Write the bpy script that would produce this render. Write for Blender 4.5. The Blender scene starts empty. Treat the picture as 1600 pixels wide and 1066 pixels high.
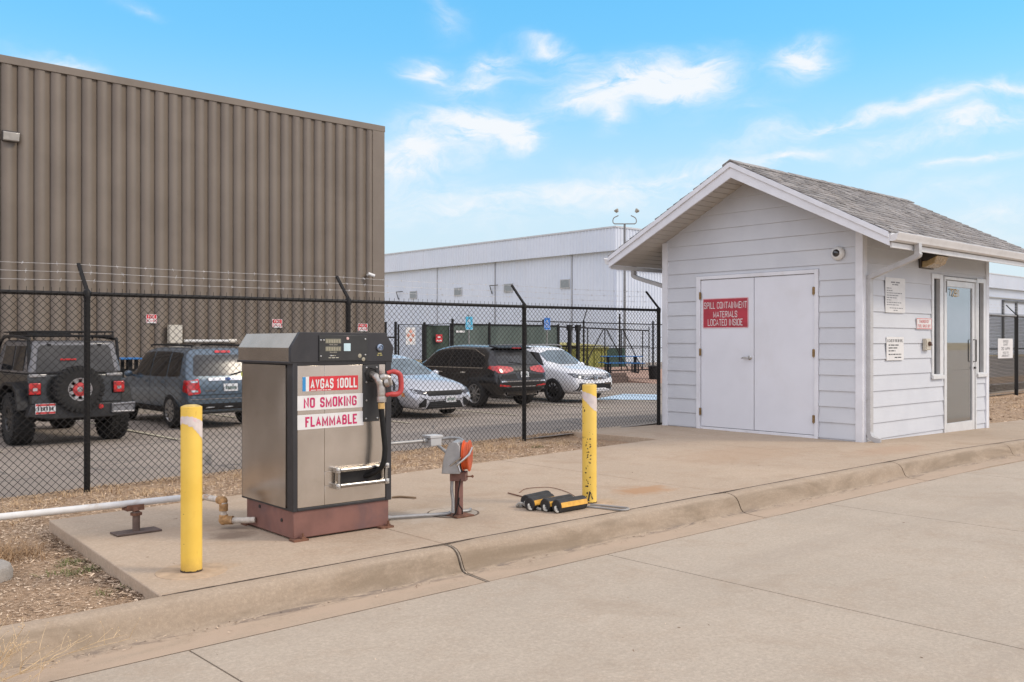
import bpy, bmesh, math, random
from mathutils import Vector, Matrix, noise
from mathutils.bvhtree import BVHTree
from mathutils.geometry import delaunay_2d_cdt

SC = bpy.context.scene
COL = SC.collection
R = math.radians
RNG = random.Random(7)

# ------------------------------------------------------------------ camera
A = math.atan2(1600, 1450)
cam = bpy.data.cameras.new('camera')
camo = bpy.data.objects.new('camera', cam); COL.objects.link(camo)
cam.sensor_width = 36; cam.lens = 36 * 1450 / 1600
cam.clip_start = .05; cam.clip_end = 3000
cam.shift_y = .0006
camo.location = (0, 0, 1.35)
camo.rotation_euler = (R(90), 0, A - R(90))
SC.camera = camo

# ------------------------------------------------------------------ sky, sun, exposure
SUN_EL, SUN_X, SUN_Y = R(38), .66, -.75
EXPO = 1.0
sun = bpy.data.lights.new('sun', 'SUN'); suno = bpy.data.objects.new('sun', sun); COL.objects.link(suno)
sun.energy = .86; sun.angle = R(12); sun.color = (1, .87, .70)
hn = math.hypot(SUN_X, SUN_Y)
sd = Vector((SUN_X / hn * math.cos(SUN_EL), SUN_Y / hn * math.cos(SUN_EL), math.sin(SUN_EL)))
suno.rotation_euler = sd.to_track_quat('Z', 'Y').to_euler()
W = bpy.data.worlds.new('World'); SC.world = W; W.use_nodes = True
wn = W.node_tree.nodes; wl = W.node_tree.links
bg = wn['Background']; bg.inputs['Strength'].default_value = .14
sky = wn.new('ShaderNodeTexSky'); sky.sky_type = 'NISHITA'; sky.sun_disc = False
sky.sun_elevation = SUN_EL; sky.sun_rotation = math.atan2(SUN_X, SUN_Y)
sky.altitude = 1600; sky.air_density = 1.0; sky.dust_density = 1.2; sky.ozone_density = 1.0
SKY_TINT = (.45, .95, .97); SKY_GAIN = 1.0
def wmath(op, a, b=None, c=None):
    n = wn.new('ShaderNodeMath'); n.operation = op
    for i, v in enumerate((a, b, c)):
        if v is None: continue
        if isinstance(v, (int, float)): n.inputs[i].default_value = v
        else: wl.new(v, n.inputs[i])
    return n.outputs[0]
def wmix(fac, c1, c2, mode='MIX'):
    n = wn.new('ShaderNodeMix'); n.data_type = 'RGBA'; n.blend_type = mode
    for s, v in ((n.inputs[0], fac), (n.inputs[6], c1), (n.inputs[7], c2)):
        if isinstance(v, (int, float)): s.default_value = v
        elif isinstance(v, tuple): s.default_value = v + (1,)
        else: wl.new(v, s)
    return n.outputs[2]
tc = wn.new('ShaderNodeTexCoord')
sep = wn.new('ShaderNodeSeparateXYZ'); wl.new(tc.outputs['Generated'], sep.inputs[0])
az = wmath('ARCTAN2', sep.outputs[1], sep.outputs[0]); el = wmath('ARCSINE', sep.outputs[2])
cmb = wn.new('ShaderNodeCombineXYZ'); wl.new(az, cmb.inputs[0]); wl.new(el, cmb.inputs[1])
# clouds: soft blobs given by azimuth / elevation on the sky dome, broken up by noise
def sky_dir(px, py):
    x = (px - 800) / 1450; y = (534 - py) / 1450
    return A - math.atan(x), math.atan2(y, math.hypot(1, x))
nz1 = wn.new('ShaderNodeTexNoise'); nz1.inputs['Scale'].default_value = 9; nz1.inputs['Detail'].default_value = 5
mp = wn.new('ShaderNodeMapping'); mp.inputs['Scale'].default_value = (1, 1.8, 1); wl.new(cmb.outputs[0], mp.inputs[0])
wl.new(mp.outputs[0], nz1.inputs['Vector'])
dv = wn.new('ShaderNodeVectorMath'); dv.operation = 'SUBTRACT'; wl.new(nz1.outputs['Color'], dv.inputs[0]); dv.inputs[1].default_value = (.5, .5, .5)
ds = wn.new('ShaderNodeVectorMath'); ds.operation = 'SCALE'; wl.new(dv.outputs[0], ds.inputs[0]); ds.inputs['Scale'].default_value = .07
wv = wn.new('ShaderNodeVectorMath'); wv.operation = 'ADD'; wl.new(cmb.outputs[0], wv.inputs[0]); wl.new(ds.outputs[0], wv.inputs[1])
# px, py, half width, half height (px of 1600), tilt degrees, weight
CLOUDS = [(745, 205, 120, 50, -4, 1.15), (815, 212, 60, 30, -20, .7), (1010, 128, 165, 56, 4, 1.15), (1085, 135, 85, 35, -4, .8), (905, 165, 60, 24, 8, .6),
          (665, 105, 46, 30, 10, 1.0), (770, 85, 70, 30, 20, .6), (865, 72, 50, 22, -25, .8), (700, 25, 50, 35, 0, .35), (1262, 95, 68, 36, 12, 1.0),
          (965, 195, 35, 30, 20, .55), (620, 240, 70, 45, 0, .75), (80, 97, 90, 17, -6, .95), (230, 30, 60, 16, -5, .35), (740, 130, 80, 18, 10, .5),
          (1330, 190, 240, 28, 9, .85), (1500, 200, 220, 30, 11, .85), (1550, 140, 190, 20, 9, .7), (1050, 275, 280, 26, 5, .6), (1230, 255, 90, 14, 12, .6),
          (900, 310, 330, 50, 3, .42), (1520, 245, 180, 20, 7, .7), (700, 330, 240, 45, 0, .42), (640, 270, 120, 45, 0, .5), (790, 110, 120, 45, 6, .22), (1010, 135, 200, 65, 4, .2), (745, 205, 150, 58, 0, .2), (1180, 180, 140, 30, 10, .25), (1560, 350, 140, 60, 0, .55), (1480, 300, 200, 40, 4, .35),
          (-250, 120, 200, 60, 5, .8), (1900, 150, 200, 70, -5, .8), (300, -150, 300, 90, 5, .7), (1200, -260, 380, 110, 0, .8), (2300, 240, 250, 80, 0, .8), (-700, 220, 260, 90, 0, .8), (-1270, -755, 1300, 800, 0, 1.5)]  # last entry: unseen cloud added to whiten the reflection in the dispenser hood
tot = None
for (px, py, hw, hh, tl, wt) in CLOUDS:
    a0, e0 = sky_dir(px, py)
    k = 1 / (1450 * (1 + ((px - 800) / 1450) ** 2) ** .8)
    m = wn.new('ShaderNodeMapping'); m.vector_type = 'TEXTURE'
    m.inputs['Location'].default_value = (a0 + .0, e0, 0); m.inputs['Rotation'].default_value = (0, 0, R(-tl))
    m.inputs['Scale'].default_value = (hw * k * 1.5, hh * k * 1.5, 1)
    wl.new(wv.outputs[0], m.inputs[0])
    g = wn.new('ShaderNodeTexGradient'); g.gradient_type = 'QUADRATIC_SPHERE'; wl.new(m.outputs[0], g.inputs[0])
    b = wmath('MULTIPLY', g.outputs['Fac'], wt * 1.5)
    tot = b if tot is None else wmath('ADD', tot, b)
nz2 = wn.new('ShaderNodeTexNoise'); nz2.inputs['Scale'].default_value = 14; nz2.inputs['Detail'].default_value = 9; nz2.inputs['Roughness'].default_value = .66; nz2.inputs['Distortion'].default_value = .5
mp2 = wn.new('ShaderNodeMapping'); mp2.inputs['Scale'].default_value = (1, 2.6, 1); mp2.inputs['Rotation'].default_value = (0, 0, R(-12)); wl.new(wv.outputs[0], mp2.inputs[0])
wl.new(mp2.outputs[0], nz2.inputs['Vector'])
nfac = wmath('MULTIPLY_ADD', nz2.outputs['Fac'], 3.0, -.72)
dens = wmath('MULTIPLY', tot, nfac)
mr = wn.new('ShaderNodeMapRange'); mr.interpolation_type = 'SMOOTHSTEP'; mr.inputs[1].default_value = .0; mr.inputs[2].default_value = 1.2
mr.inputs[3].default_value = 0; mr.inputs[4].default_value = .96
wl.new(dens, mr.inputs[0])
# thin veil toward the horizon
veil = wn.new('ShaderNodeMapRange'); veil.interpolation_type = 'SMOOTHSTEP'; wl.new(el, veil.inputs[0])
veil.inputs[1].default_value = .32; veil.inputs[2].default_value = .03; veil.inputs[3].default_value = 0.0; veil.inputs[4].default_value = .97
skyc = wmix(1.0, sky.outputs[0], tuple(v * SKY_GAIN for v in SKY_TINT), 'MULTIPLY')
grd = wn.new('ShaderNodeMapRange'); wl.new(el, grd.inputs[0]); grd.inputs[1].default_value = .16; grd.inputs[2].default_value = .37
skyc = wmix(.65, skyc, wmix(grd.outputs[0], (1.15, 2.42, 3.45), (.57, 2.05, 3.57)))
hsv = wn.new('ShaderNodeHueSaturation'); hsv.inputs['Saturation'].default_value = 1.0; wl.new(skyc, hsv.inputs['Color'])
CLOUD_COL = (3.3, 3.42, 3.55); VEIL_COL = (2.62, 2.98, 3.2); TOP_FILL_COL = (2.45, 2.4, 2.5); BACK_FILL_COL = (4.75, 4.75, 5.3)
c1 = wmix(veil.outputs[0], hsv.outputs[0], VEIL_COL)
c2 = wmix(mr.outputs[0], c1, CLOUD_COL)
# unseen pale layer overhead, added as fill light and for whiter reflections
top_fill = wn.new('ShaderNodeMapRange'); top_fill.interpolation_type = 'SMOOTHSTEP'; wl.new(wmath('ADD', el, wmath('MULTIPLY_ADD', nz1.outputs['Fac'], .14, -.07)), top_fill.inputs[0])
top_fill.inputs[1].default_value = .37; top_fill.inputs[2].default_value = .46; top_fill.inputs[3].default_value = 0; top_fill.inputs[4].default_value = .88
c2 = wmix(top_fill.outputs[0], c2, TOP_FILL_COL)
# unseen bright bank behind the camera, added to lift the shaded walls
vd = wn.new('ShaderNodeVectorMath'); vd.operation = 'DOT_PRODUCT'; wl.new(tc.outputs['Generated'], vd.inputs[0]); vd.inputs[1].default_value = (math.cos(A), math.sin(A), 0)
back_fill = wn.new('ShaderNodeMapRange'); back_fill.interpolation_type = 'SMOOTHSTEP'; wl.new(wmath('ADD', vd.outputs['Value'], wmath('MULTIPLY_ADD', nz1.outputs['Fac'], .4, -.2)), back_fill.inputs[0])
back_fill.inputs[1].default_value = .55; back_fill.inputs[2].default_value = .0; back_fill.inputs[3].default_value = 0; back_fill.inputs[4].default_value = .9
c2 = wmix(back_fill.outputs[0], c2, BACK_FILL_COL)
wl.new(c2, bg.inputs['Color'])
SC.view_settings.view_transform = 'Standard'; SC.view_settings.look = 'None'
SC.view_settings.exposure = EXPO; SC.view_settings.gamma = 1
SC.cycles.use_denoising = True
SC.cycles.max_bounces = 6; SC.cycles.diffuse_bounces = 3; SC.cycles.glossy_bounces = 3; SC.cycles.transparent_max_bounces = 8
SC.cycles.caustics_reflective = False; SC.cycles.caustics_refractive = False

# ------------------------------------------------------------------ helpers
def nodes(name):
    m = bpy.data.materials.new(name); m.use_nodes = True
    return m, m.node_tree.nodes, m.node_tree.links, m.node_tree.nodes['Principled BSDF']
class NB:
    """small node builder"""
    def __init__(s, name):
        s.m, s.n, s.l, s.p = nodes(name)
        s.tc = s.n.new('ShaderNodeTexCoord'); s.co = s.tc.outputs['Object']
    def inp(s, sock, v):
        if isinstance(v, (int, float)): sock.default_value = v
        elif isinstance(v, tuple): sock.default_value = v if len(v) == 4 or sock.type == 'VECTOR' else v + (1,)
        elif v is not None: s.l.new(v, sock)
    def noise(s, scale, detail=4, rough=.55, dist=0, vec=None, stretch=None):
        n = s.n.new('ShaderNodeTexNoise'); n.inputs['Scale'].default_value = scale; n.inputs['Detail'].default_value = detail
        n.inputs['Roughness'].default_value = rough; n.inputs['Distortion'].default_value = dist
        v = vec or s.co
        if stretch:
            mpp = s.n.new('ShaderNodeMapping'); mpp.inputs['Scale'].default_value = stretch; s.l.new(v, mpp.inputs[0]); v = mpp.outputs[0]
        s.l.new(v, n.inputs['Vector']); return n.outputs['Fac']
    def voro(s, scale, feat='F1', vec=None, out='Distance'):
        n = s.n.new('ShaderNodeTexVoronoi'); n.feature = feat; n.inputs['Scale'].default_value = scale
        s.l.new(vec or s.co, n.inputs['Vector']); return n.outputs[out]
    def math(s, op, a, b=None, c=None):
        n = s.n.new('ShaderNodeMath'); n.operation = op
        for i, v in enumerate((a, b, c)): s.inp(n.inputs[i], v)
        return n.outputs[0]
    def ramp(s, f, lo, hi, a=0., b=1., smooth=True):
        n = s.n.new('ShaderNodeMapRange'); n.interpolation_type = 'SMOOTHSTEP' if smooth else 'LINEAR'
        for i, v in enumerate((f, lo, hi, a, b)): s.inp(n.inputs[i], v)
        return n.outputs[0]
    def mix(s, f, a, b, mode='MIX'):
        n = s.n.new('ShaderNodeMix'); n.data_type = 'RGBA'; n.blend_type = mode
        s.inp(n.inputs[0], f); s.inp(n.inputs[6], a); s.inp(n.inputs[7], b); return n.outputs[2]
    def bump(s, h, strength=.3, dist=.01):
        n = s.n.new('ShaderNodeBump'); n.inputs['Strength'].default_value = strength; n.inputs['Distance'].default_value = dist
        s.l.new(h, n.inputs['Height']); s.l.new(n.outputs[0], s.p.inputs['Normal'])
    def xyz(s):
        n = s.n.new('ShaderNodeSeparateXYZ'); s.l.new(s.co, n.inputs[0]); return n.outputs
    def out(s, col=None, rough=None, metal=None, **k):
        if col is not None: s.inp(s.p.inputs['Base Color'], col)
        if rough is not None: s.inp(s.p.inputs['Roughness'], rough)
        if metal is not None: s.inp(s.p.inputs['Metallic'], metal)
        for a, v in k.items(): s.inp(s.p.inputs[a.replace('_', ' ')], v)
        return s.m
def mul(c, k): return tuple(min(1, v * k) for v in c)
def M(name, col, rough=.55, metal=0., var=.1, scale=6., bump=0., bscale=60., coat=0., dirt=None, dirt_amt=.3, spec=.5):
    b = NB(name)
    n = b.noise(scale, 5)
    c = b.mix(b.ramp(n, .3, .7), mul(col, 1 - var), mul(col, 1 + var))
    if dirt:
        d = b.noise(scale * .6, 6, .65, .6)
        c = b.mix(b.ramp(d, .52, .75, 0, dirt_amt), c, dirt)
    if bump: b.bump(b.noise(bscale, 4), bump, .004)
    b.inp(b.p.inputs['Coat Weight'], coat); b.inp(b.p.inputs['Specular IOR Level'], spec)
    r = b.ramp(b.noise(scale * 2.3, 3), .3, .7, max(.02, rough - .06), min(1, rough + .06))
    return b.out(c, r, metal)

class MB:
    """collects shapes and links them as ONE mesh object"""
    def __init__(s): s.b = bmesh.new(); s.mi = 0
    def _f(s, vs):
        try:
            f = s.b.faces.new(vs); f.material_index = s.mi; return f
        except ValueError: return None
    def box(s, lo, hi, mtx=None):
        x0, y0, z0 = lo; x1, y1, z1 = hi
        return s.hexa([(x0, y0, z0), (x1, y0, z0), (x1, y1, z0), (x0, y1, z0), (x0, y0, z1), (x1, y0, z1), (x1, y1, z1), (x0, y1, z1)], mtx)
    def hexa(s, p, mtx=None):
        v = [s.b.verts.new(mtx @ Vector(q) if mtx else q) for q in p]
        for f in ((3, 2, 1, 0), (4, 5, 6, 7), (0, 1, 5, 4), (1, 2, 6, 5), (2, 3, 7, 6), (3, 0, 4, 7)): s._f([v[i] for i in f])
        return s
    def prism(s, poly, axis, a0, a1, mtx=None):
        """poly: 2-D outline; extruded along axis 'x','y','z' from a0 to a1"""
        def P(u, w, a): return {'x': (a, u, w), 'y': (u, a, w), 'z': (u, w, a)}[axis]
        lo = [s.b.verts.new(mtx @ Vector(P(u, w, a0)) if mtx else P(u, w, a0)) for u, w in poly]
        hi = [s.b.verts.new(mtx @ Vector(P(u, w, a1)) if mtx else P(u, w, a1)) for u, w in poly]
        n = len(poly)
        s._f(lo[::-1]); s._f(hi)
        for i in range(n): s._f([lo[i], lo[(i + 1) % n], hi[(i + 1) % n], hi[i]])
        return s
    def tube(s, pts, r, seg=8, cap=True, mtx=None):
        pts = [Vector(p) for p in pts]
        if mtx: pts = [mtx @ p for p in pts]
        rs = r if isinstance(r, (list, tuple)) else [r] * len(pts)
        prev = None; rings = []
        for i, p in enumerate(pts):
            t = (pts[min(i + 1, len(pts) - 1)] - pts[max(i - 1, 0)])
            if t.length < 1e-9: t = Vector((0, 0, 1))
            t.normalize()
            if prev is None:
                u = t.orthogonal().normalized()
            else:
                u = (prev - t * prev.dot(t))
                u = u.normalized() if u.length > 1e-6 else t.orthogonal().normalized()
            prev = u; w = t.cross(u)
            rings.append([s.b.verts.new(p + (u * math.cos(2 * math.pi * k / seg) + w * math.sin(2 * math.pi * k / seg)) * rs[i]) for k in range(seg)])
        for a, c in zip(rings, rings[1:]):
            for k in range(seg): s._f([a[k], a[(k + 1) % seg], c[(k + 1) % seg], c[k]])
        if cap: s._f(rings[0][::-1]); s._f(rings[-1])
        return s
    def cyl(s, p0, p1, r, seg=16, r1=None, mtx=None): return s.tube([p0, p1], [r, r if r1 is None else r1], seg, True, mtx)
    def ribbon(s, pts, w, h, mtx=None):
        """rectangular tube along a path, w along the horizontal side vector, h across"""
        pts = [Vector(p) for p in pts]
        rings = []
        for i, p in enumerate(pts):
            t = (pts[min(i + 1, len(pts) - 1)] - pts[max(i - 1, 0)]).normalized()
            side = s.side if getattr(s, 'side', None) else Vector((1, 0, 0))
            u = (side - t * side.dot(t)).normalized(); v = t.cross(u)
            rings.append([s.b.verts.new(p + u * a * w / 2 + v * b * h / 2) for a, b in ((-1, -1), (1, -1), (1, 1), (-1, 1))])
        for a, c in zip(rings, rings[1:]):
            for k in range(4): s._f([a[k], a[(k + 1) % 4], c[(k + 1) % 4], c[k]])
        s._f(rings[0][::-1]); s._f(rings[-1])
        return s
    def lathe(s, prof, org=(0, 0, 0), axis=(0, 0, 1), seg=24, closed=False, a0=0, a1=2 * math.pi):
        """prof: (radius, height) pairs round the axis"""
        ax = Vector(axis).normalized(); u = ax.orthogonal().normalized(); w = ax.cross(u); o = Vector(org)
        full = abs(a1 - a0 - 2 * math.pi) < 1e-6
        n = seg if full else seg + 1
        rings = []
        for r_, h in prof:
            rings.append([s.b.verts.new(o + ax * h + (u * math.cos(a0 + (a1 - a0) * k / seg) + w * math.sin(a0 + (a1 - a0) * k / seg)) * r_) for k in range(n)])
        prs = list(zip(rings, rings[1:])) + ([(rings[-1], rings[0])] if closed else [])
        for a, c in prs:
            for k in range(seg): s._f([a[k], a[(k + 1) % n], c[(k + 1) % n], c[k]])
        if not closed and full:
            s._f(rings[0][::-1]); s._f(rings[-1])
        return s
    def disc(s, c, r, axis, seg=24):
        ax = Vector(axis).normalized(); u = ax.orthogonal().normalized(); w = ax.cross(u); o = Vector(c)
        s._f([s.b.verts.new(o + (u * math.cos(2 * math.pi * k / seg) + w * math.sin(2 * math.pi * k / seg)) * r) for k in range(seg)]); return s
    def sphere(s, c, r, sub=2, scale=(1, 1, 1)):
        g = bmesh.ops.create_icosphere(s.b, subdivisions=sub, radius=r)
        for v in g['verts']: v.co = Vector((v.co.x * scale[0], v.co.y * scale[1], v.co.z * scale[2])) + Vector(c)
        return s
    def quad(s, a, b, c, d):
        s._f([s.b.verts.new(p) for p in (a, b, c, d)]); return s
    def grid(s, fn, nu, nv):
        V = [[s.b.verts.new(fn(i / nu, j / nv)) for j in range(nv + 1)] for i in range(nu + 1)]
        for i in range(nu):
            for j in range(nv): s._f([V[i][j], V[i + 1][j], V[i + 1][j + 1], V[i][j + 1]])
        return s
    def loft(s, rings, cap=True):
        RR = [[s.b.verts.new(p) for p in r] for r in rings]; n = len(RR[0])
        for a, c in zip(RR, RR[1:]):
            for k in range(n): s._f([a[k], a[(k + 1) % n], c[(k + 1) % n], c[k]])
        if cap: s._f(RR[0][::-1]); s._f(RR[-1])
        return s
    def build(s, name, mat, parent=None, sharp=38, bevel=0, fix=True, label=None, seg=2):
        if fix: bmesh.ops.recalc_face_normals(s.b, faces=s.b.faces[:])
        for f in s.b.faces: f.smooth = True
        lim = R(sharp)
        for e in s.b.edges:
            if len(e.link_faces) != 2 or e.calc_face_angle(0) > lim: e.smooth = False
        me = bpy.data.meshes.new(name); s.b.to_mesh(me); s.b.free()
        for m in (mat if isinstance(mat, (list, tuple)) else [mat]): me.materials.append(m)
        o = bpy.data.objects.new(name, me); COL.objects.link(o)
        if parent: o.parent = parent
        if bevel:
            bv = o.modifiers.new('bevel', 'BEVEL'); bv.width = bevel; bv.segments = seg; bv.limit_method = 'ANGLE'; bv.angle_limit = R(40)
        if label: o['label'] = label
        return o
def thing(name, label, cat, loc=(0, 0, 0), rz=0, group=None):
    o = bpy.data.objects.new(name, None); COL.objects.link(o); o.location = loc; o.rotation_euler = (0, 0, rz)
    o.empty_display_size = .1
    return tag(o, label, cat, group)
def tag(o, label, cat, group=None):
    o['label'] = label; o['category'] = cat
    if group: o['group'] = group
    return o
def struct(o, kind='structure'):
    o['kind'] = kind; return o
def copy_tree(o, parent=None):
    c = o.copy(); COL.objects.link(c)
    if parent: c.parent = parent
    for ch in o.children: copy_tree(ch, c)
    return c
def rbox(w, h, r, n=5):
    """rounded rectangle outline centred on 0"""
    p = []
    for cx, cy, a in ((w / 2 - r, h / 2 - r, 0), (-w / 2 + r, h / 2 - r, 90), (-w / 2 + r, -h / 2 + r, 180), (w / 2 - r, -h / 2 + r, 270)):
        for k in range(n): t = R(a + 90 * k / (n - 1)); p.append((cx + r * math.cos(t), cy + r * math.sin(t)))
    return p
def bez(P, n=12):
    """smooth path through the points (Catmull-Rom)"""
    P = [Vector(p) for p in P]; Q = [P[0] * 2 - P[1]] + P + [P[-1] * 2 - P[-2]]; out = []
    for i in range(1, len(Q) - 2):
        a, b, c, d = Q[i - 1:i + 3]
        for k in range(n):
            t = k / n; out.append(.5 * ((2 * b) + (c - a) * t + (2 * a - 5 * b + 4 * c - d) * t * t + (3 * b - a - 3 * c + d) * t ** 3))
    return out + [P[-1]]
# heavy condensed sign lettering: every glyph is a few centre lines swept with a flat stroke (x, y in 0..1), r = corner rounding
GL = {'A': [.62, [[(0, 0), (.5, 1), (1, 0)], [(.2, .3), (.8, .3)]]], 'B': [.58, [[(0, 0), (0, 1), (.95, 1), (.95, .54), (0, .54)], [(.3, .54), (1, .54), (1, 0), (0, 0)]]], 'C': [.58, [[(1, .68), (1, 1), (0, 1), (0, 0), (1, 0), (1, .32)]]],
      'D': [.58, [[(0, 0), (0, 1), (1, 1), (1, 0), (0, 0)]]], 'E': [.52, [[(1, 1), (0, 1), (0, 0), (1, 0)], [(0, .52), (.85, .52)]]], 'F': [.50, [[(1, 1), (0, 1), (0, 0)], [(0, .52), (.85, .52)]]], 'G': [.60, [[(1, .7), (1, 1), (0, 1), (0, 0), (1, 0), (1, .46), (.55, .46)]]],
      'H': [.58, [[(0, 0), (0, 1)], [(1, 0), (1, 1)], [(0, .52), (1, .52)]]], 'I': [.18, [[(.5, 0), (.5, 1)]]], 'K': [.60, [[(0, 0), (0, 1)], [(1, 1), (.05, .42)], [(.35, .62), (1, 0)]]], 'L': [.50, [[(0, 1), (0, 0), (1, 0)]]],
      'M': [.74, [[(0, 0), (0, 1), (.5, .12), (1, 1), (1, 0)]]], 'N': [.60, [[(0, 0), (0, 1), (1, 0), (1, 1)]]], 'O': [.58, [[(.5, 1), (0, 1), (0, 0), (1, 0), (1, 1), (.5, 1)]]], 'P': [.56, [[(0, 0), (0, 1), (1, 1), (1, .46), (0, .46)]]],
      'R': [.58, [[(0, 0), (0, 1), (1, 1), (1, .5), (0, .5)], [(.45, .5), (1, 0)]]], 'S': [.56, [[(1, .72), (1, 1), (0, 1), (0, .52), (1, .48), (1, 0), (0, 0), (0, .28)]]], 'T': [.54, [[(0, 1), (1, 1)], [(.5, 1), (.5, 0)]]], 'U': [.58, [[(0, 1), (0, 0), (1, 0), (1, 1)]]],
      'V': [.60, [[(0, 1), (.5, 0), (1, 1)]]], 'Y': [.60, [[(0, 1), (.5, .45), (1, 1)], [(.5, .45), (.5, 0)]]], '0': [.56, [[(.5, 1), (0, 1), (0, 0), (1, 0), (1, 1), (.5, 1)]]], '1': [.34, [[(.0, .78), (.7, 1), (.7, 0)]]],
      '2': [.56, [[(0, .70), (0, 1), (1, 1), (1, .55), (0, 0), (1, 0)]]], '7': [.54, [[(0, 1), (1, 1), (.35, 0)]]], '9': [.56, [[(0, .25), (0, 0), (1, 0), (1, 1), (0, 1), (0, .46), (1, .46)]]], ' ': [.26, []]}
SHARP = set('AEFHIKLMNTVY17')
def text_into(mb, s, x0, y0, x1, y1, place, bold=.0, space=1.0):
    """lettering filling the rectangle x0..x1, y0..y1 of a plane; place(u, v) -> 3-D point"""
    t = .128 + bold; gap = .115
    tw = sum(GL[c][0] for c in s) + gap * (len(s) - 1)
    o = Vector(place(0, 0)); nn = (Vector(place(1, 0)) - o).cross(Vector(place(0, 1)) - o).normalized()
    sx = (x1 - x0) / tw; sy = y1 - y0; cx = 0; lay = 0
    for ch in s:
        w, st = GL[ch]
        for line in st:
            P = [Vector((cx + t / 2 + q[0] * (w - t), t / 2 + q[1] * (1 - t))) for q in line]
            if ch not in SHARP:   # round the corners
                Q = [P[0]]
                for a, b_, c in zip(P, P[1:], P[2:]):
                    r = min(.16, (a - b_).length * .5, (c - b_).length * .5); p, q = b_ + (a - b_).normalized() * r, b_ + (c - b_).normalized() * r
                    Q += [p + (b_ - p) * k * .5 * (1) + ((q - b_) * k * .5) * k * .5 if False else (p * (1 - k / 3) ** 2 + b_ * 2 * (k / 3) * (1 - k / 3) + q * (k / 3) ** 2) for k in range(4)]
                P = Q + [P[-1]]
            L_, R_ = [], []; closed = (P[0] - P[-1]).length < 1e-6
            for i, p in enumerate(P):
                d0 = (p - P[i - 1]).normalized() if i else ((P[-1] - P[-2]).normalized() if closed else (P[1] - p).normalized()); d1 = (P[i + 1] - p).normalized() if i < len(P) - 1 else ((P[1] - P[0]).normalized() if closed else d0)
                n0, n1 = Vector((-d0.y, d0.x)), Vector((-d1.y, d1.x)); m = (n0 + n1)
                m = m.normalized() if m.length > 1e-6 else n0
                k = min(2.2, 1 / max(.2, m.dot(n0))); e = Vector((0, 0))
                if not closed and i in (0, len(P) - 1): e = d0 * (t / 2) * (-1 if i == 0 else 1) if abs(d0.x) + abs(d0.y) > 0 and (abs(d0.x) < .02 or abs(d0.y) < .02) and line[0 if i == 0 else -1][1] in (0, 1) else e
                L_.append(p + m * t / 2 * k + e); R_.append(p - m * t / 2 * k + e)
            lay += 1; off = nn * (.00006 * (lay % 7))
            vs = [[mb.b.verts.new(Vector(place(x0 + min(max(q.x, 0), tw) * sx, y0 + min(max(q.y, 0), 1) * sy)) + off) for q in S_] for S_ in (L_, R_)]
            for i in range(len(P) - 1): mb._f([vs[1][i], vs[1][i + 1], vs[0][i + 1], vs[0][i]])
        cx += w + gap
def lines_into(mb, rows, place):
    """rows of (text, x0, y0, x1, y1[, bold])"""
    for i, r_ in enumerate(rows):
        if r_[0] != '~': text_into(mb, *r_[:5], place, r_[5] if len(r_) > 5 else 0.); continue
        _, x0, y0, x1, y1 = r_[:5]; rg = random.Random(i); u = x0; h = y1 - y0   # print too small to read: word-long strokes
        while u < x1:
            w = min(x1 - u, h * rg.uniform(1.2, 4.5)); v = y0 + h * .2
            mb.quad(place(u, v, ), place(u + w, v), place(u + w, v + h * .55), place(u, v + h * .55)); u += w + h * .7
# ------------------------------------------------------------------ materials of the setting
def concrete(name, col, warm, speck=.10, stain=.5, bump=.25):
    b = NB(name)
    big = b.noise(.55, 6, .62, .5); mid = b.noise(3.2, 6, .65, .3); fine = b.noise(42, 4, .7); grit = b.noise(190, 2, .6)
    c = b.mix(b.ramp(big, .36, .66), mul(col, .93), mul(col, 1.07))
    c = b.mix(b.ramp(mid, .45, .72, 0, stain), c, warm)
    ag = b.n.new('ShaderNodeSeparateColor'); b.l.new(b.voro(75, 'F1', out='Color'), ag.inputs[0])
    c = b.mix(b.ramp(ag.outputs[0], .0, 1., 0, .30), c, mul(col, .72)); c = b.mix(b.ramp(ag.outputs[1], .6, 1., 0, .36), c, mul(col, 1.3))
    c = b.mix(b.ramp(b.noise(.35, 7, .7, 1.5), .56, .66, 0, .22), c, mul(warm, .72))
    c = b.mix(b.ramp(fine, .38, .66, 0, .55), c, mul(col, .74))
    c = b.mix(b.ramp(b.noise(17, 4, .7), .45, .68, 0, .35), c, mul(col, .84))
    c = b.mix(b.ramp(grit, .52, .70, 0, .45), c, mul(col, 1.28))
    c = b.mix(b.ramp(b.noise(.9, 8, .72, .9), .5, .72, 0, .45), c, mul(warm, .86))
    c = b.mix(b.ramp(b.noise(120, 2, .5), .62, .74, 0, .45), c, mul(col, .62))
    c = b.mix(b.ramp(b.noise(1.1, 7, .7, 1.2), .6, .74, 0, .3), c, mul(warm, .7))
    h = b.math('ADD', b.math('MULTIPLY', fine, .6), b.math('MULTIPLY', grit, .5))
    b.bump(h, bump, .006)
    return b, c
b, c = concrete('road_concrete', (.45, .377, .293), (.38, .285, .20), stain=.5)
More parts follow.
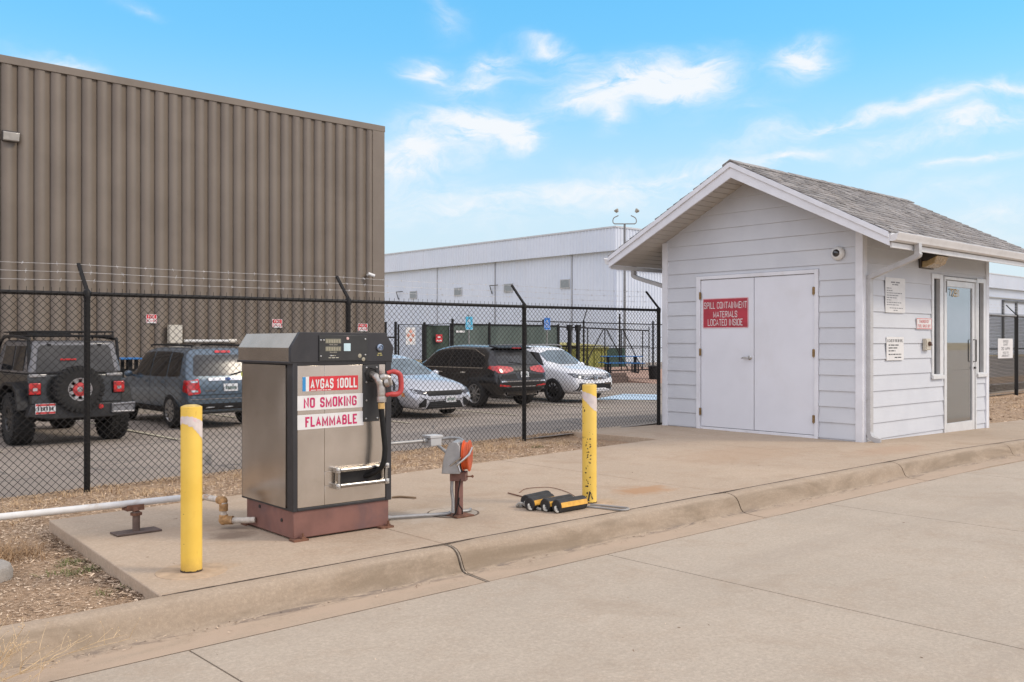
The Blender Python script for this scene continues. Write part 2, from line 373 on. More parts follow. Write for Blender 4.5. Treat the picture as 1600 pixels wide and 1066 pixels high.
# faint tyre polish running along the road and sand washed against the gutter
x, y, z = b.xyz()
tr = b.noise(1.0, 5, .6, .4, stretch=(.12, 1.6, 1))
c = b.mix(b.ramp(tr, .5, .72, 0, .35), c, (.33, .27, .21))
sw = b.noise(7, 4, .6, 1.5, stretch=(.5, 1, 1)); c = b.mix(b.ramp(sw, .52, .7, 0, .16), c, (.52, .44, .35))
crk = b.voro(.33, 'DISTANCE_TO_EDGE', vec=None)
road_m = b.out(c, .82)
b, c = concrete('kerb_concrete', (.41, .32, .232), (.33, .235, .15), stain=.6, bump=.35)
x, y, z = b.xyz()
sandn = b.noise(2.2, 6, .7, .8, stretch=(.6, 2, 1))
pan = b.ramp(y, 4.70, 4.60)
c = b.mix(b.math('MULTIPLY', pan, b.ramp(sandn, .35, .6, .25, .95)), c, (.43, .325, .235))
grime = b.noise(5, 6, .75, 1.0, stretch=(.5, 3, 1))
toe = b.math('MULTIPLY', b.ramp(y, 4.60, 4.665), b.ramp(y, 4.72, 4.675))
c = b.mix(b.math('MULTIPLY', toe, b.ramp(grime, .47, .62, 0, .8)), c, (.16, .125, .1))
moss = b.noise(1.6, 6, .7, .7, stretch=(.5, 2, 2)); face = b.math('MULTIPLY', b.ramp(y, 4.67, 4.70), b.ramp(y, 4.80, 4.76))
c = b.mix(b.math('MULTIPLY', face, b.ramp(moss, .4, .62, .2, .75)), c, (.20, .15, .098))
kerb_m = b.out(c, .9)
b, c = concrete('pad_concrete', (.475, .37, .268), (.385, .265, .17), stain=.6)
x, y, z = b.xyz()
def spot(cx, cy, rx, ry):
    dx = b.math('DIVIDE', b.math('SUBTRACT', x, cx), rx); dy = b.math('DIVIDE', b.math('SUBTRACT', y, cy), ry)
    d = b.math('SQRT', b.math('ADD', b.math('MULTIPLY', dx, dx), b.math('MULTIPLY', dy, dy)))
    d = b.math('ADD', d, b.math('MULTIPLY', b.math('SUBTRACT', b.noise(9, 4, .6), .5), 1.2))
    return b.ramp(d, 1.0, .25)
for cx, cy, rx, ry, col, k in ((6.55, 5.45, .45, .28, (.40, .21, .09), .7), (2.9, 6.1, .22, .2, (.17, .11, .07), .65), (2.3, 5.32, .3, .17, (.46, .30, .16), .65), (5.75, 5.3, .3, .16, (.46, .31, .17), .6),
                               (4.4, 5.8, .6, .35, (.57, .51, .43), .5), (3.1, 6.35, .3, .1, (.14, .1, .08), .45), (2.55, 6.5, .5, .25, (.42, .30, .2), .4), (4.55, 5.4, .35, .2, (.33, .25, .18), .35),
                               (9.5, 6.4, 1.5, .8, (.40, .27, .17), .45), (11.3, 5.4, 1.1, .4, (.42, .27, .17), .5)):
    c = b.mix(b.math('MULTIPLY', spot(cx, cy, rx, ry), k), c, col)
pad_m = b.out(c, .85)
b, c = concrete('patch_concrete', (.50, .43, .35), (.46, .36, .26)); patch_m = b.out(c, .85)
b, c = concrete('old_concrete', (.38, .345, .30), (.36, .30, .23), stain=.5); oldcon_m = b.out(c, .9)
b = NB('asphalt')
n1 = b.noise(.4, 5, .6, .6); n2 = b.noise(60, 3, .7); n3 = b.noise(5, 5, .65)
c = b.mix(b.ramp(n1, .35, .68), (.205, .172, .143), (.30, .250, .205))
c = b.mix(b.ramp(n2, .35, .7, 0, .55), c, (.40, .335, .275))
c = b.mix(b.ramp(n3, .55, .75, 0, .5), c, (.16, .137, .118))
cr = b.voro(.42, 'DISTANCE_TO_EDGE'); c = b.mix(b.ramp(cr, .012, .004, 0, .6), c, (.05, .05, .05))
b.bump(n2, .3, .006); asphalt_m = b.out(c, .88)
b = NB('dirt')
n1 = b.noise(1.3, 6, .65, .5); n2 = b.noise(24, 5, .75); n3 = b.noise(95, 3, .7)
c = b.mix(b.ramp(n1, .34, .66), (.44, .30, .19), (.58, .405, .26))
c = b.mix(b.ramp(n2, .4, .66), (.30, .195, .115), c)
c = b.mix(b.ramp(n3, .56, .7, 0, .7), c, (.70, .53, .36))
b.bump(b.math('ADD', n2, b.math('MULTIPLY', n3, .7)), .8, .02); dirt_m = b.out(c, .95)
b = NB('red_gravel'); n1 = b.voro(22, 'F1', out='Color'); n2 = b.noise(40, 3)
c = b.mix(b.ramp(n2, .3, .7), (.30, .17, .12), (.46, .32, .25)); b.bump(n2, .6, .02); gravel_m = b.out(c, .95)
b = NB('field'); c = b.mix(b.ramp(b.noise(.06, 6, .65), .35, .65), (.36, .28, .17), (.46, .37, .22)); field_m = b.out(c, .95)
paint_m = M('stall_paint', (.50, .45, .33), .8, var=.25, scale=25, dirt=(.2, .18, .16), dirt_amt=.8)
bluepaint_m = M('blue_paint', (.48, .62, .74), .8, var=.12, scale=20, dirt=(.2, .2, .2), dirt_amt=.6)

# ------------------------------------------------------------------ ground levels
def sm(t): t = max(0., min(1., t)); return t * t * (3 - 2 * t)
def g(x): return -.016 * max(0., min(6., x - 11.855))
def zf(x): return min(.05, max(-.2, -.125 + .019 * (x - 3))) if x < 14 else .05 - .1 * sm((x - 14) / 6)
def lot(x, y): return zf(x) + (-.45 - zf(x)) * sm((y - 9.2) / 8.0) if x < 14 else zf(x) + (-.45 - zf(x)) * sm((y - 9.2) / 8.0)
def dirt(x, y):
    zl = -.085 + .055 * sm((x - 2) / 2.5)
    z = zl + (zf(x) - zl) * sm((y - 7.4) / 2.0)
    if (9.95 + .2 * (9.7 - y) / 1.5 < x < 16.35 and y > 8.1) or (9.6 < x < 16.35 and y < 8.15) or (16 < x < 24 and y < 6.45): return -.2
    if x > 14: z = -.07 + (zf(x) + .07) * sm((y - 6.5) / 3)
    if x > 8.4: z -= .075 * sm((x - 8.4) / 1.2) * sm((9.6 - y) / .3 + .4)
    if x < 3: z += .03 * sm((5.05 - y) / .2)
    return z + .022 * noise.noise((x * 1.7, y * 1.7, 1.3)) + .012 * noise.noise((x * 6, y * 6, 7.1))
big = MB(); big.box((-1500, -1500, -1.5), (1500, 1500, -.62)); struct(big.build('ground', field_m))
def lin(a, b_, n): return [a + (b_ - a) * i / n for i in range(n + 1)]
def sheet(name, xs, ys, fn, mat):
    m = MB(); V = [[m.b.verts.new((x, y, fn(x, y))) for y in ys] for x in xs]
    for i in range(len(xs) - 1):
        for j in range(len(ys) - 1): m._f([V[i][j], V[i + 1][j], V[i + 1][j + 1], V[i][j + 1]])
    o = m.build(name, mat, sharp=80); return struct(o)
sheet('dirt_ground', lin(-30, -2, 28) + lin(-1.95, 12.2, 230) + lin(12.5, 20, 20) + lin(20.3, 60, 40), lin(4.885, 9.8, 74), dirt, dirt_m)
sheet('parking_lot', lin(-60, 0, 12) + lin(1, 40, 39) + lin(45, 120, 10), lin(9.55, 9.9, 2) + lin(10.2, 27, 28) + lin(28, 52, 8), lambda x, y: lot(x, y) - .012 + .01 * noise.noise((x * .5, y * .5, 0)), asphalt_m)
# road slabs with open joints
RZ = -.166
m = MB(); xs = [1.885 + 3.055 * k for k in range(-9, 18)]; gp = .005
for x0, x1 in zip(xs, xs[1:]):
    a, b_ = x0 + gp, x1 - gp
    ys = [-14, -10.3, -6.6, -2.9, .8, 4.432] if True else []
    for y0, y1 in ((-9.9, -5.15), (-5.14, -.36), (-.35, 4.4385)):
        m.hexa([(a, y0, -.5), (b_, y0, -.5), (b_, y1, -.5), (a, y1, -.5), (a, y0, RZ + g(a)), (b_, y0, RZ + g(b_)), (b_, y1, RZ + g(b_)), (a, y1, RZ + g(a))])
m.box((-300, -60, -.5), (300, -9.91, RZ - .09)); m.box((xs[-1] + .005, -9.9, -.5), (300, 4.43, RZ - .098)); m.box((-300, -9.9, -.5), (xs[0] - .005, 4.43, RZ))
struct(m.build('road', road_m))
# kerb and gutter, one casting, opened at the joints
PROF = [(4.887, 0), (4.85, .001), (4.815, -.004), (4.785, -.014), (4.762, -.030), (4.742, -.056), (4.727, -.09), (4.712, -.122), (4.695, -.142), (4.665, -.152), (4.58, -.157), (4.441, -.165), (4.441, -.4), (4.887, -.4)]
m = MB(); kj = [3.832 + 3.165 * k for k in range(-8, 14)]
for x0, x1 in zip(kj, kj[1:]):
    N = 12; a, b_ = x0 + (.017 if abs(x0 - 3.832) < .01 else .008), x1 - (.017 if abs(x1 - 3.832) < .01 else .008); rings = []
    for i in range(N + 1):
        xx = a + (b_ - a) * i / N
        ins = .006 if i in (0, N) else 0
        rings.append([(xx, yy + .004 * noise.noise((xx * .9, yy * 3, 0)) - ins * (1 if yy < 4.8 else 0) * 0, zz - (ins if zz > -.3 else 0) + .003 * noise.noise((xx * 2.3, yy * 9, 3)) * (zz > -.3) + g(xx)) for yy, zz in PROF])
    m.loft(rings)
    if abs(x1 - 3.832) < .01:   # the widest joint: sealant strip between two open grooves
        m2 = MB(); m2.loft([[(x1 + q, yy - .004 * (yy > 4.5), zz - .005 * (zz > -.3)) for yy, zz in PROF] for q in (-.0055, .0055)]); struct(m2.build('joint_seal', M('joint_seal', (.26, .215, .165), .9, var=.2, scale=30), sharp=50))
    if i and x1 < 40:  # packed filler low in the joint
        m.box((b_, 4.46, -.45), (b_ + .016, 4.86, -.19))
struct(m.build('kerb', kerb_m, sharp=50))
# apron slabs
def back(x): return 7.55 + (x - 2.1) * .0777
def slab(m, x0, x1, y0, yb0, yb1, xl=None):
    a, b_ = x0 + .004, x1 - .004
    a0 = a if xl is None else xl
    m.hexa([(a0, y0, -.3), (b_, y0, -.3), (b_, yb1, -.3), (a, yb0, -.3), (a0, y0, g(a)), (b_, y0, g(b_)), (b_, yb1, g(b_)), (a, yb0, g(a))])
m = MB(); Y0 = 4.902
slab(m, 2.112, 3.832, Y0, 7.55, back(3.83), xl=1.925)
slab(m, 3.832, 7.0, Y0, back(3.83), back(7.0)); slab(m, 7.0, 9.65, Y0, back(7), 8.135); slab(m, 9.642, 10.2, Y0, 8.14, 8.16); m.hexa([(10.204, Y0, -.3), (11.926, Y0, -.3), (11.926, 8.15, -.3), (10.204, 8.15, -.3), (10.204, Y0, 0), (11.926, Y0, 0), (11.926, 8.15, .0), (10.204, 8.15, 0)]); m.hexa([(10.14, 8.158, -.3), (11.926, 8.158, -.3), (11.926, 9.75, -.3), (9.86, 9.75, -.3), (10.14, 8.158, .003), (11.926, 8.158, .003), (11.926, 9.75, .008), (9.86, 9.75, .02)])
slab(m, 11.93, 16.2, Y0, 9.75, 9.75); slab(m, 16.2, 19.3, Y0, 6.45, 6.3); slab(m, 19.3, 23, Y0, 6.3, 6.1)
struct(m.build('pavement', pad_m, bevel=.008))
m = MB(); n_ = 900; lo, hi = [], []   # dirt packed into the joint between kerb and apron
for k in range(n_ + 1):
    x = 1.93 + 21 * k / n_; w_ = .006 + .010 * abs(noise.noise((x * 3.1, 1, 2))) + .006 * noise.noise((x * 17, 4, 2))
    lo.append(m.b.verts.new((x, 4.894 - max(.002, w_), -.0015 + .002 + g(x)))); hi.append(m.b.verts.new((x, 4.896 + max(.002, w_ * .7), .002 + g(x))))
for k in range(n_): m._f([lo[k], lo[k + 1], hi[k + 1], hi[k]])
struct(m.build('joint_filler', M('joint_dirt_dark', (.075, .052, .035), .95, var=.4, scale=30)))
m = MB(); lo, hi = [], []   # and along the edge of the gutter pan
for k in range(n_ + 1):
    x = 1.0 + 22 * k / n_; w_ = -.002 + .013 * noise.noise((x * 2.3, 7, 2)) + .006 * noise.noise((x * 15, 9, 2))
    lo.append(m.b.verts.new((x, 4.440 - max(.0008, w_), RZ + .002 + g(x)))); hi.append(m.b.verts.new((x, 4.442, RZ + .0025 + g(x))))
for k in range(n_): m._f([lo[k], lo[k + 1], hi[k + 1], hi[k]])
struct(m.build('gutter_joint', M('joint_dirt', (.085, .058, .038), .95, var=.4, scale=30)))
m = MB(); m.lathe([(.0, .0), (.185, .0), (.19, .003), (.19, -.05), (0, -.05)], (4.56, 5.72, .004), seg=40); struct(m.build('pavement_patch', patch_m))
m = MB(); m.lathe([(.19, -.02), (.192, .0032), (.205, .0032), (.207, -.02)], (4.56, 5.72, .002), seg=48, closed=True); struct(m.build('pavement_ring', M('ring_joint', (.13, .095, .07), .9)))
for i, (bx, by, rr) in enumerate(((2.266, 5.305, .20), (5.70, 5.325, .19))):
    m = MB(); m.lathe([(0, .003), (rr, .003), (rr + .01, -.02), (0, -.02)], (bx, by, .001), seg=36)
    struct(m.build('pavement_collar', M('collar_concrete%d' % i, (.45, .33, .22), .9, var=.15, scale=12, bump=.3)))
# stall lines on the lot
def stripe(name, pts, mat, off=.004):
    m = MB()
    (ax, ay), (bx, by), w = pts
    n = 10; d = Vector((bx - ax, by - ay)); nn = Vector((-d.y, d.x)).normalized() * w / 2
    for i in range(n):
        p, q = Vector((ax, ay)) + d * i / n, Vector((ax, ay)) + d * (i + 1) / n
        P = [p - nn, q - nn, q + nn, p + nn]; m.quad(*[(v.x, v.y, lot(v.x, v.y) + off) for v in P])
    return struct(m.build(name, mat))
for xx in (3.95, 6.9, 9.95, 12.1, 15.3, 18.75, 21.75): stripe('parking_marking', ((xx, 16.7), (xx, 22.3), .1), paint_m)
m = MB(); P4 = [(21.2, 19.7), (22.55, 18.2), (24.9, 20.0), (24.3, 21.1)]   # blue painted access aisle
m.grid(lambda u, v: (lambda q: (q.x, q.y, lot(q.x, q.y) + .004))((Vector(P4[0]) * (1 - u) + Vector(P4[1]) * u) * (1 - v) + (Vector(P4[3]) * (1 - u) + Vector(P4[2]) * u) * v), 8, 8); struct(m.build('parking_marking', bluepaint_m))
stripe('parking_marking', ((23.8, 16.9), (23.8, 22.5), .1), paint_m)
m = MB(); m.box((4, 23.6, -.5), (13.5, 26.95, .24)); struct(m.build('walkway', oldcon_m, bevel=.02))
m = MB(); m.box((20, 10.0, -.3), (60, 10.35, .16)); struct(m.build('kerb_strip', patch_m, bevel=.02))
m = MB()
m.hexa([(28.3, 27.1, -.5), (31.4, 27.1, -.5), (31.4, 33, -.5), (28.3, 33, -.5), (28.3, 27.1, -.06), (31.4, 27.1, -.06), (31.4, 33, 0), (28.3, 33, 0)])
m.hexa([(31.4, 25.6, -.5), (39, 25.6, -.5), (39, 33, -.5), (31.4, 33, -.5), (31.4, 25.6, -.44), (39, 25.6, -.4), (39, 33, 0), (31.4, 33, 0)])
struct(m.build('gravel_bed', gravel_m, sharp=80))
sheet('gravel_apron', lin(26, 90, 40), [10.34, 10.6, 11, 12, 14, 16, 18], lambda x, y: lot(x, y) + .035, dirt_m)
# ------------------------------------------------------------------ the shed
b = NB('siding_paint'); n = b.noise(2.0, 5); f = b.noise(60, 3, .6, stretch=(.15, .15, 1)); n2 = b.noise(.9, 6, .7, .6)
c = b.mix(b.ramp(n, .3, .7), (.575, .595, .63), (.62, .64, .67)); c = b.mix(b.ramp(n2, .5, .75, 0, .3), c, (.54, .545, .555))
b.bump(b.noise(38, 4, .65, stretch=(.12, .12, 1)), .12, .003); siding_m = b.out(c, .62)
trim_m = M('white_trim_paint', (.73, .74, .77), .5, var=.05, scale=4, dirt=(.55, .52, .48), dirt_amt=.25)
spout_m = M('downspout_enamel', (.47, .465, .46), .4, var=.06, scale=6, dirt=(.36, .34, .31), dirt_amt=.35)
gutter_m = M('gutter_enamel', (.68, .675, .67), .4, var=.05, scale=5, dirt=(.40, .37, .33), dirt_amt=.35)
door_m = M('white_door_paint', (.72, .735, .78), .38, var=.03, scale=1.6, dirt=(.6, .58, .56), dirt_amt=.25)
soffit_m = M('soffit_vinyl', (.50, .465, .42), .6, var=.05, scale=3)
gap_m = M('dark_gap', (.03, .028, .026), .9)
brass_m = M('aged_brass', (.30, .20, .09), .45, .8, var=.25, scale=40)
steel_m = M('brushed_steel', (.55, .54, .52), .32, 1., var=.1, scale=30)
chrome_m = M('polished_steel', (.36, .35, .335), .22, 1., var=.08, scale=20)
alu_m = M('pale_aluminium', (.70, .70, .69), .42, .25, var=.05, scale=8)
wallin_m = M('inside_paint', (.66, .67, .58), .8, var=.06)
black_m = M('black_plastic', (.02, .02, .021), .4, var=.2, scale=15)
white_m = M('white_plastic', (.72, .72, .70), .4, var=.04)
def glass(name, tint, refl=.35, transp=.6, rough=.02):
    m = bpy.data.materials.new(name); m.use_nodes = True; n, l = m.node_tree.nodes, m.node_tree.links
    n.remove(n['Principled BSDF']); o = n['Material Output']
    t = n.new('ShaderNodeBsdfTransparent'); t.inputs[0].default_value = tint + (1,)
    gl = n.new('ShaderNodeBsdfGlossy'); gl.inputs['Roughness'].default_value = rough; gl.inputs[0].default_value = (.95, .97, 1, 1)
    d = n.new('ShaderNodeBsdfDiffuse'); d.inputs[0].default_value = mul(tint, .25) + (1,)
    lw = n.new('ShaderNodeLayerWeight'); lw.inputs[0].default_value = .25
    mr = n.new('ShaderNodeMapRange'); l.new(lw.outputs['Fresnel'], mr.inputs[0]); mr.inputs[3].default_value = refl; mr.inputs[4].default_value = .95
    a = n.new('ShaderNodeMixShader'); a.inputs[0].default_value = transp; l.new(d.outputs[0], a.inputs[1]); l.new(t.outputs[0], a.inputs[2])
    x = n.new('ShaderNodeMixShader'); l.new(mr.outputs[0], x.inputs[0]); l.new(a.outputs[0], x.inputs[1]); l.new(gl.outputs[0], x.inputs[2])
    l.new(x.outputs[0], o.inputs[0]); return m
doorglass_m = glass('door_glass', (.78, .82, .76), .36, .97)
slotglass_m = glass('slot_glass', (.2, .2, .2), .12, .5)
SX0, SX1, SY0, SY1, SYC = 11.855, 16.06, 6.083, 9.416, 7.75
SL = .5155
def roofz(y): return 3.936 - SL * abs(y - SYC)
shed = thing('shed', 'small white clapboard shed with grey shingled gable roof, white double doors and glass side door', 'shed', (0, 0, 0))
EXPH = .218
COURSES = [(.02 + EXPH * k, .02 + EXPH * (k + 1)) for k in range(-1, 17)]
def lap_wall(mb, place, ulim, zmin, zmax, openings):
    for z0, z1 in COURSES:
        cuts = sorted({max(z0, zmin), min(z1, zmax)} | {q for o in openings for q in (o[2], o[3]) if z0 < q < z1} | ({2.93} if z0 < 2.93 < z1 else set()))
        cuts = [q for q in cuts if zmin - 1e-6 <= q <= zmax + 1e-6]
        for za, zb in zip(cuts, cuts[1:]):
            if zb - za < .002: continue
            la, lb = ulim(za), ulim(zb)
            if la[1] - la[0] < .02: continue
            if lb[1] < lb[0]: lb = ((la[0] + la[1]) / 2,) * 2
            iv = [(0., 1.)]
            ops = sorted((o[0], o[1]) for o in openings if o[2] < zb - .001 and o[3] > za + .001)
            segs = []; cur_a, cur_b = la[0], lb[0]
            for o0, o1 in ops: segs.append((cur_a, cur_b, o0, o0)); cur_a = cur_b = o1
            segs.append((cur_a, cur_b, la[1], lb[1]))
            d = lambda z: .005 + .017 * (z1 - z) / (z1 - z0)
            for a0, b0, a1, b1 in segs:
                if a1 - a0 < .004: continue
                mb.hexa([place(a0, za, -.02), place(a1, za, -.02), place(a1, za, d(za)), place(a0, za, d(za)), place(b0, zb, -.02), place(b1, zb, -.02), place(b1, zb, d(zb)), place(b0, zb, d(zb))])
def glim(z):
    h = min(SY1 - SY0, 2 * (3.79 - z) / SL) / 2
    return (SYC - h if h < 1.6665 else SY0, SYC + h if h < 1.6665 else SY1)
m = MB(); lap_wall(m, lambda u, z, d: (SX0 - d, u, z), glim, -.10, 3.77, [(6.70, 8.78, -.2, 2.365)])
w1 = (13.95, 14.35, .80, 2.37); dr = (14.375, 15.60, -.2, 2.36); w2 = (15.61, 15.995, .79, 2.37)
lap_wall(m, lambda u, z, d: (u, SY0 - d, z), lambda z: (SX0, SX1), -.16, 2.945, [w1, dr, w2])
lap_wall(m, lambda u, z, d: (u, SY1 + d, z), lambda z: (SX0, SX1), -.16, 2.945, [])
# sheathing behind the boards
m.prism([(SY0 + .02, -.2), (SY1 - .02, -.2), (SY1 - .02, 2.92), (SYC, 3.75), (SY0 + .02, 2.92)], 'x', SX0 + .02, SX0 + .10)
m.prism([(SY0 + .02, -.2), (SY1 - .02, -.2), (SY1 - .02, 2.92), (SYC, 3.75), (SY0 + .02, 2.92)], 'x', SX1 - .10, SX1)
m.box((SX0 + .10, SY1 - .10, -.2), (SX1 - .10, SY1 - .02, 2.93))
for a0, a1, z0, z1 in ((SX0 + .1, 13.95, -.2, 2.93), (13.95, 15.995, 2.37, 2.93), (13.95, 14.35, -.2, .8), (15.60, 15.995, -.2, .79), (14.35, 14.375, -.2, 2.37), (15.995, SX1 - .1, -.2, 2.93), (15.595, 15.61, .79, 2.37)):
    m.box((a0, SY0 + .02, z0), (a1, SY0 + .10, z1))
m.build('wall', siding_m, shed, sharp=20)
for a0, b0, a1, b1, z1 in ((SX0 - .035, SY0 - .03, SX0 + .0, SY0 + .075, 2.93), (SX0 + .0, SY0 - .035, SX0 + .085, SY0 + .0, 2.92), (SX0 - .035, SY1 - .075, SX0, SY1 + .03, 2.93), (SX1 - .085, SY0 - .035, SX1, SY0, 2.92), (SX1, SY0 - .035, SX1 + .03, SY0 + .08, 2.92)):
    m = MB(); m.box((a0, b0, -.16), (a1, b1, z1)); m.build('corner_board', trim_m, shed, bevel=.004)
m = MB(); m.box((SX0 + .1, SY0 + .1, -.12), (SX1 - .1, SY1 - .1, -.07)); m.box((12.0, 9.2, -.07), (16, 9.3, 2.45)); m.box((12.0, 6.2, -.07), (12.05, 9.2, 2.45)); m.box((12, 6.2, 2.45), (15.95, 9.3, 2.5))
m.box((13.4, 7.9, -.07), (15.95, 8.6, 1.0)); m.box((15.2, 7.3, .0), (15.9, 7.8, .8))
m.build('room', wallin_m, shed)
# roof
roof = MB()
for s in (-1, 1):
    e = SYC + s * 2.335
    roof.prism([(SYC, 3.922), (e, roofz(e) - .012), (e, roofz(e) - .12), (SYC, 3.80)], 'x', 11.275, 16.70)
roofo = roof.build('roof', M('roof_deck', (.28, .27, .26), .9), shed)
m = MB()
def chev(m, x0, x1, top, bot, e=2.335, ebot=None):
    eb = ebot or bot
    m.prism([(SYC - e, roofz(SYC - e) - top), (SYC, 3.936 - top), (SYC + e, roofz(SYC + e) - top), (SYC + e, roofz(SYC + e) - eb), (SYC, 3.936 - bot), (SYC - e, roofz(SYC - e) - eb)], 'x', x0, x1)
chev(m, 11.248, 11.275, .02, .235, ebot=.185); chev(m, 11.226, 11.249, .012, .085)
m.build('rake_board', trim_m, roofo, bevel=.003); m = MB()
chev(m, 16.70, 16.725, .02, .235, ebot=.185)
m.build('rake_board', trim_m, roofo, bevel=.003)
m = MB()
for s in (-1, 1):
    k = 0
    while .105 * (k + 1) < 2.32:
        a0, a1 = .105 * k + .006, .105 * (k + 1) - .006
        P = []
        inner = a0 < 1.60
        x1 = SX0 - .006 if inner and a1 < 1.66 else 16.70
        for (q, dz) in ((a0, -.150), (a1, -.150), (a1, -.136), (a0, -.136)):
            P.append((SYC + s * q, 3.936 - SL * q + dz))
        m.prism(P, 'x', 11.276, x1)
        k += 1
m.build('soffit', soffit_m, roofo, sharp=20)
# shingles: separate tabs in courses
b = NB('roof_shingles'); at = b.n.new('ShaderNodeAttribute'); at.attribute_name = 'tone'
c = b.mix(at.outputs['Fac'], (.105, .102, .104), (.40, .38, .365)); c = b.mix(b.ramp(b.noise(160, 3, .7), .4, .7, 0, .6), c, (.42, .39, .36)); c = b.mix(b.ramp(b.noise(1.5, 5), .4, .7, 0, .25), c, (.22, .18, .15))
b.bump(b.noise(220, 2), .5, .004); shingle_m = b.out(c, .95)
m = MB(); tones = []; rg = random.Random(3)
ang = math.atan(SL); L = 2.335 / math.cos(ang); expo = .138; ncrs = int(L / expo) + 1
for s in (-1, 1):
    for k in range(ncrs):
        d1 = L + .025 - k * expo; d0 = max(0, d1 - expo - .03)
        xx = 11.235 - rg.random() * .2
        while xx < 16.73:
            w = rg.choice((.10, .13, .17, .2)); x0, x1 = max(11.232, xx), min(16.735, xx + w - .006); xx += w
            if x1 - x0 < .02: continue
            lift = .013 + rg.random() * .009; dd = d1 - (rg.random() < .4) * .03 * rg.random()
            def P(d, n): return (SYC + s * (d * math.cos(ang) + n * math.sin(ang)), 3.925 - d * math.sin(ang) + n * math.cos(ang))
            pts = [P(d0, .003), P(dd, .002), P(dd, lift), P(d0, .007)]
            nf = len(m.b.faces); m.prism(pts, 'x', x0, x1); t = min(1, max(0, rg.gauss(.45, .27))); tones += [t] * (len(m.b.faces) - nf)
xx = 11.23
while xx < 16.72:  # ridge caps
    t = rg.random() * .7 + .2; nf = len(m.b.faces); h = .006 + rg.random() * .008
    m.prism([(SYC - .13, roofz(SYC - .13) + .008), (SYC, 3.942), (SYC + .13, roofz(SYC + .13) + .008), (SYC + .13, roofz(SYC + .13) + .016 + h), (SYC, 3.95 + h), (SYC - .13, roofz(SYC - .13) + .016 + h)], 'x', xx, xx + .135)
    tones += [t] * (len(m.b.faces) - nf); xx += .14
so = m.build('shingles', shingle_m, roofo, fix=False, sharp=20)
atr = so.data.attributes.new('tone', 'FLOAT', 'FACE'); atr.data.foreach_set('value', tones)
# gutters and downspouts
for s, nm in ((-1, 'g'), (1, 'h')):
    e = SYC + s * 2.335
    m = MB(); zt = roofz(e) - .02
    P = [(e, zt - .0), (e, zt - .11), (e + s * .06, zt - .11), (e + s * .085, zt - .095), (e + s * .095, zt - .06), (e + s * .115, zt - .03), (e + s * .122, zt - .005), (e + s * .114, zt), (e + s * .105, zt - .012), (e + s * .02, zt - .03)]
    m.prism(P, 'x', 11.262, 16.73); 
    m.box((11.3, e - .012, roofz(e) - .205), (16.7, e + .012, roofz(e) - .14))
    m.build('gutter', gutter_m, shed, sharp=40, bevel=.002)
m = MB(); m.side = Vector((1, 0, 0))
m.ribbon(bez([(11.92, 5.355, 2.62), (11.92, 5.355, 2.50), (11.925, 5.40, 2.44), (11.945, 5.96, 2.235), (11.95, 6.018, 2.19), (11.95, 6.02, 2.05)], 6) + [Vector((11.95, 6.02, z)) for z in (1.4, .8, .16)] + bez([(11.95, 6.02, .12), (11.95, 5.99, .06), (11.97, 5.93, .03), (11.985, 5.88, .022)], 4), .082, .062)
m.box((11.90, 6.035, 1.9), (12.0, 6.05, 1.93)); m.box((11.90, 6.035, .55), (12.0, 6.05, .58))
m.build('downspout', spout_m, shed, sharp=50, bevel=.008)
m = MB(); m.side = Vector((1, 0, 0)); m.ribbon(bez([(11.93, 10.13, 2.62), (11.93, 10.13, 2.50), (11.94, 10.08, 2.42), (11.97, 9.60, 2.27), (11.98, 9.50, 2.22), (11.98, 9.485, 2.08)], 6) + [Vector((11.98, 9.485, z)) for z in (1.2, .1)], .08, .06)
m.build('downspout', spout_m, shed, sharp=50, bevel=.008)
# double door
fr = MB(); xf = SX0 - .04
for a, b_, z0, z1 in ((8.70, 8.775, -.02, 2.36), (6.705, 6.765, -.02, 2.36), (6.765, 8.70, 2.305, 2.36)): fr.box((xf, a, z0), (SX0 + .03, b_, z1))
fr.box((xf + .012, 6.765, -.02), (SX0 + .05, 8.70, .038))
fro = fr.build('door_frame', trim_m, shed, bevel=.004)
m = MB(); m.box((SX0 + .0, 6.76, .03), (SX0 + .015, 8.71, 2.31)); m.build('door_gap', gap_m, fro)
for a, b_ in ((7.748, 8.692), (6.773, 7.738)):
    lf = MB(); lf.box((SX0 - .022, a, .045), (SX0 + .0, b_, 2.298))
    lfo = lf.build('door', door_m, shed, bevel=.004)
    hy = b_ + .004 if b_ > 8 else a - .004
    for hz in (.27, 1.19, 2.06):
        m = MB(); m.cyl((SX0 - .046, hy, hz - .055), (SX0 - .046, hy, hz + .055), .011, 8); m.cyl((SX0 - .046, hy, hz - .063), (SX0 - .046, hy, hz - .058), .008, 8); m.box((SX0 - .044, hy - .02, hz - .05), (SX0 - .039, hy + .02, hz + .05)); m.build('hinge', brass_m, lfo)
    if b_ > 8:
        m = MB(); m.lathe([(0, 0), (.034, 0), (.034, .012), (.02, .02), (.016, .045), (0, .045)], (SX0 - .022, 7.81, 1.115), (-1, 0, 0), 18)
        m.tube(bez([(SX0 - .06, 7.81, 1.115), (SX0 - .068, 7.84, 1.116), (SX0 - .066, 7.90, 1.112), (SX0 - .06, 7.93, 1.105)], 5), [.016] + [.012] * 12 + [.010] * 3, 10)
        m.build('handle', steel_m, lfo)
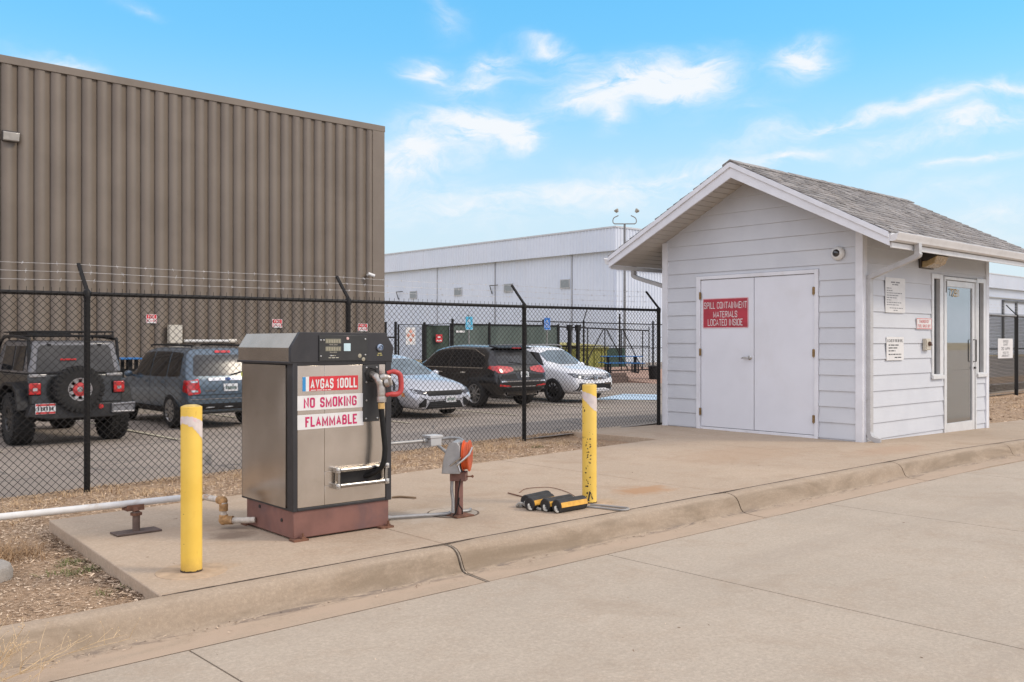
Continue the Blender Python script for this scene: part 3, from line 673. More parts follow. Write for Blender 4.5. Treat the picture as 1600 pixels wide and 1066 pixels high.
# glass door with its frame, side slots
fr = MB(); yf = SY0 - .03
fr.box((14.385, yf, -.09), (14.43, SY0 + .06, 2.35)); fr.box((15.555, yf, -.09), (15.595, SY0 + .06, 2.35)); fr.box((14.43, yf, 2.30), (15.555, SY0 + .06, 2.35))
fro = fr.build('door_frame', alu_m, shed, bevel=.004)
lf = MB(); y0, y1 = SY0 - .018, SY0 + .022
lf.box((14.437, y0, -.06), (14.50, y1, 2.292)); lf.box((15.455, y0, -.06), (15.548, y1, 2.292)); lf.box((14.50, y0, 2.20), (15.455, y1, 2.292)); lf.box((14.50, y0, -.06), (15.455, y1, .09))
lfo = lf.build('door', alu_m, shed, bevel=.003)
m = MB(); m.box((14.495, SY0 + .0, .085), (15.46, SY0 + .006, 2.205)); m.build('pane', doorglass_m, lfo)
m = MB(); m.tube([(15.49, SY0 - .02, 1.03), (15.49, SY0 - .06, 1.03), (15.49, SY0 - .06, 1.38), (15.49, SY0 - .02, 1.38)], .009, 8); m.cyl((15.52, SY0 - .02, .93), (15.52, SY0 - .045, .93), .018, 12); m.build('handle', M('dark_bronze', (.09, .085, .08), .4, .6), lfo)
m = MB(); m.cyl((14.45, SY0 - .03, 2.10), (14.45, SY0 - .03, 2.28), .012, 8); m.build('closer', M('closer_grey', (.3, .3, .29), .5), lfo)
m = MB(); text_into(m, '7291', 14.62, 2.05, 14.96, 2.17, lambda u, v: (u, SY0 - .012, v), .0); m.build('number', M('gold_numerals', (.55, .33, .07), .5), lfo)
for (a, b_, z0, z1) in (w1, w2):
    f_ = MB(); o0, o1 = a + .005, b_ - .005
    f_.box((o0, SY0 - .03, z0), (o0 + .065, SY0 + .05, z1)); f_.box((o1 - .115, SY0 - .03, z0), (o1, SY0 + .05, z1)); f_.box((o0 + .065, SY0 - .03, z1 - .07), (o1 - .115, SY0 + .05, z1)); f_.box((o0 + .065, SY0 - .03, z0), (o1 - .115, SY0 + .05, z0 + .06))
    f_.box((o0 - .012, SY0 - .055, z0 - .012), (o1 + .006, SY0 - .03, z0 + .045))
    wo = f_.build('window', alu_m, shed, bevel=.003)
    m = MB(); m.box((o0 + .06, SY0 + .03, z0 + .055), (o1 - .11, SY0 + .036, z1 - .065)); m.build('pane', slotglass_m, wo)
    m = MB(); m.box((o0 + .05, SY0 + .05, z0), (o1 - .1, SY0 + .09, z1)); m.build('backing', gap_m, wo)

# ------------------------------------------------------------------ things fixed to the shed
def sign(name, label, cat, w, h, place, plate_mat, rows, ink_mat, border=None, bmat=None, t=.004, group=None, bevel=.0, parent=None):
    """flat sign: plate plus lettering; place(u, v, d) -> point, u across, v up, d out of the face"""
    m = MB()
    P = rbox(w, h, min(w, h) * .04, 3)
    lo = [m.b.verts.new(place(u, v, 0)) for u, v in P]; hi = [m.b.verts.new(place(u, v, t)) for u, v in P]
    m._f(lo[::-1]); m._f(hi)
    for i in range(len(P)): m._f([lo[i], lo[(i + 1) % len(P)], hi[(i + 1) % len(P)], hi[i]])
    if parent is None:
        root = bpy.data.objects.new(name, None); COL.objects.link(root); tag(root, label, cat, group)
        m.build('plate', plate_mat, root)
    else: root = m.build(name, plate_mat, parent)
    if border:
        m = MB(); e, wd = border
        for (a, b_, c_, d_) in ((-w / 2 + e, -h / 2 + e, w / 2 - e, -h / 2 + e + wd), (-w / 2 + e, h / 2 - e - wd, w / 2 - e, h / 2 - e), (-w / 2 + e, -h / 2 + e + wd, -w / 2 + e + wd, h / 2 - e - wd), (w / 2 - e - wd, -h / 2 + e + wd, w / 2 - e, h / 2 - e - wd)):
            m.quad(place(a, b_, t + .001), place(c_, b_, t + .001), place(c_, d_, t + .001), place(a, d_, t + .001))
        m.build('border', bmat or ink_mat, root, fix=False)
    if rows:
        m = MB(); lines_into(m, rows, lambda u, v: place(u, v, t + .0012)); m.build('lettering', ink_mat, root, fix=False)
    return root
signwhite_m = M('sign_white', (.72, .71, .69), .45, var=.05, scale=9)
signred_m = M('sign_red', (.42, .035, .055), .5, var=.12, scale=6, dirt=(.30, .03, .04), dirt_amt=.6)
brightred_m = M('decal_red', (.60, .03, .04), .4, var=.08, scale=8)
magenta_m = M('faded_red_ink', (.52, .018, .11), .5, var=.15, scale=14)
ink_m = M('black_ink', (.05, .05, .055), .6)
greyink_m = M('grey_ink', (.22, .22, .23), .6)
signblue_m = M('sign_blue', (.02, .21, .52), .45, var=.1)
pink_m = M('sign_edge_pink', (.70, .42, .44), .5)
# spill sign: across the door in the direction of -y
cy_, cz_ = 8.246, 1.783
sign('wall_sign', 'red sign reading SPILL CONTAINMENT MATERIALS LOCATED INSIDE on the white double door', 'sign', .815, .455, lambda u, v, d: (SX0 - .023 - d, cy_ - u, cz_ + v), signred_m,
     [('SPILL CONTAINMENT', -.385, .07, .385, .17, -.02), ('MATERIALS', -.215, -.065, .215, .03, -.02), ('LOCATED INSIDE', -.315, -.19, .31, -.09, -.02)], signwhite_m, border=(.0, .012), bmat=pink_m)
def onside(cx, cz): return lambda u, v, d: (cx + u, SY0 - .026 - d, cz + v)
rows = [('~', -.14, .165, .14, .197), ('~', -.10, .135, .10, .163)]
for i, wd in enumerate((.14, .17, .46, .36, .30, .13, .44, .36)):
    zz = .105 - i * .033; rows.append(('~', -.265, zz - .02, -.265 + wd, zz))
rows += [('~', -.18, -.19, .22, -.170), ('~', -.06, -.222, .07, -.203)]
sign('notice_board', 'large white notice with small grey lettering beside the downspout on the shed', 'sign', .60, .49, onside(12.77, 2.002), signwhite_m, rows, greyink_m)
sign('notice_board', 'small white notice with bold heading under the larger notice on the shed', 'sign', .52, .33, onside(12.762, 1.253), signwhite_m,
     [('IN CASE OF FIRE OR SPILL', -.235, .09, .235, .13), ('~', -.20, .035, .10, .063), ('~', -.20, -.005, .06, .023), ('~', -.20, -.045, .0, -.017), ('~', -.20, -.095, .18, -.067), ('~', -.02, -.138, .2, -.112)], ink_m)
sign('wall_sign', 'small white and red sign reading EMERGENCY FUEL SHUT OFF beside the slot window', 'sign', .50, .165, onside(13.685, 1.614), signwhite_m,
     [('EMERGENCY', -.16, .012, .16, .055), ('FUEL SHUT OFF', -.21, -.055, .21, -.012)], brightred_m, border=(.006, .008))
t = thing('call_box', 'small beige shut off switch box on the shed below the red lettered sign', 'switch box', (13.735, SY0 - .02, 1.31))
m = MB(); m.box((-.085, -.05, -.085), (.085, 0, .085)); m.box((-.07, -.058, -.07), (.07, -.05, .07)); bx = m.build('box', M('beige_box', (.60, .55, .45), .5), t, bevel=.008)
m = MB(); m.lathe([(0, 0), (.03, 0), (.034, .012), (.022, .035), (0, .038)], (.0, -.058, .01), (0, -1, 0), 16); m.box((.03, -.085, -.02), (.06, -.058, .0)); m.build('button', M('brown_button', (.10, .05, .03), .5), t)
t = thing('wall_light', 'brown wall pack light with amber lens under the shed eave', 'light', (13.74, SY0 - .02, 2.545))
m = MB(); m.box((-.22, -.035, -.12), (.22, 0, .14)); m.build('backplate', M('bronze_enamel', (.06, .045, .035), .45), t, bevel=.006)
m = MB(); m.prism([(-.035, .13), (-.035, -.02), (-.11, -.01), (-.26, .06), (-.27, .085), (-.20, .125)], 'x', -.20, .20); m.build('hood', M('bronze_hood', (.035, .028, .024), .4), t, bevel=.01)
m = MB(); m.prism([(-.035, -.02), (-.036, -.11), (-.10, -.105), (-.21, -.06), (-.26, .055), (-.11, -.012)], 'x', -.195, .195); m.build('lens', M('amber_lens', (.42, .30, .15), .25, var=.2, scale=12, coat=.5), t, bevel=.01)
t = thing('security_camera', 'round white dome camera with black eye on the shed gable', 'camera', (SX0 - .02, 6.405, 2.557))
m = MB(); m.lathe([(0, 0), (.088, 0), (.095, .01), (.095, .03), (.082, .06), (.055, .075), (0, .075)], (0, 0, 0), (-1, 0, 0), 32); m.build('housing', white_m, t)
m = MB(); m.lathe([(.052, .074), (.05, .082), (.036, .096), (.015, .104), (0, .105)], (0, 0, 0), (-1, 0, 0), 24); m.build('eye', M('camera_black', (.015, .015, .017), .08, coat=1), t)
# ------------------------------------------------------------------ fuel dispenser
b = NB('stainless'); n = b.noise(30, 3, .5, stretch=(12, 12, .1)); n2 = b.noise(2.2, 4); n3 = b.noise(7, 5, .7, .5)
c = b.mix(b.ramp(n2, .3, .7), (.50, .445, .385), (.62, .56, .495)); c = b.mix(b.ramp(n3, .55, .75, 0, .25), c, (.42, .36, .30))
b.bump(b.noise(1.6, 2), .25, .012)
steelp_m = b.out(c, b.ramp(n, .3, .7, .225, .25), .95)
frame_m = M('charcoal_enamel', (.026, .025, .027), .42, var=.15, scale=5, dirt=(.10, .09, .08), dirt_amt=.3)
basebrown_m = M('brown_base_paint', (.20, .095, .075), .6, var=.15, scale=5, dirt=(.10, .07, .08), dirt_amt=.5, bump=.1)
rust_m = M('rust', (.16, .075, .045), .9, var=.35, scale=18, bump=.4)
hose_m = M('black_rubber', (.010, .0095, .009), .55, var=.2, scale=30, spec=.25)
nozz_m = M('nozzle_alloy', (.46, .43, .39), .38, .9, var=.15, scale=40)
redh_m = M('red_handle', (.46, .05, .045), .45, var=.12, scale=25)
D = thing('fuel_dispenser', 'stainless steel aviation fuel dispenser with black hood on a brown steel base', 'fuel pump', (3.105, 5.626, 0), R(-1.5))
DW, DD = .786, .80
m = MB(); m.box((.012, .015, .012), (DW - .012, DD - .06, .20)); baseo = m.build('base', basebrown_m, D, bevel=.006)
for fx, fy in ((.05, .0), (DW - .05, .0), (.05, DD - .045), (DW - .05, DD - .045)):
    m = MB(); m.box((fx - .055, fy - .03, .0), (fx + .055, fy + .05, .014)); m.cyl((fx + .02, fy - .01, .014), (fx + .02, fy - .01, .05), .008, 8); m.cyl((fx + .02, fy - .01, .014), (fx + .02, fy - .01, .026), .016, 6); m.build('anchor_plate', rust_m, baseo)
for hx, hz in ((.18, .12), (.52, .17)):
    m = MB(); m.cyl((.005, hx, hz), (.02, hx, hz), .012, 10); m.build('bolt', gap_m, baseo)
body = MB(); body.box((.02, .03, .205), (DW - .02, DD - .03, 1.2))
bo = body.build('cabinet', M('cabinet_core', (.02, .02, .021), .6), D)
m = MB()
for x0, x1, y0, y1 in ((0, .036, 0, .085), (DW - .045, DW + .002, 0, .06), (0, .05, DD - .03, DD), (DW - .045, DW, DD - .05, DD)): m.box((x0, y0, .198), (x1, y1, 1.205))
for x0, x1, y0, y1 in ((.036, DW - .045, .002, .03),): m.box((x0, y0, .198), (x1, y1, .218)); m.box((x0, y0, 1.188), (x1, y1, 1.206))
m.box((.002, .085, .198), (.03, DD - .03, .215)); m.box((.002, .085, 1.19), (.03, DD - .03, 1.206))
m.build('frame', frame_m, D, bevel=.004)
m = MB(); m.box((.038, .006, .22), (.243, .03, 1.186)); m.box((.2445, .006, .22), (DW - .047, .03, .352)); m.box((.2445, .006, .452), (DW - .047, .03, 1.186)); m.box((.2445, .006, .353), (.345, .03, .451)); m.box((.705, .006, .353), (DW - .047, .03, .451))
m.build('front_panel', steelp_m, D, bevel=.0015)
m = MB(); m.grid(lambda u, v: (.010 - .013 * (1 - (2 * v - 1) ** 2) * (1 - (2 * u - 1) ** 4), DD - .033 - (DD - .121) * u, .217 + .971 * v), 16, 28); sp = m.build('side_panel', steelp_m, D); sm_ = sp.modifiers.new('sheet', 'SOLIDIFY'); sm_.thickness = .02; sm_.offset = -1
m = MB(); m.box((DW - .03, .062, .217), (DW - .008, DD - .053, 1.188)); m.build('side_panel', steelp_m, D, bevel=.002)
m = MB(); m.box((.345, .012, .353), (.705, .02, .451)); m.build('slot_recess', gap_m, D)
OCT = [(-.017, 1.207), (-.017, 1.31), (.05, 1.414), (.738, 1.414), (.806, 1.308), (.79, 1.207)]
m = MB(); m.prism(OCT, 'y', -.004, .03); hood = m.build('hood', frame_m, D, bevel=.003)
m = MB(); m.prism([(-.012, 1.212), (-.012, 1.308), (.052, 1.408), (.736, 1.408), (.80, 1.306), (.785, 1.212)], 'y', .03, DD + .03); 
m.build('hood_skin', steelp_m, hood, sharp=20)
m = MB(); m.prism([(-.02, 1.198), (-.02, 1.214), (.795, 1.214), (.795, 1.198)], 'y', .0, DD + .035); m.build('hood_lip', frame_m, hood, bevel=.003)
dm = M('panel_black', (.028, .028, .026), .35, var=.15, scale=12); lcd_m = M('dead_display', (.20, .19, .14), .3, var=.15, scale=30); cream_m = M('cream_print', (.55, .52, .42), .6)
m = MB(); m.box((.193, -.012, 1.217), (.578, -.004, 1.394)); dp = m.build('display_panel', dm, hood, bevel=.002)
for z0 in (1.338, 1.284):
    m = MB(); m.box((.24, -.0145, z0), (.362, -.012, z0 + .032))
    lo_ = m.build('display', lcd_m, dp)
    m = MB()
    for k in range(6): m.quad((.246 + k * .0195, -.0152, z0 + .004), (.258 + k * .0195, -.0152, z0 + .004), (.258 + k * .0195, -.0152, z0 + .027), (.246 + k * .0195, -.0152, z0 + .027))
    m.build('digits', M('display_digits', (.30, .28, .20), .4), lo_, fix=False)
m = MB(); lines_into(m, [('TOTAL SALE', .270, 1.325, .335, 1.333), ('GALLONS', .275, 1.272, .33, 1.280), ('~', .275, 1.249, .32, 1.257), ('~', .265, 1.234, .345, 1.243)], lambda u, v: (u, -.0128, v)); m.build('lettering', cream_m, dp, fix=False)
m = MB(); m.box((.385, -.0145, 1.284), (.438, -.012, 1.338)); st = m.build('decal', M('pale_blue_decal', (.52, .68, .72), .5), dp)
m = MB()
for bx, bz in ((.205, 1.36), (.228, 1.36), (.205, 1.25), (.56, 1.368), (.56, 1.256), (.283, 1.252)): m.lathe([(0, 0), (.007, 0), (.005, .004), (0, .005)], (bx, -.012, bz), (0, -1, 0), 10)
m.build('screws', steel_m, dp)
m = MB(); m.lathe([(0, 0), (.011, 0), (.009, .006), (0, .007)], (.415, -.012, 1.372), (0, -1, 0), 12); m.build('indicator', M('pink_lamp', (.7, .45, .42), .4), dp)
m = MB()
for bx, bz, w_ in ((.515, 1.25, .015), (.545, 1.225, .014)): m.lathe([(0, 0), (w_, 0), (0, .003)], (bx, -.012, bz), (0, -1, 0), 14)
m.build('seal', M('seal_print', (.33, .30, .22), .5), dp)
m = MB(); m.lathe([(0, 0), (.026, 0), (.026, .012), (.018, .018), (.018, .01), (.008, .01), (.006, .022), (0, .022)], (.684, -.004, 1.307), (0, -1, 0), 20); m.build('lock', M('blue_steel', (.30, .36, .45), .3, .8), hood)
m = MB(); lines_into(m, [('~', .668, 1.261, .70, 1.271), ('~', .662, 1.248, .706, 1.258)], lambda u, v: (u, -.0055, v)); m.build('lettering', M('yellow_print', (.50, .44, .16), .6), hood, fix=False)
def onfront(cx, cz, rot=0, off=.0): return lambda u, v, d: (cx + u * math.cos(rot) - v * math.sin(rot), .006 - off - d, cz + u * math.sin(rot) + v * math.cos(rot))
lb = sign('brand_label', '', '', .437, .100, onfront(.2915, 1.060, R(.0)), signwhite_m, [], ink_m, parent=D, t=.002)
m = MB(); P_ = onfront(.2915, 1.060); m.quad(P_(-.2175, -.049, .003), P_(-.193, -.049, .003), P_(-.193, .049, .003), P_(-.2175, .049, .003)); m.build('stripe', M('label_blue', (.03, .25, .55), .5), lb, fix=False)
m = MB(); m.quad(P_(-.167, -.049, .003), P_(.218, -.049, .003), P_(.218, .051, .003), P_(-.167, .051, .003)); m.build('red_field', brightred_m, lb, fix=False)
m = MB(); lines_into(m, [('AVGAS', -.158, -.034, .02, .036, .06), ('100LL', .045, -.034, .208, .036, .06), ('~', -.155, -.047, .0, -.038)], lambda u, v: P_(u, v, .0045)); m.build('lettering', signwhite_m, lb, fix=False)
lb = sign('warning_label', '', '', .515, .100, onfront(.293, .9325, R(.3)), signwhite_m, [('NO', -.21, -.035, -.125, .035, .06), ('SMOKING', -.085, -.035, .205, .035, .06)], magenta_m, parent=D, t=.002)
lb = sign('warning_label', '', '', .518, .100, onfront(.295, .803, R(.5)), signwhite_m, [('FLAMMABLE', -.20, -.035, .205, .035, .06)], magenta_m, parent=D, t=.002)
m = MB()
for z0 in (1.100, 1.075): m.quad((-.004, .61, z0), (-.004, .61, z0 + .013), (-.004, .73, z0 + .013), (-.004, .73, z0))
m.build('side_label', signwhite_m, D, fix=False)
m = MB(); m.lathe([(0, 0), (.018, 0), (.018, .004), (0, .004)], (-.001, DD - .02, 1.11), (-1, 0, 0), 16); m.build('tag', M('yellow_tag', (.55, .60, .08), .5), D)
# nozzle boot, nozzle, hose
m = MB(); m.box((.549, -.002, .778), (.684, .006, 1.186)); bt = m.build('nozzle_plate', M('boot_black', (.035, .034, .033), .45), D, bevel=.002)
m = MB()
for bx, bz in ((.575, 1.165), (.66, 1.165), (.572, .80), (.665, .80), (.575, .93), (.575, 1.06)): m.lathe([(0, 0), (.008, 0), (.006, .005), (0, .006)], (bx, -.002, bz), (0, -1, 0), 10)
m.build('screws', steel_m, bt)
m = MB(); m.lathe([(0, .001), (.047, .001), (.047, .004), (.055, .006), (.05, .012), (.047, .006)], (.612, -.002, 1.115), (0, -1, 0), 6, closed=False); m.build('boot_opening', gap_m, bt)
m = MB()
m.tube(bez([(.612, -.006, 1.118), (.617, -.05, 1.105), (.632, -.075, 1.075), (.645, -.082, 1.03), (.649, -.083, .95)], 6), [.022] * 6 + [.026] * 6 + [.030] * 6 + [.031] * 6 + [.026], 14)
m.tube([(.649, -.083, .96), (.649, -.083, .945), (.649, -.083, .92)], [.034, .036, .034], 14)
m.tube(bez([(.64, -.085, 1.09), (.67, -.10, 1.10), (.70, -.11, 1.085), (.715, -.11, 1.04)], 5), [.026] * 5 + [.022] * 5 + [.014] * 6, 10)
m.lathe([(0, 0), (.03, 0), (.034, .012), (.03, .03), (0, .034)], (.668, -.10, 1.055), (.6, -.6, .2), 14)
nz = m.build('nozzle', nozz_m, D)
m = MB(); m.tube(bez([(.685, -.10, 1.125), (.73, -.115, 1.135), (.775, -.125, 1.115), (.785, -.13, 1.06), (.782, -.13, 1.0), (.755, -.125, .975), (.70, -.115, .975), (.672, -.10, .968)], 5), [.015] * 5 + [.019] * 25 + [.015] * 5 + [.011], 10); m.build('handle_guard', redh_m, nz)
m = MB(); m.tube(bez([(.72, -.11, 1.075), (.735, -.118, 1.04), (.73, -.12, 1.0)], 4), .008, 8); m.build('trigger', black_m, nz)
m = MB(); m.tube(bez([(.649, -.083, .925), (.650, -.083, .86), (.664, -.09, .70), (.668, -.10, .58), (.655, -.095, .48), (.63, -.055, .425), (.59, .0, .395), (.55, .05, .38)], 8), .0195, 14); hs = m.build('hose', hose_m, D)
m = MB(); m.tube([(.649, -.083, .915), (.649, -.083, .872)], .0235, 14); m.build('hose_band', M('amber_band', (.62, .40, .14), .5, var=.2, scale=40), hs)
m = MB()
for z0 in (.347, .455): m.cyl((.345, -.03, z0), (.715, -.03, z0), .0165, 14)
for x0 in (.333, .722): m.cyl((x0, -.028, .362), (x0, -.028, .442), .015, 12)
ro = m.build('hose_roller', chrome_m, D)
m = MB()
for x0 in (.322, .722):
    for z0 in (.345, .457): m.box((x0 - .016, -.052, z0 - .018), (x0 + .016, .006, z0 + .018)); m.cyl((x0, -.06, z0), (x0, -.05, z0), .012, 6)
m.build('roller_bracket', steel_m, ro, bevel=.003)
# ------------------------------------------------------------------ white supply pipe
pipe_m = M('white_pipe_paint', (.66, .655, .63), .5, var=.06, scale=10, dirt=(.42, .30, .18), dirt_amt=.5)
rpipe_m = M('rusty_pipe_paint', (.58, .52, .44), .65, var=.2, scale=22, dirt=(.36, .16, .05), dirt_amt=.95)
P = thing('supply_pipe', 'white steel fuel supply pipe with rusty elbows running into the dispenser base', 'pipe', (0, 0, 0))
m = MB(); m.tube([(-1.5, 6.80, .215), (1.6, 6.765, .20), (2.44, 6.71, .20), (2.80, 6.69, .20)], .024, 14); pp = m.build('pipe', pipe_m, P)
m = MB(); m.tube([(2.80, 6.69, .20), (2.92, 6.66, .20)], .0225, 12); m.tube([(2.93, 6.64, .198), (2.955, 6.40, .20)], .022, 12); m.tube([(2.955, 6.36, .19), (2.955, 6.36, .085)], .022, 12); m.tube([(2.955, 6.345, .06), (3.12, 6.20, .065)], .022, 12); m.build('spur', rpipe_m, P)
m = MB()
fit_m = M('rusty_fitting', (.42, .24, .10), .8, var=.35, scale=25, dirt=(.5, .42, .33), dirt_amt=.7, bump=.3)
for c0, d0, tb in (((2.925, 6.66, .20), .034, [((2.87, 6.67, .2), (2.91, 6.665, .2))]), ((2.955, 6.375, .198), .036, [((2.955, 6.38, .2), (2.955, 6.43, .2)), ((2.955, 6.36, .18), (2.955, 6.36, .13))]), ((2.955, 6.36, .062), .036, [((2.955, 6.36, .10), (2.955, 6.36, .06)), ((2.96, 6.35, .062), (3.0, 6.305, .064))])):
    m = MB(); m.sphere(c0, d0, 2)
    for a_, b2 in tb: m.tube([a_, b2], .0315, 12)
    m.build('elbow', fit_m, P)
m = MB()
m.b.free()
S = thing('pipe_stand', 'rusty steel pedestal on a flat plate holding up the white pipe', 'pipe support', (2.437, 6.645, 0))
m = MB(); m.box((-.155, -.075, .003), (.155, .075, .014)); m.build('plate', M('dark_plate', (.12, .085, .07), .8, var=.2, scale=12), S, bevel=.002)
m = MB(); m.cyl((0, .0, .012), (0, .0, .15), .026, 14); m.build('post', M('brown_post', (.14, .095, .075), .75, var=.2, scale=20), S)
m = MB(); m.cyl((0, 0, .125), (0, 0, .142), .040, 14); m.cyl((0, 0, .142), (0, .02, .168), .024, 12); m.prism([(-.055, .155), (.055, .155), (.05, .195), (.03, .172), (-.03, .172), (-.05, .195)], 'x', -.06, .06, Matrix.Translation((0, .06, 0))); m.build('saddle', rust_m, S)
# ------------------------------------------------------------------ bollards
b = NB('bollard_yellow'); x, y, z = b.xyz()
n = b.noise(9, 5, .7); c = b.mix(b.ramp(b.noise(3, 4), .3, .7), (.80, .52, .075), (.88, .60, .11)); c = b.mix(b.ramp(b.noise(20, 4, .7, stretch=(1, 1, .3)), .6, .8, 0, .4), c, (.62, .33, .05))
chip = b.math('MULTIPLY', b.ramp(b.noise(17, 4, .75, .5), .70, .705), 1.0); c = b.mix(chip, c, (.05, .035, .02)); c = b.mix(b.ramp(b.math('ADD', z, b.math('MULTIPLY', b.noise(14, 4, .7), .12)), .16, .05, 0, .55), c, (.40, .24, .06)); c = b.mix(b.ramp(b.noise(60, 3, .8, stretch=(1, 1, .15)), .66, .72, 0, .5), c, (.50, .27, .04))
yel_m = b.out(c, .42)
b = NB('bollard_yellow_chipped'); x, y, z = b.xyz()
c = b.mix(b.ramp(b.noise(3, 4), .3, .7), (.80, .53, .085), (.88, .61, .13)); c = b.mix(b.ramp(b.noise(20, 4, .7, stretch=(1, 1, .3)), .6, .8, 0, .4), c, (.62, .33, .05))
dx = b.math('SUBTRACT', b.math('ARCTAN2', y, x), -2.42); band = b.ramp(b.math('ABSOLUTE', dx), .75, .1)
zz = b.math('MULTIPLY', b.ramp(z, .70, .58), band)
nv = b.n.new('ShaderNodeTexNoise'); nv.inputs['Scale'].default_value = 40; b.l.new(b.co, nv.inputs['Vector'])
wv_ = b.n.new('ShaderNodeVectorMath'); wv_.operation = 'MULTIPLY_ADD'; b.l.new(nv.outputs['Color'], wv_.inputs[0]); wv_.inputs[1].default_value = (.02, .02, .03); b.l.new(b.co, wv_.inputs[2])
vd_ = b.voro(62, 'F1', vec=wv_.outputs[0]); vc_ = b.n.new('ShaderNodeSeparateColor'); b.l.new(b.voro(62, 'F1', vec=wv_.outputs[0], out='Color'), vc_.inputs[0])
prob = b.math('MULTIPLY_ADD', b.math('MULTIPLY', zz, b.ramp(b.noise(5, 3, .7), .35, .6, .3, 1.)), .38, .02)
ch = b.math('MULTIPLY', b.math('LESS_THAN', vc_.outputs[0], prob), b.math('LESS_THAN', vd_, b.math('MULTIPLY_ADD', vc_.outputs[1], .32, .22))); c = b.mix(ch, c, (.035, .025, .018)); yelc_m = b.out(c, .42)
tape_m = M('worn_tape', (.66, .58, .54), .6, var=.1, scale=20, dirt=(.75, .30, .36), dirt_amt=.6)
cap_m = M('bollard_cap_concrete', (.55, .40, .14), .8, var=.25, scale=25, bump=.4)
def bollard(label, loc, h, mat, seed, cap):
    t = thing('bollard', label, 'bollard', loc, 0, 'yellow bollards on the concrete apron')
    m = MB(); m.lathe([(.0, 0), (.0605, 0), (.0605, h), (.057, h + .002), (.0, h + .002)], seg=36); po = m.build('post', mat, t)
    m = MB(); m.lathe([(.054, h - .0), (.05, h + .007), (.03, h + .012), (0, h + .014)], seg=24); m.build('cap', cap_m, t)
    m = MB(); rg = random.Random(seed); n = 40; lo, hi = [], []
    for k in range(n + 1):
        a = 2 * math.pi * k / n
        zt = h - (.075 + .028 * math.sin(a + seed) + .008 * rg.random()); zb = zt - (.075 + .04 * math.sin(a * 1.0 + 1.4 * seed) + .012 * rg.random())
        lo.append(m.b.verts.new((.0618 * math.cos(a), .0618 * math.sin(a), zb))); hi.append(m.b.verts.new((.0618 * math.cos(a), .0618 * math.sin(a), zt)))
    for k in range(n): m._f([lo[k], lo[k + 1], hi[k + 1], hi[k]])
    m.build('tape', tape_m, t)
    m = MB(); lo, hi = [], []
    for k in range(n + 1):
        a = 2 * math.pi * k / n; zt = .010 + .012 * abs(noise.noise((math.cos(a) * 3, math.sin(a) * 3, seed)))
        lo.append(m.b.verts.new((.0617 * math.cos(a), .0617 * math.sin(a), 0))); hi.append(m.b.verts.new((.0617 * math.cos(a), .0617 * math.sin(a), zt)))
    for k in range(n): m._f([lo[k], lo[k + 1], hi[k + 1], hi[k]])
    m.build('bare_base', M('bare_rust%d' % seed, (.06, .04, .025), .9), t)
    return t
bollard('yellow bollard with white tape band standing left of the fuel dispenser', (2.266, 5.305, .002), .966, yel_m, 1, cap_m)
bo2 = bollard('chipped yellow bollard with pink and white tape next to the rubber chocks', (5.697, 5.321, .002), .985, yelc_m, 2, cap_m)
m = MB(); aa = -2.28
def onb(u, v): a = aa + u / .062; return (.0622 * math.cos(a), .0622 * math.sin(a), v)
m.quad(onb(-.022, .025), onb(-.010, .022), onb(.004, .10), onb(-.010, .105)); m.quad(onb(-.008, .105), onb(.004, .10), onb(.026, .04), onb(.016, .035)); m.build('painted_mark', M('black_paint_mark', (.05, .04, .03), .7), bo2, fix=False)
# ------------------------------------------------------------------ grounding reel
G = thing('grounding_reel', 'grey grounding cable reel with orange drum on a rusty brown post', 'cable reel', (4.52, 5.60, 0))
galv_m = M('galvanised_grey', (.36, .355, .345), .5, .5, var=.12, scale=14)
m = MB(); m.box((-.085, -.085, .002), (.085, .085, .014)); m.build('base_plate', rust_m, G, bevel=.002)
m = MB(); m.box((-.024, -.024, .012), (.024, .024, .29)); m.build('post', basebrown_m, G, bevel=.004)
AX = A - R(90) + R(-7)     # direction of the drum axle
Mx = Matrix.Translation((0, 0, 0)) @ Matrix.Rotation(AX, 4, 'Z')
m = MB(); m.box((-.062, -.05, .275), (.062, .05, .345), Mx); m.build('bracket', M('bracket_brown', (.17, .085, .065), .7, var=.2, scale=15), G, bevel=.004)
m = MB(); m.prism([(-.115, .34), (.025, .34), (.03, .50), (.026, .55), (.005, .58), (-.03, .585), (-.06, .565), (-.085, .51), (-.105, .43)], 'y', -.11, .10, Mx); m.build('housing', galv_m, G, bevel=.004)
m = MB(); m.lathe([(0, 0), (.112, 0), (.120, .004), (.120, .008), (.104, .010), (.106, .02), (.103, .03), (.106, .04), (.104, .046), (.120, .048), (.120, .054), (0, .056)], Mx @ Vector((.033, 0, .468)), Mx.to_3x3() @ Vector((1, 0, 0)), 40); dr_ = m.build('drum', M('orange_enamel', (.62, .10, .02), .45, var=.12, scale=9), G)
m = MB(); m.lathe([(.030, .058), (.07, .057), (.10, .060), (.114, .056), (.108, .052)], Mx @ Vector((.033, 0, .468)), Mx.to_3x3() @ Vector((1, 0, 0)), 30); m.build('drum_face', M('orange_shade_enamel', (.46, .075, .02), .5, var=.2, scale=9), dr_)
m = MB(); m.tube([Mx @ Vector(p) for p in ((.01, -.135, .41), (.03, -.14, .43), (.10, -.125, .49), (.11, -.05, .535))], .009, 8); m.tube([Mx @ Vector(p) for p in ((-.05, -.112, .40), (.04, -.14, .47))], .006, 6); m.tube([Mx @ Vector(p) for p in ((.0, -.115, .45), (.03, -.115, .36))], .007, 6); m.build('cable_guide', steel_m, G)
m = MB(); m.tube(bez([(-.05, .02, .30), (-.055, .02, .2), (-.05, .01, .12), (-.06, .0, .03)], 5), .013, 8); m.build('conduit', galv_m, G)
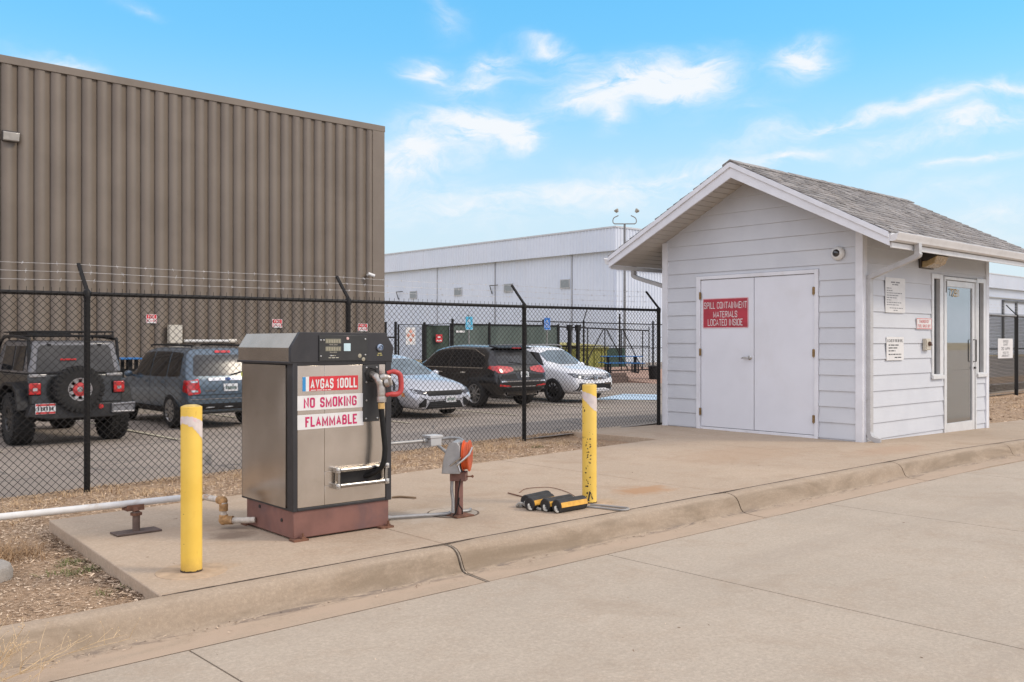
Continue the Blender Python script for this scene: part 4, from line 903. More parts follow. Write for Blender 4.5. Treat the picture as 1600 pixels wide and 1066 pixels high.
m = MB(); m.tube(bez([(-.02, -.045, .30), (-.045, -.05, .2), (-.05, -.05, .13), (-.075, -.06, .05), (-.10, -.05, .02)], 5), .005, 6); m.tube(bez([(-.03, -.04, .15), (-.04, -.05, .1), (-.01, -.05, .06), (0, -.04, .02)], 5), .005, 6); m.build('ground_wire', hose_m, G)
m = MB(); m.tube([Mx @ Vector(p) for p in ((.06, -.02, .31), (.11, -.02, .312))], .006, 6); m.sphere(Mx @ Vector((.11, -.02, .312)), .012, 1); m.build('latch', rust_m, G)
# conduit with its junction box
K = thing('junction_box', 'light grey junction box on a steel conduit between dispenser and reel', 'junction box', (4.57, 6.0, 0))
m = MB(); m.box((-.055, -.05, .51), (.055, .05, .585)); m.box((-.065, -.056, .572), (.065, .056, .595)); m.build('box', M('grey_box', (.50, .50, .49), .5, var=.05), K, bevel=.004)
m = MB(); m.tube([(-.72, 0, .555), (-.05, 0, .553)], .0135, 10); m.tube([(-.10, 0, .554), (-.055, 0, .554)], .019, 10)
m.tube(bez([(.05, 0, .553), (.12, -.06, .565), (.15, -.16, .565), (.10, -.28, .545), (.05, -.36, .51)], 6), .0135, 10); m.tube([(.03, -.03, .51), (.0, -.30, .42)], .0135, 10); m.build('conduit', galv_m, K)
K2 = MB(); K2.tube(bez([(3.87, 5.86, .02), (4.1, 5.79, .02), (4.42, 5.66, .02), (4.47, 5.64, .03)], 5), .0135, 10); K2.tube([(4.0, 5.825, .02), (4.03, 5.815, .02)], .018, 10); K2.tube(bez([(4.52, 5.68, .018), (4.66, 5.66, .018), (4.72, 5.70, .016)], 4), .012, 8)
tag(K2.build('floor_conduit', galv_m), 'thin grey conduit lying on the concrete from dispenser to reel post', 'conduit')
# ------------------------------------------------------------------ fences
fblack_m = M('black_fence_coating', (.009, .008, .0075), .5, var=.2, scale=20, spec=.25)
wire_m = M('black_mesh_wire', (.016, .014, .012), .6, var=.2, scale=9, spec=.25)
barb_m = M('barbed_galvanised', (.58, .57, .55), .4, .6, var=.2, scale=20)
dbarb_m = M('barbed_dark', (.10, .10, .10), .5, .5, var=.2, scale=20)
def chain(mb, place, length, height, pitch=.073, r=.003, seg=3, spikes=0.):
    k = -int(height / pitch) - 1
    while k * pitch < length + height:
        for s in (1, -1):
            # line u = u0 + s*v
            u0 = k * pitch + (0 if s > 0 else 0)
            va, vb = 0., height
            if s > 0: va = max(va, -u0); vb = min(vb, length - u0)
            else: va = max(va, u0 - length); vb = min(vb, u0)
            if vb - va > .01:
                o = .0022 * s
                mb.tube([place(u0 + s * va, va, o), place(u0 + s * vb, vb, o)], r, seg, False)
        k += 1
    if spikes:
        u = pitch * (1 - (height / pitch) % 1)
        u = (height % pitch)
        while u < length:
            mb.tube([place(u, height, 0), place(u + .002, height + spikes, 0)], r * .9, 3, False); u += pitch
def barbed(mb, pts, r=.0019, step=.17, seed=0, bar=.02):
    rg = random.Random(seed); mb.tube(pts, r, 4, False)
    for a, b_ in zip(pts, pts[1:]):
        a, b_ = Vector(a), Vector(b_); L_ = (b_ - a).length; n = int(L_ / step); d = (b_ - a).normalized()
        for k in range(n):
            p = a + d * (k + .5 + rg.uniform(-.15, .15)) * step; t = rg.uniform(0, 3.1)
            for q in (t, t + 1.5):
                e = Vector((d.y, -d.x, 0)) * math.cos(q) + Vector((0, 0, 1)) * math.sin(q) + d * rg.uniform(-.4, .4)
                mb.tube([p - e * bar, p + e * bar], r * .9, 3, False)
            mb.tube([p - d * .012, p + d * .012], r * 1.9, 4, False)
FY = 9.5
def fence_run(root, posts, h0, mesh_lo=.03, pmat=fblack_m, side=.26, bm_=barb_m, seed=0, rr=.021, pr=.03, rmat=None, wr=.003):
    """posts: (x, ground z, top z)"""
    for (x, z0, z1) in posts:
        m = MB(); m.cyl((x, FY, z0 - .35), (x, FY, z1 - .01), pr, 14); m.lathe([(pr + .004, -.06), (pr + .006, .0), (.022, .022), (0, .03)], (x, FY, z1), seg=14); 
        m.cyl((x, FY - .012, z1 - .03), (x, FY + .012, z1 - .03), .03, 10)
        for q in (.25, .5, .75): m.tube([(x - .034, FY - .034, z0 + (z1 - z0) * q), (x + .034, FY - .034, z0 + (z1 - z0) * q)], .003, 5)
        po = m.build('post', pmat, root)
        a = MB(); a.side = Vector((1, 0, 0)); a.ribbon([(x, FY - .005, z1 + .01), (x, FY + side * .45, z1 + .01 + .28 * .45), (x, FY + side, z1 + .29)], .032, .022); a.build('barb_arm', pmat, po)
    m = MB(); m.tube([(x, FY, z1 - .022) for x, z0, z1 in posts], rr, 10); m.build('top_rail', rmat or pmat, root)
    X = [p[0] for p in posts]
    def lerp(x, i):
        for p, q in zip(posts, posts[1:]):
            if x <= q[0] + 1e-6: t = (x - p[0]) / (q[0] - p[0]); return p[i] + (q[i] - p[i]) * t
        return posts[-1][i]
    for k, f in enumerate((.36, .66, .95)):
        m = MB(); P = []
        for p, q in zip(posts, posts[1:]):
            for t in [i / 10 for i in range(10)]:
                x = p[0] + (q[0] - p[0]) * t; P.append((x, FY + side * f, p[2] + (q[2] - p[2]) * t + .012 + .285 * f - .05 * t * (1 - t)))
        P.append((posts[-1][0], FY + side * f, posts[-1][2] + .012 + .285 * f))
        barbed(m, P, seed=seed + k); m.build('barbed_wire', bm_, root)
    m = MB(); x0 = X[0]; H = h0
    def pl(u, v, o):
        x = x0 + u; zb = lerp(x, 1) + mesh_lo; zt = lerp(x, 2) - .02; return (x, FY - .026 + o + .006 * noise.noise((x * .8, v * 1.3, 5)), zb + (zt - zb) * v / H)
    chain(m, pl, X[-1] - x0, H, r=wr, spikes=.055)
    m.build('chain_link', wire_m, root)
F1 = thing('chain_link_fence', 'long black chain link fence with barbed wire arms running behind the dispenser to the shed', 'fence')
fence_run(F1, [(-2.87, -.22, 1.80), (.07, -.175, 1.82), (3.01, -.125, 1.837), (5.976, -.068, 1.853), (8.839, -.019, 1.862), (11.80, .035, 1.878)], 1.90, seed=1)
F2 = thing('chain_link_fence', 'chain link fence with speed limit sign beyond the right end of the shed', 'fence')
fence_run(F2, [(18.4, -.02, 2.05), (21.3, -.01, 2.06), (24.2, .0, 2.06), (27.14, .02, 2.065), (30.1, .02, 2.07), (33.0, .02, 2.07)], 2.0, seed=9, rr=.03, pr=.05, rmat=galv_m, wr=.006)
m = MB(); m.tube([(18.4, FY, 1.15), (33, FY, 1.17)], .018, 8); m.build('middle_rail', fblack_m, F2)
sign('hanging_sign', 'white sign reading SPEED LIMIT 20 MPH wired to the fence right of the shed', 'sign', 1.02, .52, lambda u, v, d: (26.22 + u, FY - .05 - d, 1.17 + v), signwhite_m,
     [('SPEED', -.17, .155, .19, .22), ('LIMIT', -.15, .075, .15, .135), ('20 MPH', -.30, -.045, .30, .035), ('YIELD TO', -.20, -.14, .20, -.085), ('AIRCRAFT', -.27, -.225, .26, -.165)], ink_m, t=.005)
# ------------------------------------------------------------------ brown metal building
def rib_wall(mb, o, d, nrm, length, z0, z1, period, prof):
    """corrugated sheet: prof = (fraction, depth) pairs over one period"""
    o, d, nrm = Vector(o), Vector(d), Vector(nrm); pts = []
    k = 0
    while k * period < length:
        for f, e in prof:
            u = (k + f) * period
            if u <= length: pts.append(o + d * u + nrm * e)
        k += 1
    pts.append(o + d * length + nrm * prof[0][1])
    V = [(mb.b.verts.new((p.x, p.y, z0)), mb.b.verts.new((p.x, p.y, z1))) for p in pts]
    for a, b_ in zip(V, V[1:]): mb._f([a[0], b_[0], b_[1], a[1]])
b = NB('brown_sheet_metal'); n = b.noise(.7, 5, .6); s_ = b.noise(3, 4, .6, stretch=(1, 1, .08))
c = b.mix(b.ramp(n, .3, .7), (.162, .130, .100), (.192, .156, .121)); c = b.mix(b.ramp(s_, .5, .8, 0, .3), c, (.205, .175, .148)); brownmetal_m = b.out(c, .48)
B1 = thing('metal_building', 'large brown ribbed sheet metal building behind the parked cars', 'building', (0, 0, 0))
BX, BY, BT = 18.40, 27.0, 8.86
m = MB(); rib_wall(m, (-11.0 - .404 * .5 + .24, BY, 0), (1, 0, 0), (0, -1, 0), 11 + BX - .3 - .03, -.5, BT - .2, .404, [(0, -.035), (.004, .036), (.60, .036), (.64, 0), (.92, 0), (.93, -.035)])
m.box((-11.3, BY + .04, -.5), (BX - .02, BY + 30, BT - .05)); m.build('wall', brownmetal_m, B1, sharp=15, fix=False)
m = MB(); m.box((-11.3, BY - .06, BT - .21), (BX + .05, BY + .05, BT)); m.box((BX - .46, BY - .055, -.5), (BX + .03, BY + .05, BT - .21)); m.build('edge_trim', brownmetal_m, B1, bevel=.01)
t = thing('wall_light', 'brown flood light high at the left on the brown metal wall', 'light', (6.6, BY - .05, 6.72))
m = MB(); m.box((-.20, -.10, -.12), (.20, 0, .16)); m.build('housing', M('lamp_bronze', (.05, .042, .037), .5), t, bevel=.015)
m = MB(); m.hexa([(-.19, -.16, -.10), (.19, -.16, -.10), (.19, -.1, -.12), (-.19, -.1, -.12), (-.19, -.20, .10), (.19, -.20, .10), (.19, -.1, .13), (-.19, -.1, .13)]); m.build('lens', M('lamp_lens', (.42, .40, .36), .2, var=.1, coat=.5), t, bevel=.01)
t = thing('wall_light', 'small dark lamp at the right corner of the brown metal building', 'light', (BX + .03, BY + .3, 7.97))
m = MB(); m.prism([(-.1, -.1), (.1, -.1), (.1, .12), (-.1, .12)], 'x', 0, .12); m.build('housing', M('lamp_grey', (.12, .12, .12), .5), t, bevel=.02)
m = MB(); m.hexa([(.1, -.09, -.02), (.16, -.09, .0), (.16, .09, .0), (.1, .09, -.02), (.1, -.09, .10), (.18, -.09, .09), (.18, .09, .09), (.1, .09, .10)]); m.build('visor', black_m, t)
t = thing('security_camera', 'small white bullet camera on the brown wall near its right corner', 'camera', (17.73, BY - .06, 3.62))
m = MB(); m.cyl((0, 0, .02), (0, -.10, .02), .05, 14); m.build('mount', white_m, t)
m = MB(); m.cyl((-.08, -.14, .05), (.14, -.20, -.02), .058, 14); m.build('camera_body', white_m, t)
for i, (x0, x1, z0, z1) in enumerate(((10.178, 10.455, 1.90, 2.13), (14.158, 14.471, 1.81, 2.05), (17.35, 17.70, 1.72, 1.95))):
    sx, sz, w, h = (x0 + x1) / 2, (z0 + z1) / 2, x1 - x0 + .04, z1 - z0 + .03
    s_ = sign('wall_sign', ['red and white fire lane sign on the brown wall left of the beige electric box', 'red and white fire lane sign on the brown wall above the dispenser', 'red and white fire lane sign on the brown wall by its right corner'][i], 'sign', w, h, lambda u, v, d, sx=sx, sz=sz: (sx + u, BY - .06 - d, sz + v), signwhite_m, [], ink_m, group='fire lane signs on the brown wall')
    m = MB()
    for (a, b_, c_, d_) in ((-.45, .02, .45, .45), (-.45, -.45, -.38, .0), (.38, -.45, .45, .0)): m.quad((sx + a * w, BY - .066, sz + b_ * h), (sx + c_ * w, BY - .066, sz + b_ * h), (sx + c_ * w, BY - .066, sz + d_ * h), (sx + a * w, BY - .066, sz + d_ * h))
    m.build('red_field', brightred_m, s_, fix=False)
    m = MB(); lines_into(m, [('FIRE', -.3 * w, .10 * h, .3 * w, .36 * h)], lambda u, v: (sx + u, BY - .068, sz + v)); m.build('lettering', signwhite_m, s_, fix=False)
    m = MB(); lines_into(m, [('LANE', -.3 * w, -.36 * h, .3 * w, -.10 * h)], lambda u, v: (sx + u, BY - .068, sz + v)); m.build('red_lettering', brightred_m, s_, fix=False)
t = thing('electric_box', 'beige electric box with white conduit on the brown wall', 'electric box', (10.97, BY - .06, 1.57))
m = MB(); m.box((-.2, -.16, -.27), (.2, 0, .27)); bb = m.build('box', M('beige_enamel', (.52, .48, .40), .5, var=.05), t, bevel=.01)
m = MB(); m.box((-.18, -.175, -.25), (.18, -.16, .25)); m.build('cover', M('beige_cover', (.56, .52, .44), .5, var=.05), bb, bevel=.004)
m = MB(); m.tube([(.12, -.08, -.27), (.12, -.08, -.5), (.12, -.08, -1.2)], .03, 8); m.build('conduit', white_m, t)
t = thing('wall_rail', 'long pale horizontal pipe on the brown wall above the grey blue car', 'pipe', (12.1, BY - .12, 1.37))
m = MB(); m.tube([(-.85, 0, 0), (.72, 0, 0)], .045, 10); m.tube([(-.5, 0, 0), (-.5, .08, 0)], .02, 6); m.tube([(.4, 0, 0), (.4, .08, 0)], .02, 6); m.build('pipe', M('pale_pipe', (.60, .60, .58), .5, var=.06), t)
m = MB(); m.cyl((.55, 0, 0), (.80, 0, 0), .065, 12); m.build('end_fitting', M('cream_fitting', (.62, .58, .50), .5), t)
# ------------------------------------------------------------------ white hangar
b = NB('white_sheet_metal'); n = b.noise(.25, 5, .6); s_ = b.noise(1.2, 4, .6, stretch=(1, 1, .06))
c = b.mix(b.ramp(n, .3, .7), (.62, .675, .76), (.67, .72, .80)); c = b.mix(b.ramp(s_, .5, .8, 0, .4), c, (.63, .64, .67)); hang_m = b.out(c, .5)
HX, HY_, HT = 60., 52.97, 11.28
Hn = thing('hangar', 'huge white ribbed aircraft hangar in the distance behind the shed', 'building')
RB = [(0, 0), (.55, 0), (.62, .06), (.88, .06), (.95, 0)]
m = MB(); rib_wall(m, (HX + .5, HY_ + .4, 0), (0, 1, 0), (-1, 0, 0), 100, -.6, 9.2, .40, RB); rib_wall(m, (HX + .4, HY_ + .5, 0), (1, 0, 0), (0, -1, 0), 130, -.6, 9.2, .40, RB)
m.box((HX + .52, HY_ + .52, -.6), (HX + 132, HY_ + 105, 11.1)); m.build('wall', hang_m, Hn, sharp=15, fix=False)
m = MB(); rib_wall(m, (HX, HY_ - .0, 0), (0, 1, 0), (-1, 0, 0), 100, 9.19, HT - .12, .40, RB); rib_wall(m, (HX, HY_, 0), (1, 0, 0), (0, -1, 0), 130, 9.19, HT - .12, .40, RB)
m.quad((HX, HY_, 9.19), (HX + .5, HY_ + .5, 9.19), (HX + .5, HY_ + 100, 9.19), (HX, HY_ + 100, 9.19)); m.quad((HX, HY_, 9.19), (HX + 130, HY_, 9.19), (HX + 130, HY_ + .5, 9.19), (HX + .5, HY_ + .5, 9.19))
m.build('fascia', hang_m, Hn, sharp=15, fix=False)
m = MB(); m.box((HX - .1, HY_ - .1, HT - .14), (HX + .3, HY_ + 100, HT)); m.box((HX + .3, HY_ - .1, HT - .14), (HX + 130, HY_ + .3, HT)); m.build('edge_trim', M('hangar_trim', (.52, .53, .55), .5), Hn)
m = MB()
for yy in (58.6, 69.2, 78.5, 88.5): m.box((HX + .38, yy - .05, -.5), (HX + .48, yy + .05, 9.18))
m.build('downpipe', M('hangar_pipe', (.38, .39, .41), .5), Hn)
for i, (wy, wz) in enumerate(((59.45, 6.62), (67.2, 6.58), (75.0, 6.53), (82.8, 6.49))):
    f_ = MB(); f_.box((HX + .36, wy - .62, wz - .42), (HX + .50, wy + .62, wz + .42)); wo = f_.build('window', M('hangar_window_frame', (.45, .46, .47), .5), Hn)
    m = MB(); m.box((HX + .345, wy - .52, wz - .34), (HX + .36, wy + .52, wz + .34)); m.build('pane', M('hangar_pane', (.22, .245, .25), .2), wo)
for i, (wy, wz) in enumerate(((69.0, 6.4), (85.0, 6.4))):
    m = MB(); m.tube([(HX + .4, wy + .6, wz - .3), (HX + .1, wy + .6, wz + .5), (HX + .1, wy - .6, wz + .5)], .05, 6); m.build('lamp_bracket', black_m, Hn)
m = MB()
for xx in (147.0, 152.3, 158): m.box((xx - .22, HY_ + .2, 1.0), (xx + .22, HY_ + .5, 7.5))
m.box((146.8, HY_ + .2, 7.3), (158.2, HY_ + .5, 7.55)); m.build('door_track', M('track_grey', (.12, .125, .13), .6), Hn)
m = MB(); m.box((HX + .6, HY_ + .22, 7.75), (HX + 129, HY_ + .5, 7.9)); m.build('ledge', M('hangar_ledge', (.34, .35, .36), .6), Hn)
# ------------------------------------------------------------------ yard behind the lot: screened fence, gates, light pole
far_m = M('far_black', (.012, .012, .012), .6, spec=.3)
b = NB('green_screen'); n = b.noise(1.4, 5, .6, stretch=(1, 1, .3)); c = b.mix(b.ramp(n, .35, .65), (.075, .10, .088), (.11, .14, .122)); green_m = b.out(c, .85)
b = NB('dark_green_screen'); n = b.noise(2.4, 5, .6, stretch=(1, 1, .2)); c = b.mix(b.ramp(n, .35, .65), (.018, .032, .024), (.045, .07, .052)); dgreen_m = b.out(c, .85)
YF = 27.0
Y = thing('screened_fence', 'black fence with green windscreen fabric beyond the dark grey car', 'fence')
for x, z1 in ((21.49, 2.16), (23.3, 2.05), (25.2, 2.05), (27.03, 2.03)):
    m = MB(); m.cyl((x, YF, -.5), (x, YF, z1), .05, 10); m.lathe([(.055, 0), (.03, .04), (0, .045)], (x, YF, z1), seg=10); m.build('post', far_m, Y)
m = MB(); m.tube([(21.49, YF, 2.0), (27.03, YF, 2.0)], .03, 6); m.tube([(21.49, YF, -.2), (27.03, YF, -.2)], .03, 6); m.build('rail', far_m, Y)
m = MB(); m.grid(lambda u, v: (21.55 + 5.45 * u, YF + .03 + .035 * noise.noise((u * 9, v * 2, 4)), -.3 + v * 2.28), 60, 10); go = m.build('screen', green_m, Y, sharp=80); so_ = go.modifiers.new('thick', 'SOLIDIFY'); so_.thickness = .01
m = MB(); lines_into(m, [('~', 21.65, 1.66, 22.05, 1.80)], lambda u, v: (u, YF - .02, v)); m.build('lettering', signwhite_m, Y, fix=False)
Gd = thing('yard_gate', 'dark green screened gate leaf with small red sign beyond the silver car', 'gate')
m = MB(); m.tube([(20.25, YF, -.3), (20.25, YF, 1.96), (21.40, YF, 2.02), (21.40, YF, -.3), (20.25, YF, -.3)], .035, 8); m.build('frame', far_m, Gd)
m = MB(); m.grid(lambda u, v: (20.28 + 1.1 * u, YF + .05 + .03 * noise.noise((u * 6, v * 2, 14)), -.25 + v * 2.2), 20, 10); go = m.build('screen', dgreen_m, Gd, sharp=80); so_ = go.modifiers.new('thick', 'SOLIDIFY'); so_.thickness = .01
sign('hanging_sign', 'tiny red and white sign on the dark green gate leaf', 'sign', .30, .28, lambda u, v, d: (20.83 + u, YF - .04 - d, 1.47 + v), brightred_m, [('~', -.11, -.12, .11, -.04), ('~', -.06, .0, .06, .09)], signwhite_m)
Gw = thing('yard_gate', 'open mesh black gate leaf carrying a white and red warning sign', 'gate')
m = MB(); m.tube([(19.05, YF, -.3), (19.05, YF, 1.95), (20.12, YF, 1.97), (20.12, YF, -.3), (19.05, YF, -.3)], .035, 8); m.build('frame', far_m, Gw)
for x in (20.19, 18.93):
    m = MB(); m.cyl((x, YF, -.5), (x, YF, 2.05), .05, 8); m.build('gate_post', far_m, Gw)
m = MB(); chain(m, lambda u, v, o: (19.07 + u, YF + o, -.28 + v), 1.03, 2.2, pitch=.10, r=.004); m.build('chain_link', wire_m, Gw)
m = MB(); m.tube([(18.5, YF, -.5), (18.5, YF, 2.04)], .05, 8); m.tube([(18.45, YF, 1.5), (18.93, YF, 1.5)], .03, 6); m.build('side_post', far_m, Gw)
s_ = sign('hanging_sign', 'white warning sign with four orange diamonds on the open mesh gate', 'sign', .42, .62, lambda u, v, d: (19.55 + u, YF - .04 - d, 1.55 + v), signwhite_m, [], ink_m)
m = MB()
for cx, cz in ((0, .16), (-.1, .02), (.1, .02), (0, -.14)): m.quad((19.55 + cx - .085, YF - .048, 1.55 + cz), (19.55 + cx, YF - .048, 1.55 + cz - .085), (19.55 + cx + .085, YF - .048, 1.55 + cz), (19.55 + cx, YF - .048, 1.55 + cz + .085))
m.build('diamonds', M('orange_diamond', (.66, .30, .22), .5), s_, fix=False)
# sliding gate with diagonal braces
Sg = thing('sliding_gate', 'black tubular sliding gate with diagonal braces near the picnic table', 'gate'); GY = 30.0
m = MB(); zt0, zt1, zb = 2.03, 1.90, -.05
m.tube([(30.1, GY, zt0), (36.5, GY, zt1)], .035, 6); m.tube([(30.1, GY, 1.15), (36.5, GY, 1.12)], .025, 6); m.tube([(30.1, GY, zb), (36.5, GY, zb)], .035, 6)
for x in (30.1, 32.0, 33.2, 34.4, 36.0, 36.5): m.tube([(x, GY, zb), (x, GY, zt0 + (zt1 - zt0) * (x - 30.1) / 6.4 + (.2 if x == 36.5 else 0))], .03, 6)
for a, b_, c_, d_ in ((30.15, zb, 30.9, 1.95), (31.6, zb, 33.1, 1.95), (33.3, 1.95, 34.9, zb), (34.5, 1.93, 36.0, zb)): m.tube([(a, GY, b_), (c_, GY, d_)], .028, 6)
m.build('frame', far_m, Sg)
for x in (30.55, 31.1):
    m = MB(); m.box((x - .06, GY - .3, -.45), (x + .06, GY - .15, 1.95)); m.box((x - .10, GY - .33, 1.85), (x + .10, GY - .12, 2.12)); m.build('guide_post', far_m, Sg)
Fb = thing('barrier_fence', 'thin black rail fence with a barbed wire arm behind the sliding gate', 'fence'); FB = 33.0
for x, z1, arm in ((34.9, 2.45, 1), (37.7, 2.85, 0), (40.5, 2.5, 0), (32.0, 2.45, 0)):
    m = MB(); m.cyl((x, FB, -.5), (x, FB, z1), .05, 8)
    if arm: m.tube([(x, FB, z1), (x + .45, FB + .2, z1 + .55)], .03, 6)
    m.build('post', far_m, Fb)
m = MB(); m.tube([(30.5, FB, 2.35), (43, FB, 2.30)], .028, 6); m.tube([(30.5, FB, 1.0), (43, FB, 1.0)], .02, 6); m.build('rail', far_m, Fb)
m = MB(); chain(m, lambda u, v, o: (30.5 + u, FB + o, -.3 + v), 12.5, 2.6, pitch=.16, r=.0035); m.build('chain_link', wire_m, Fb)
Lp = thing('light_pole', 'tall thin grey pole with two flood lights in front of the white hangar', 'light pole', (51.0, 44.17, -.5))
m = MB(); m.cyl((0, 0, 0), (0, 0, 10.3), .11, 10, .08); m.build('pole', M('pole_grey', (.20, .20, .20), .5), Lp)
rt = Vector((math.sin(A), -math.cos(A), 0))
m = MB(); m.tube([rt * -.75 + Vector((0, 0, 10.35)), rt * .75 + Vector((0, 0, 10.35))], .04, 6)
for s in (-1, 1): m.tube(bez([rt * s * .15 + Vector((0, 0, 10.35)), rt * s * .78 + Vector((0, 0, 10.38)), rt * s * .80 + Vector((0, 0, 10.75)), rt * s * .45 + Vector((0, 0, 10.95))], 4), .035, 6)
m.build('bracket', M('pole_bracket', (.25, .24, .22), .5), Lp)
for s in (-1, 1):
    m = MB(); c0 = rt * s * (.55 if s < 0 else .85) + Vector((0, 0, 11.25)); up = (rt * (.5 * 1) + Vector((0, 0, .55)) * 1) if s > 0 else (rt * -.25 + Vector((0, 0, .4)))
    m.lathe([(0, -.08), (.09, -.08), (.17, .10), (.15, .17), (0, .16)], c0, up, 12); m.build('flood_lamp', M('lamp_tan', (.36, .33, .27), .5), Lp)
# accessible parking signs
def ada(label, x, zc, blue):
    t = thing('parking_sign', label, 'sign', (x, 24.5, 0), 0, 'blue accessible parking signs')
    m = MB(); m.box((-.025, .0, -.5), (.025, .03, zc + .28)); m.build('post', M('sign_post_grey', (.25, .25, .24), .5, .5), t)
    pm = M('accessible_blue', blue, .45, var=.1)
    P = lambda u, v, d: (u, -.002 - d, zc + v)
    pl_ = sign('plate', '', '', .33, .46, P, pm, [], ink_m, border=(.008, .008), bmat=signwhite_m, parent=t, t=.004)
    m = MB(); q = lambda u, v: P(u, v, .0055)
    m.lathe([(0, 0), (.019, 0)], P(-.02, .165, .0055), (0, -1, 0), 12)
    for a, b_, c_, d_ in ((-.034, .03, -.006, .14), (-.034, .09, .045, .11), (-.034, .03, .05, .052), (.035, -.03, .058, .052)): m.quad(q(a, b_), q(c_, b_), q(c_, d_), q(a, d_))
    for k in range(16):
        a0, a1 = R(110 + 15 * k), R(110 + 15 * (k + 1)); cx, cy = -.012, .03
        m.quad(q(cx + .062 * math.cos(a0), cy + .062 * math.sin(a0)), q(cx + .062 * math.cos(a1), cy + .062 * math.sin(a1)), q(cx + .078 * math.cos(a1), cy + .078 * math.sin(a1)), q(cx + .078 * math.cos(a0), cy + .078 * math.sin(a0)))
    lines_into(m, [('RESERVED', -.12, -.10, .12, -.068), ('PARKING', -.11, -.15, .11, -.118)], q)
    m.build('symbol', signwhite_m, pl_, fix=False)
ada('pale blue accessible parking sign in front of the green fence screen', 20.224, 1.985, (.06, .40, .60))
ada('deep blue accessible parking sign on a tall post above the white car', 23.956, 2.01, (.02, .17, .55))
# dumpster
Dm = thing('dumpster', 'yellow green steel dumpster with dark green end standing in the yard', 'dumpster', (37.2, 35.5, -.45))
ym = M('dumpster_yellow', (.33, .32, .07), .6, var=.15, scale=3, dirt=(.2, .15, .06), dirt_amt=.5)
m = MB(); m.prism([(-1.5, .15), (1.5, .15), (1.5, 1.35), (1.3, 1.6), (-1.5, 1.45)], 'x', -1.8, .6)
for x in (-1.6, -1.0, -.4, .2): m.box((x - .05, -1.56, .2), (x + .05, -1.5, 1.4))
m.box((-1.85, -1.6, 1.38), (.65, -1.5, 1.5)); m.build('body', ym, Dm, bevel=.02)
m = MB(); m.prism([(-1.5, .15), (1.5, .15), (1.5, 1.35), (-1.5, 1.42)], 'x', .62, 2.1); m.build('end_section', M('dumpster_green', (.035, .075, .055), .6, var=.2, scale=3), Dm, bevel=.02)
m = MB(); m.hexa([(-1.85, -1.6, 1.52), (.65, -1.6, 1.52), (.65, 1.4, 1.68), (-1.85, 1.4, 1.68), (-1.85, -1.6, 1.57), (.65, -1.6, 1.57), (.65, 1.4, 1.75), (-1.85, 1.4, 1.75)]); m.build('lid', M('dumpster_lid', (.42, .36, .10), .6, var=.1), Dm)
# picnic tables with blue tops
tblue_m = M('picnic_blue', (.02, .16, .42), .4, var=.15, scale=5); 
def picnic(label, loc, rz, sc=1.0, hgt=0.):
    t = thing('picnic_table', label, 'picnic table', loc, rz, 'blue topped picnic tables'); t.scale = (sc, sc, sc)
    m = MB()
    for k in range(5): m.box((-.92, -.36 + k * .146, .72 + hgt), (.92, -.36 + k * .146 + .14, .755 + hgt))
    m.build('table_top', tblue_m, t, bevel=.008)
    for s in (-1, 1):
        m = MB(); m.box((-.92, s * .68 - .14, .43 + hgt), (.92, s * .68 - .004, .46 + hgt)); m.box((-.92, s * .68 + .004, .43 + hgt), (.92, s * .68 + .14, .46 + hgt)); m.build('bench', tblue_m, t, bevel=.008)
    for x in (-.62, .62):
        m = MB(); m.box((x - .05, -.12, 0), (x + .05, -.03, .72 + hgt)); m.box((x - .05, .03, 0), (x + .05, .12, .72 + hgt)); m.box((x - .03, -.7, .38 + hgt), (x + .03, .7, .43 + hgt)); m.box((x - .04, -.6, 0), (x + .04, .6, .05))
        for s in (-1, 1): m.box((x - .03, s * .68 - .04, 0), (x + .03, s * .68 + .04, .4 + hgt))
        m.build('leg', far_m, t, bevel=.006)
    return t
picnic('blue picnic table with black legs on the gravel terrace beside the yellow dumpster', (31.65, 27.6, -.05), R(-38), 1.0)
picnic('blue picnic table by the brown wall between the off road car and grey blue car', (8.75, 24.35, .24), R(80), .92)
m = MB()
for k in range(3): m.box((28.6 + .0 * k, 27.0, -.5 + .16 * k), (31.55 - .12 * k, 27.09, -.345 + .16 * k))
tag(m.build('retaining_wall', M('block_brown', (.13, .09, .075), .9, var=.2, scale=6, bump=.3), bevel=.015), 'low dark brown block retaining wall below the blue picnic table', 'wall')
t = thing('trash_can', 'small black waste bin beside the fence post at the shed corner', 'bin', (33.2, 27.0, -.42)); t.scale = (.8, .8, .85)
m = MB(); m.lathe([(0, 0), (.27, 0), (.33, .75), (.30, .75), (.27, .08), (0, .08)], seg=20); m.build('bin_body', far_m, t)
m = MB(); m.lathe([(.345, .74), (.36, .78), (.30, .80), (.295, .74)], seg=20, closed=True); m.build('rim', black_m, t)
# pallets
wood_m = M('pallet_wood', (.24, .13, .07), .85, var=.3, scale=7, bump=.3)
for k in range(4):
    t = thing('pallet', 'brown wooden pallet, %s of the leaning pile behind the mesh gate' % ('lowest', 'second from the bottom', 'second from the top', 'topmost')[k], 'pallet', (19.2 + .05 * (k % 2), 28.6, -.35 + .33 * k), R((0, 4, -3, 6)[k]), 'stacked wooden pallets')
    m = MB()
    for q in range(6): m.box((-.6, -.5 + q * .19, .12), (.6, -.5 + q * .19 + .12, .15)); m.box((-.6, -.5 + q * .19, .0), (.6, -.5 + q * .19 + .12, .025))
    for q in (-.5, -.05, .45): m.box((-.6, q - .04, .025), (.6, q + .05, .12))
    m.build('boards', wood_m, t)
t = thing('storage_crate', 'dark brown crate behind the white car near the sliding gate', 'crate', (27.9, 28.6, -.45))
m = MB(); m.box((-1.0, -.5, 0), (1.0, .5, .95)); m.build('box', M('crate_brown', (.055, .04, .035), .8, var=.2, scale=5), t, bevel=.02)
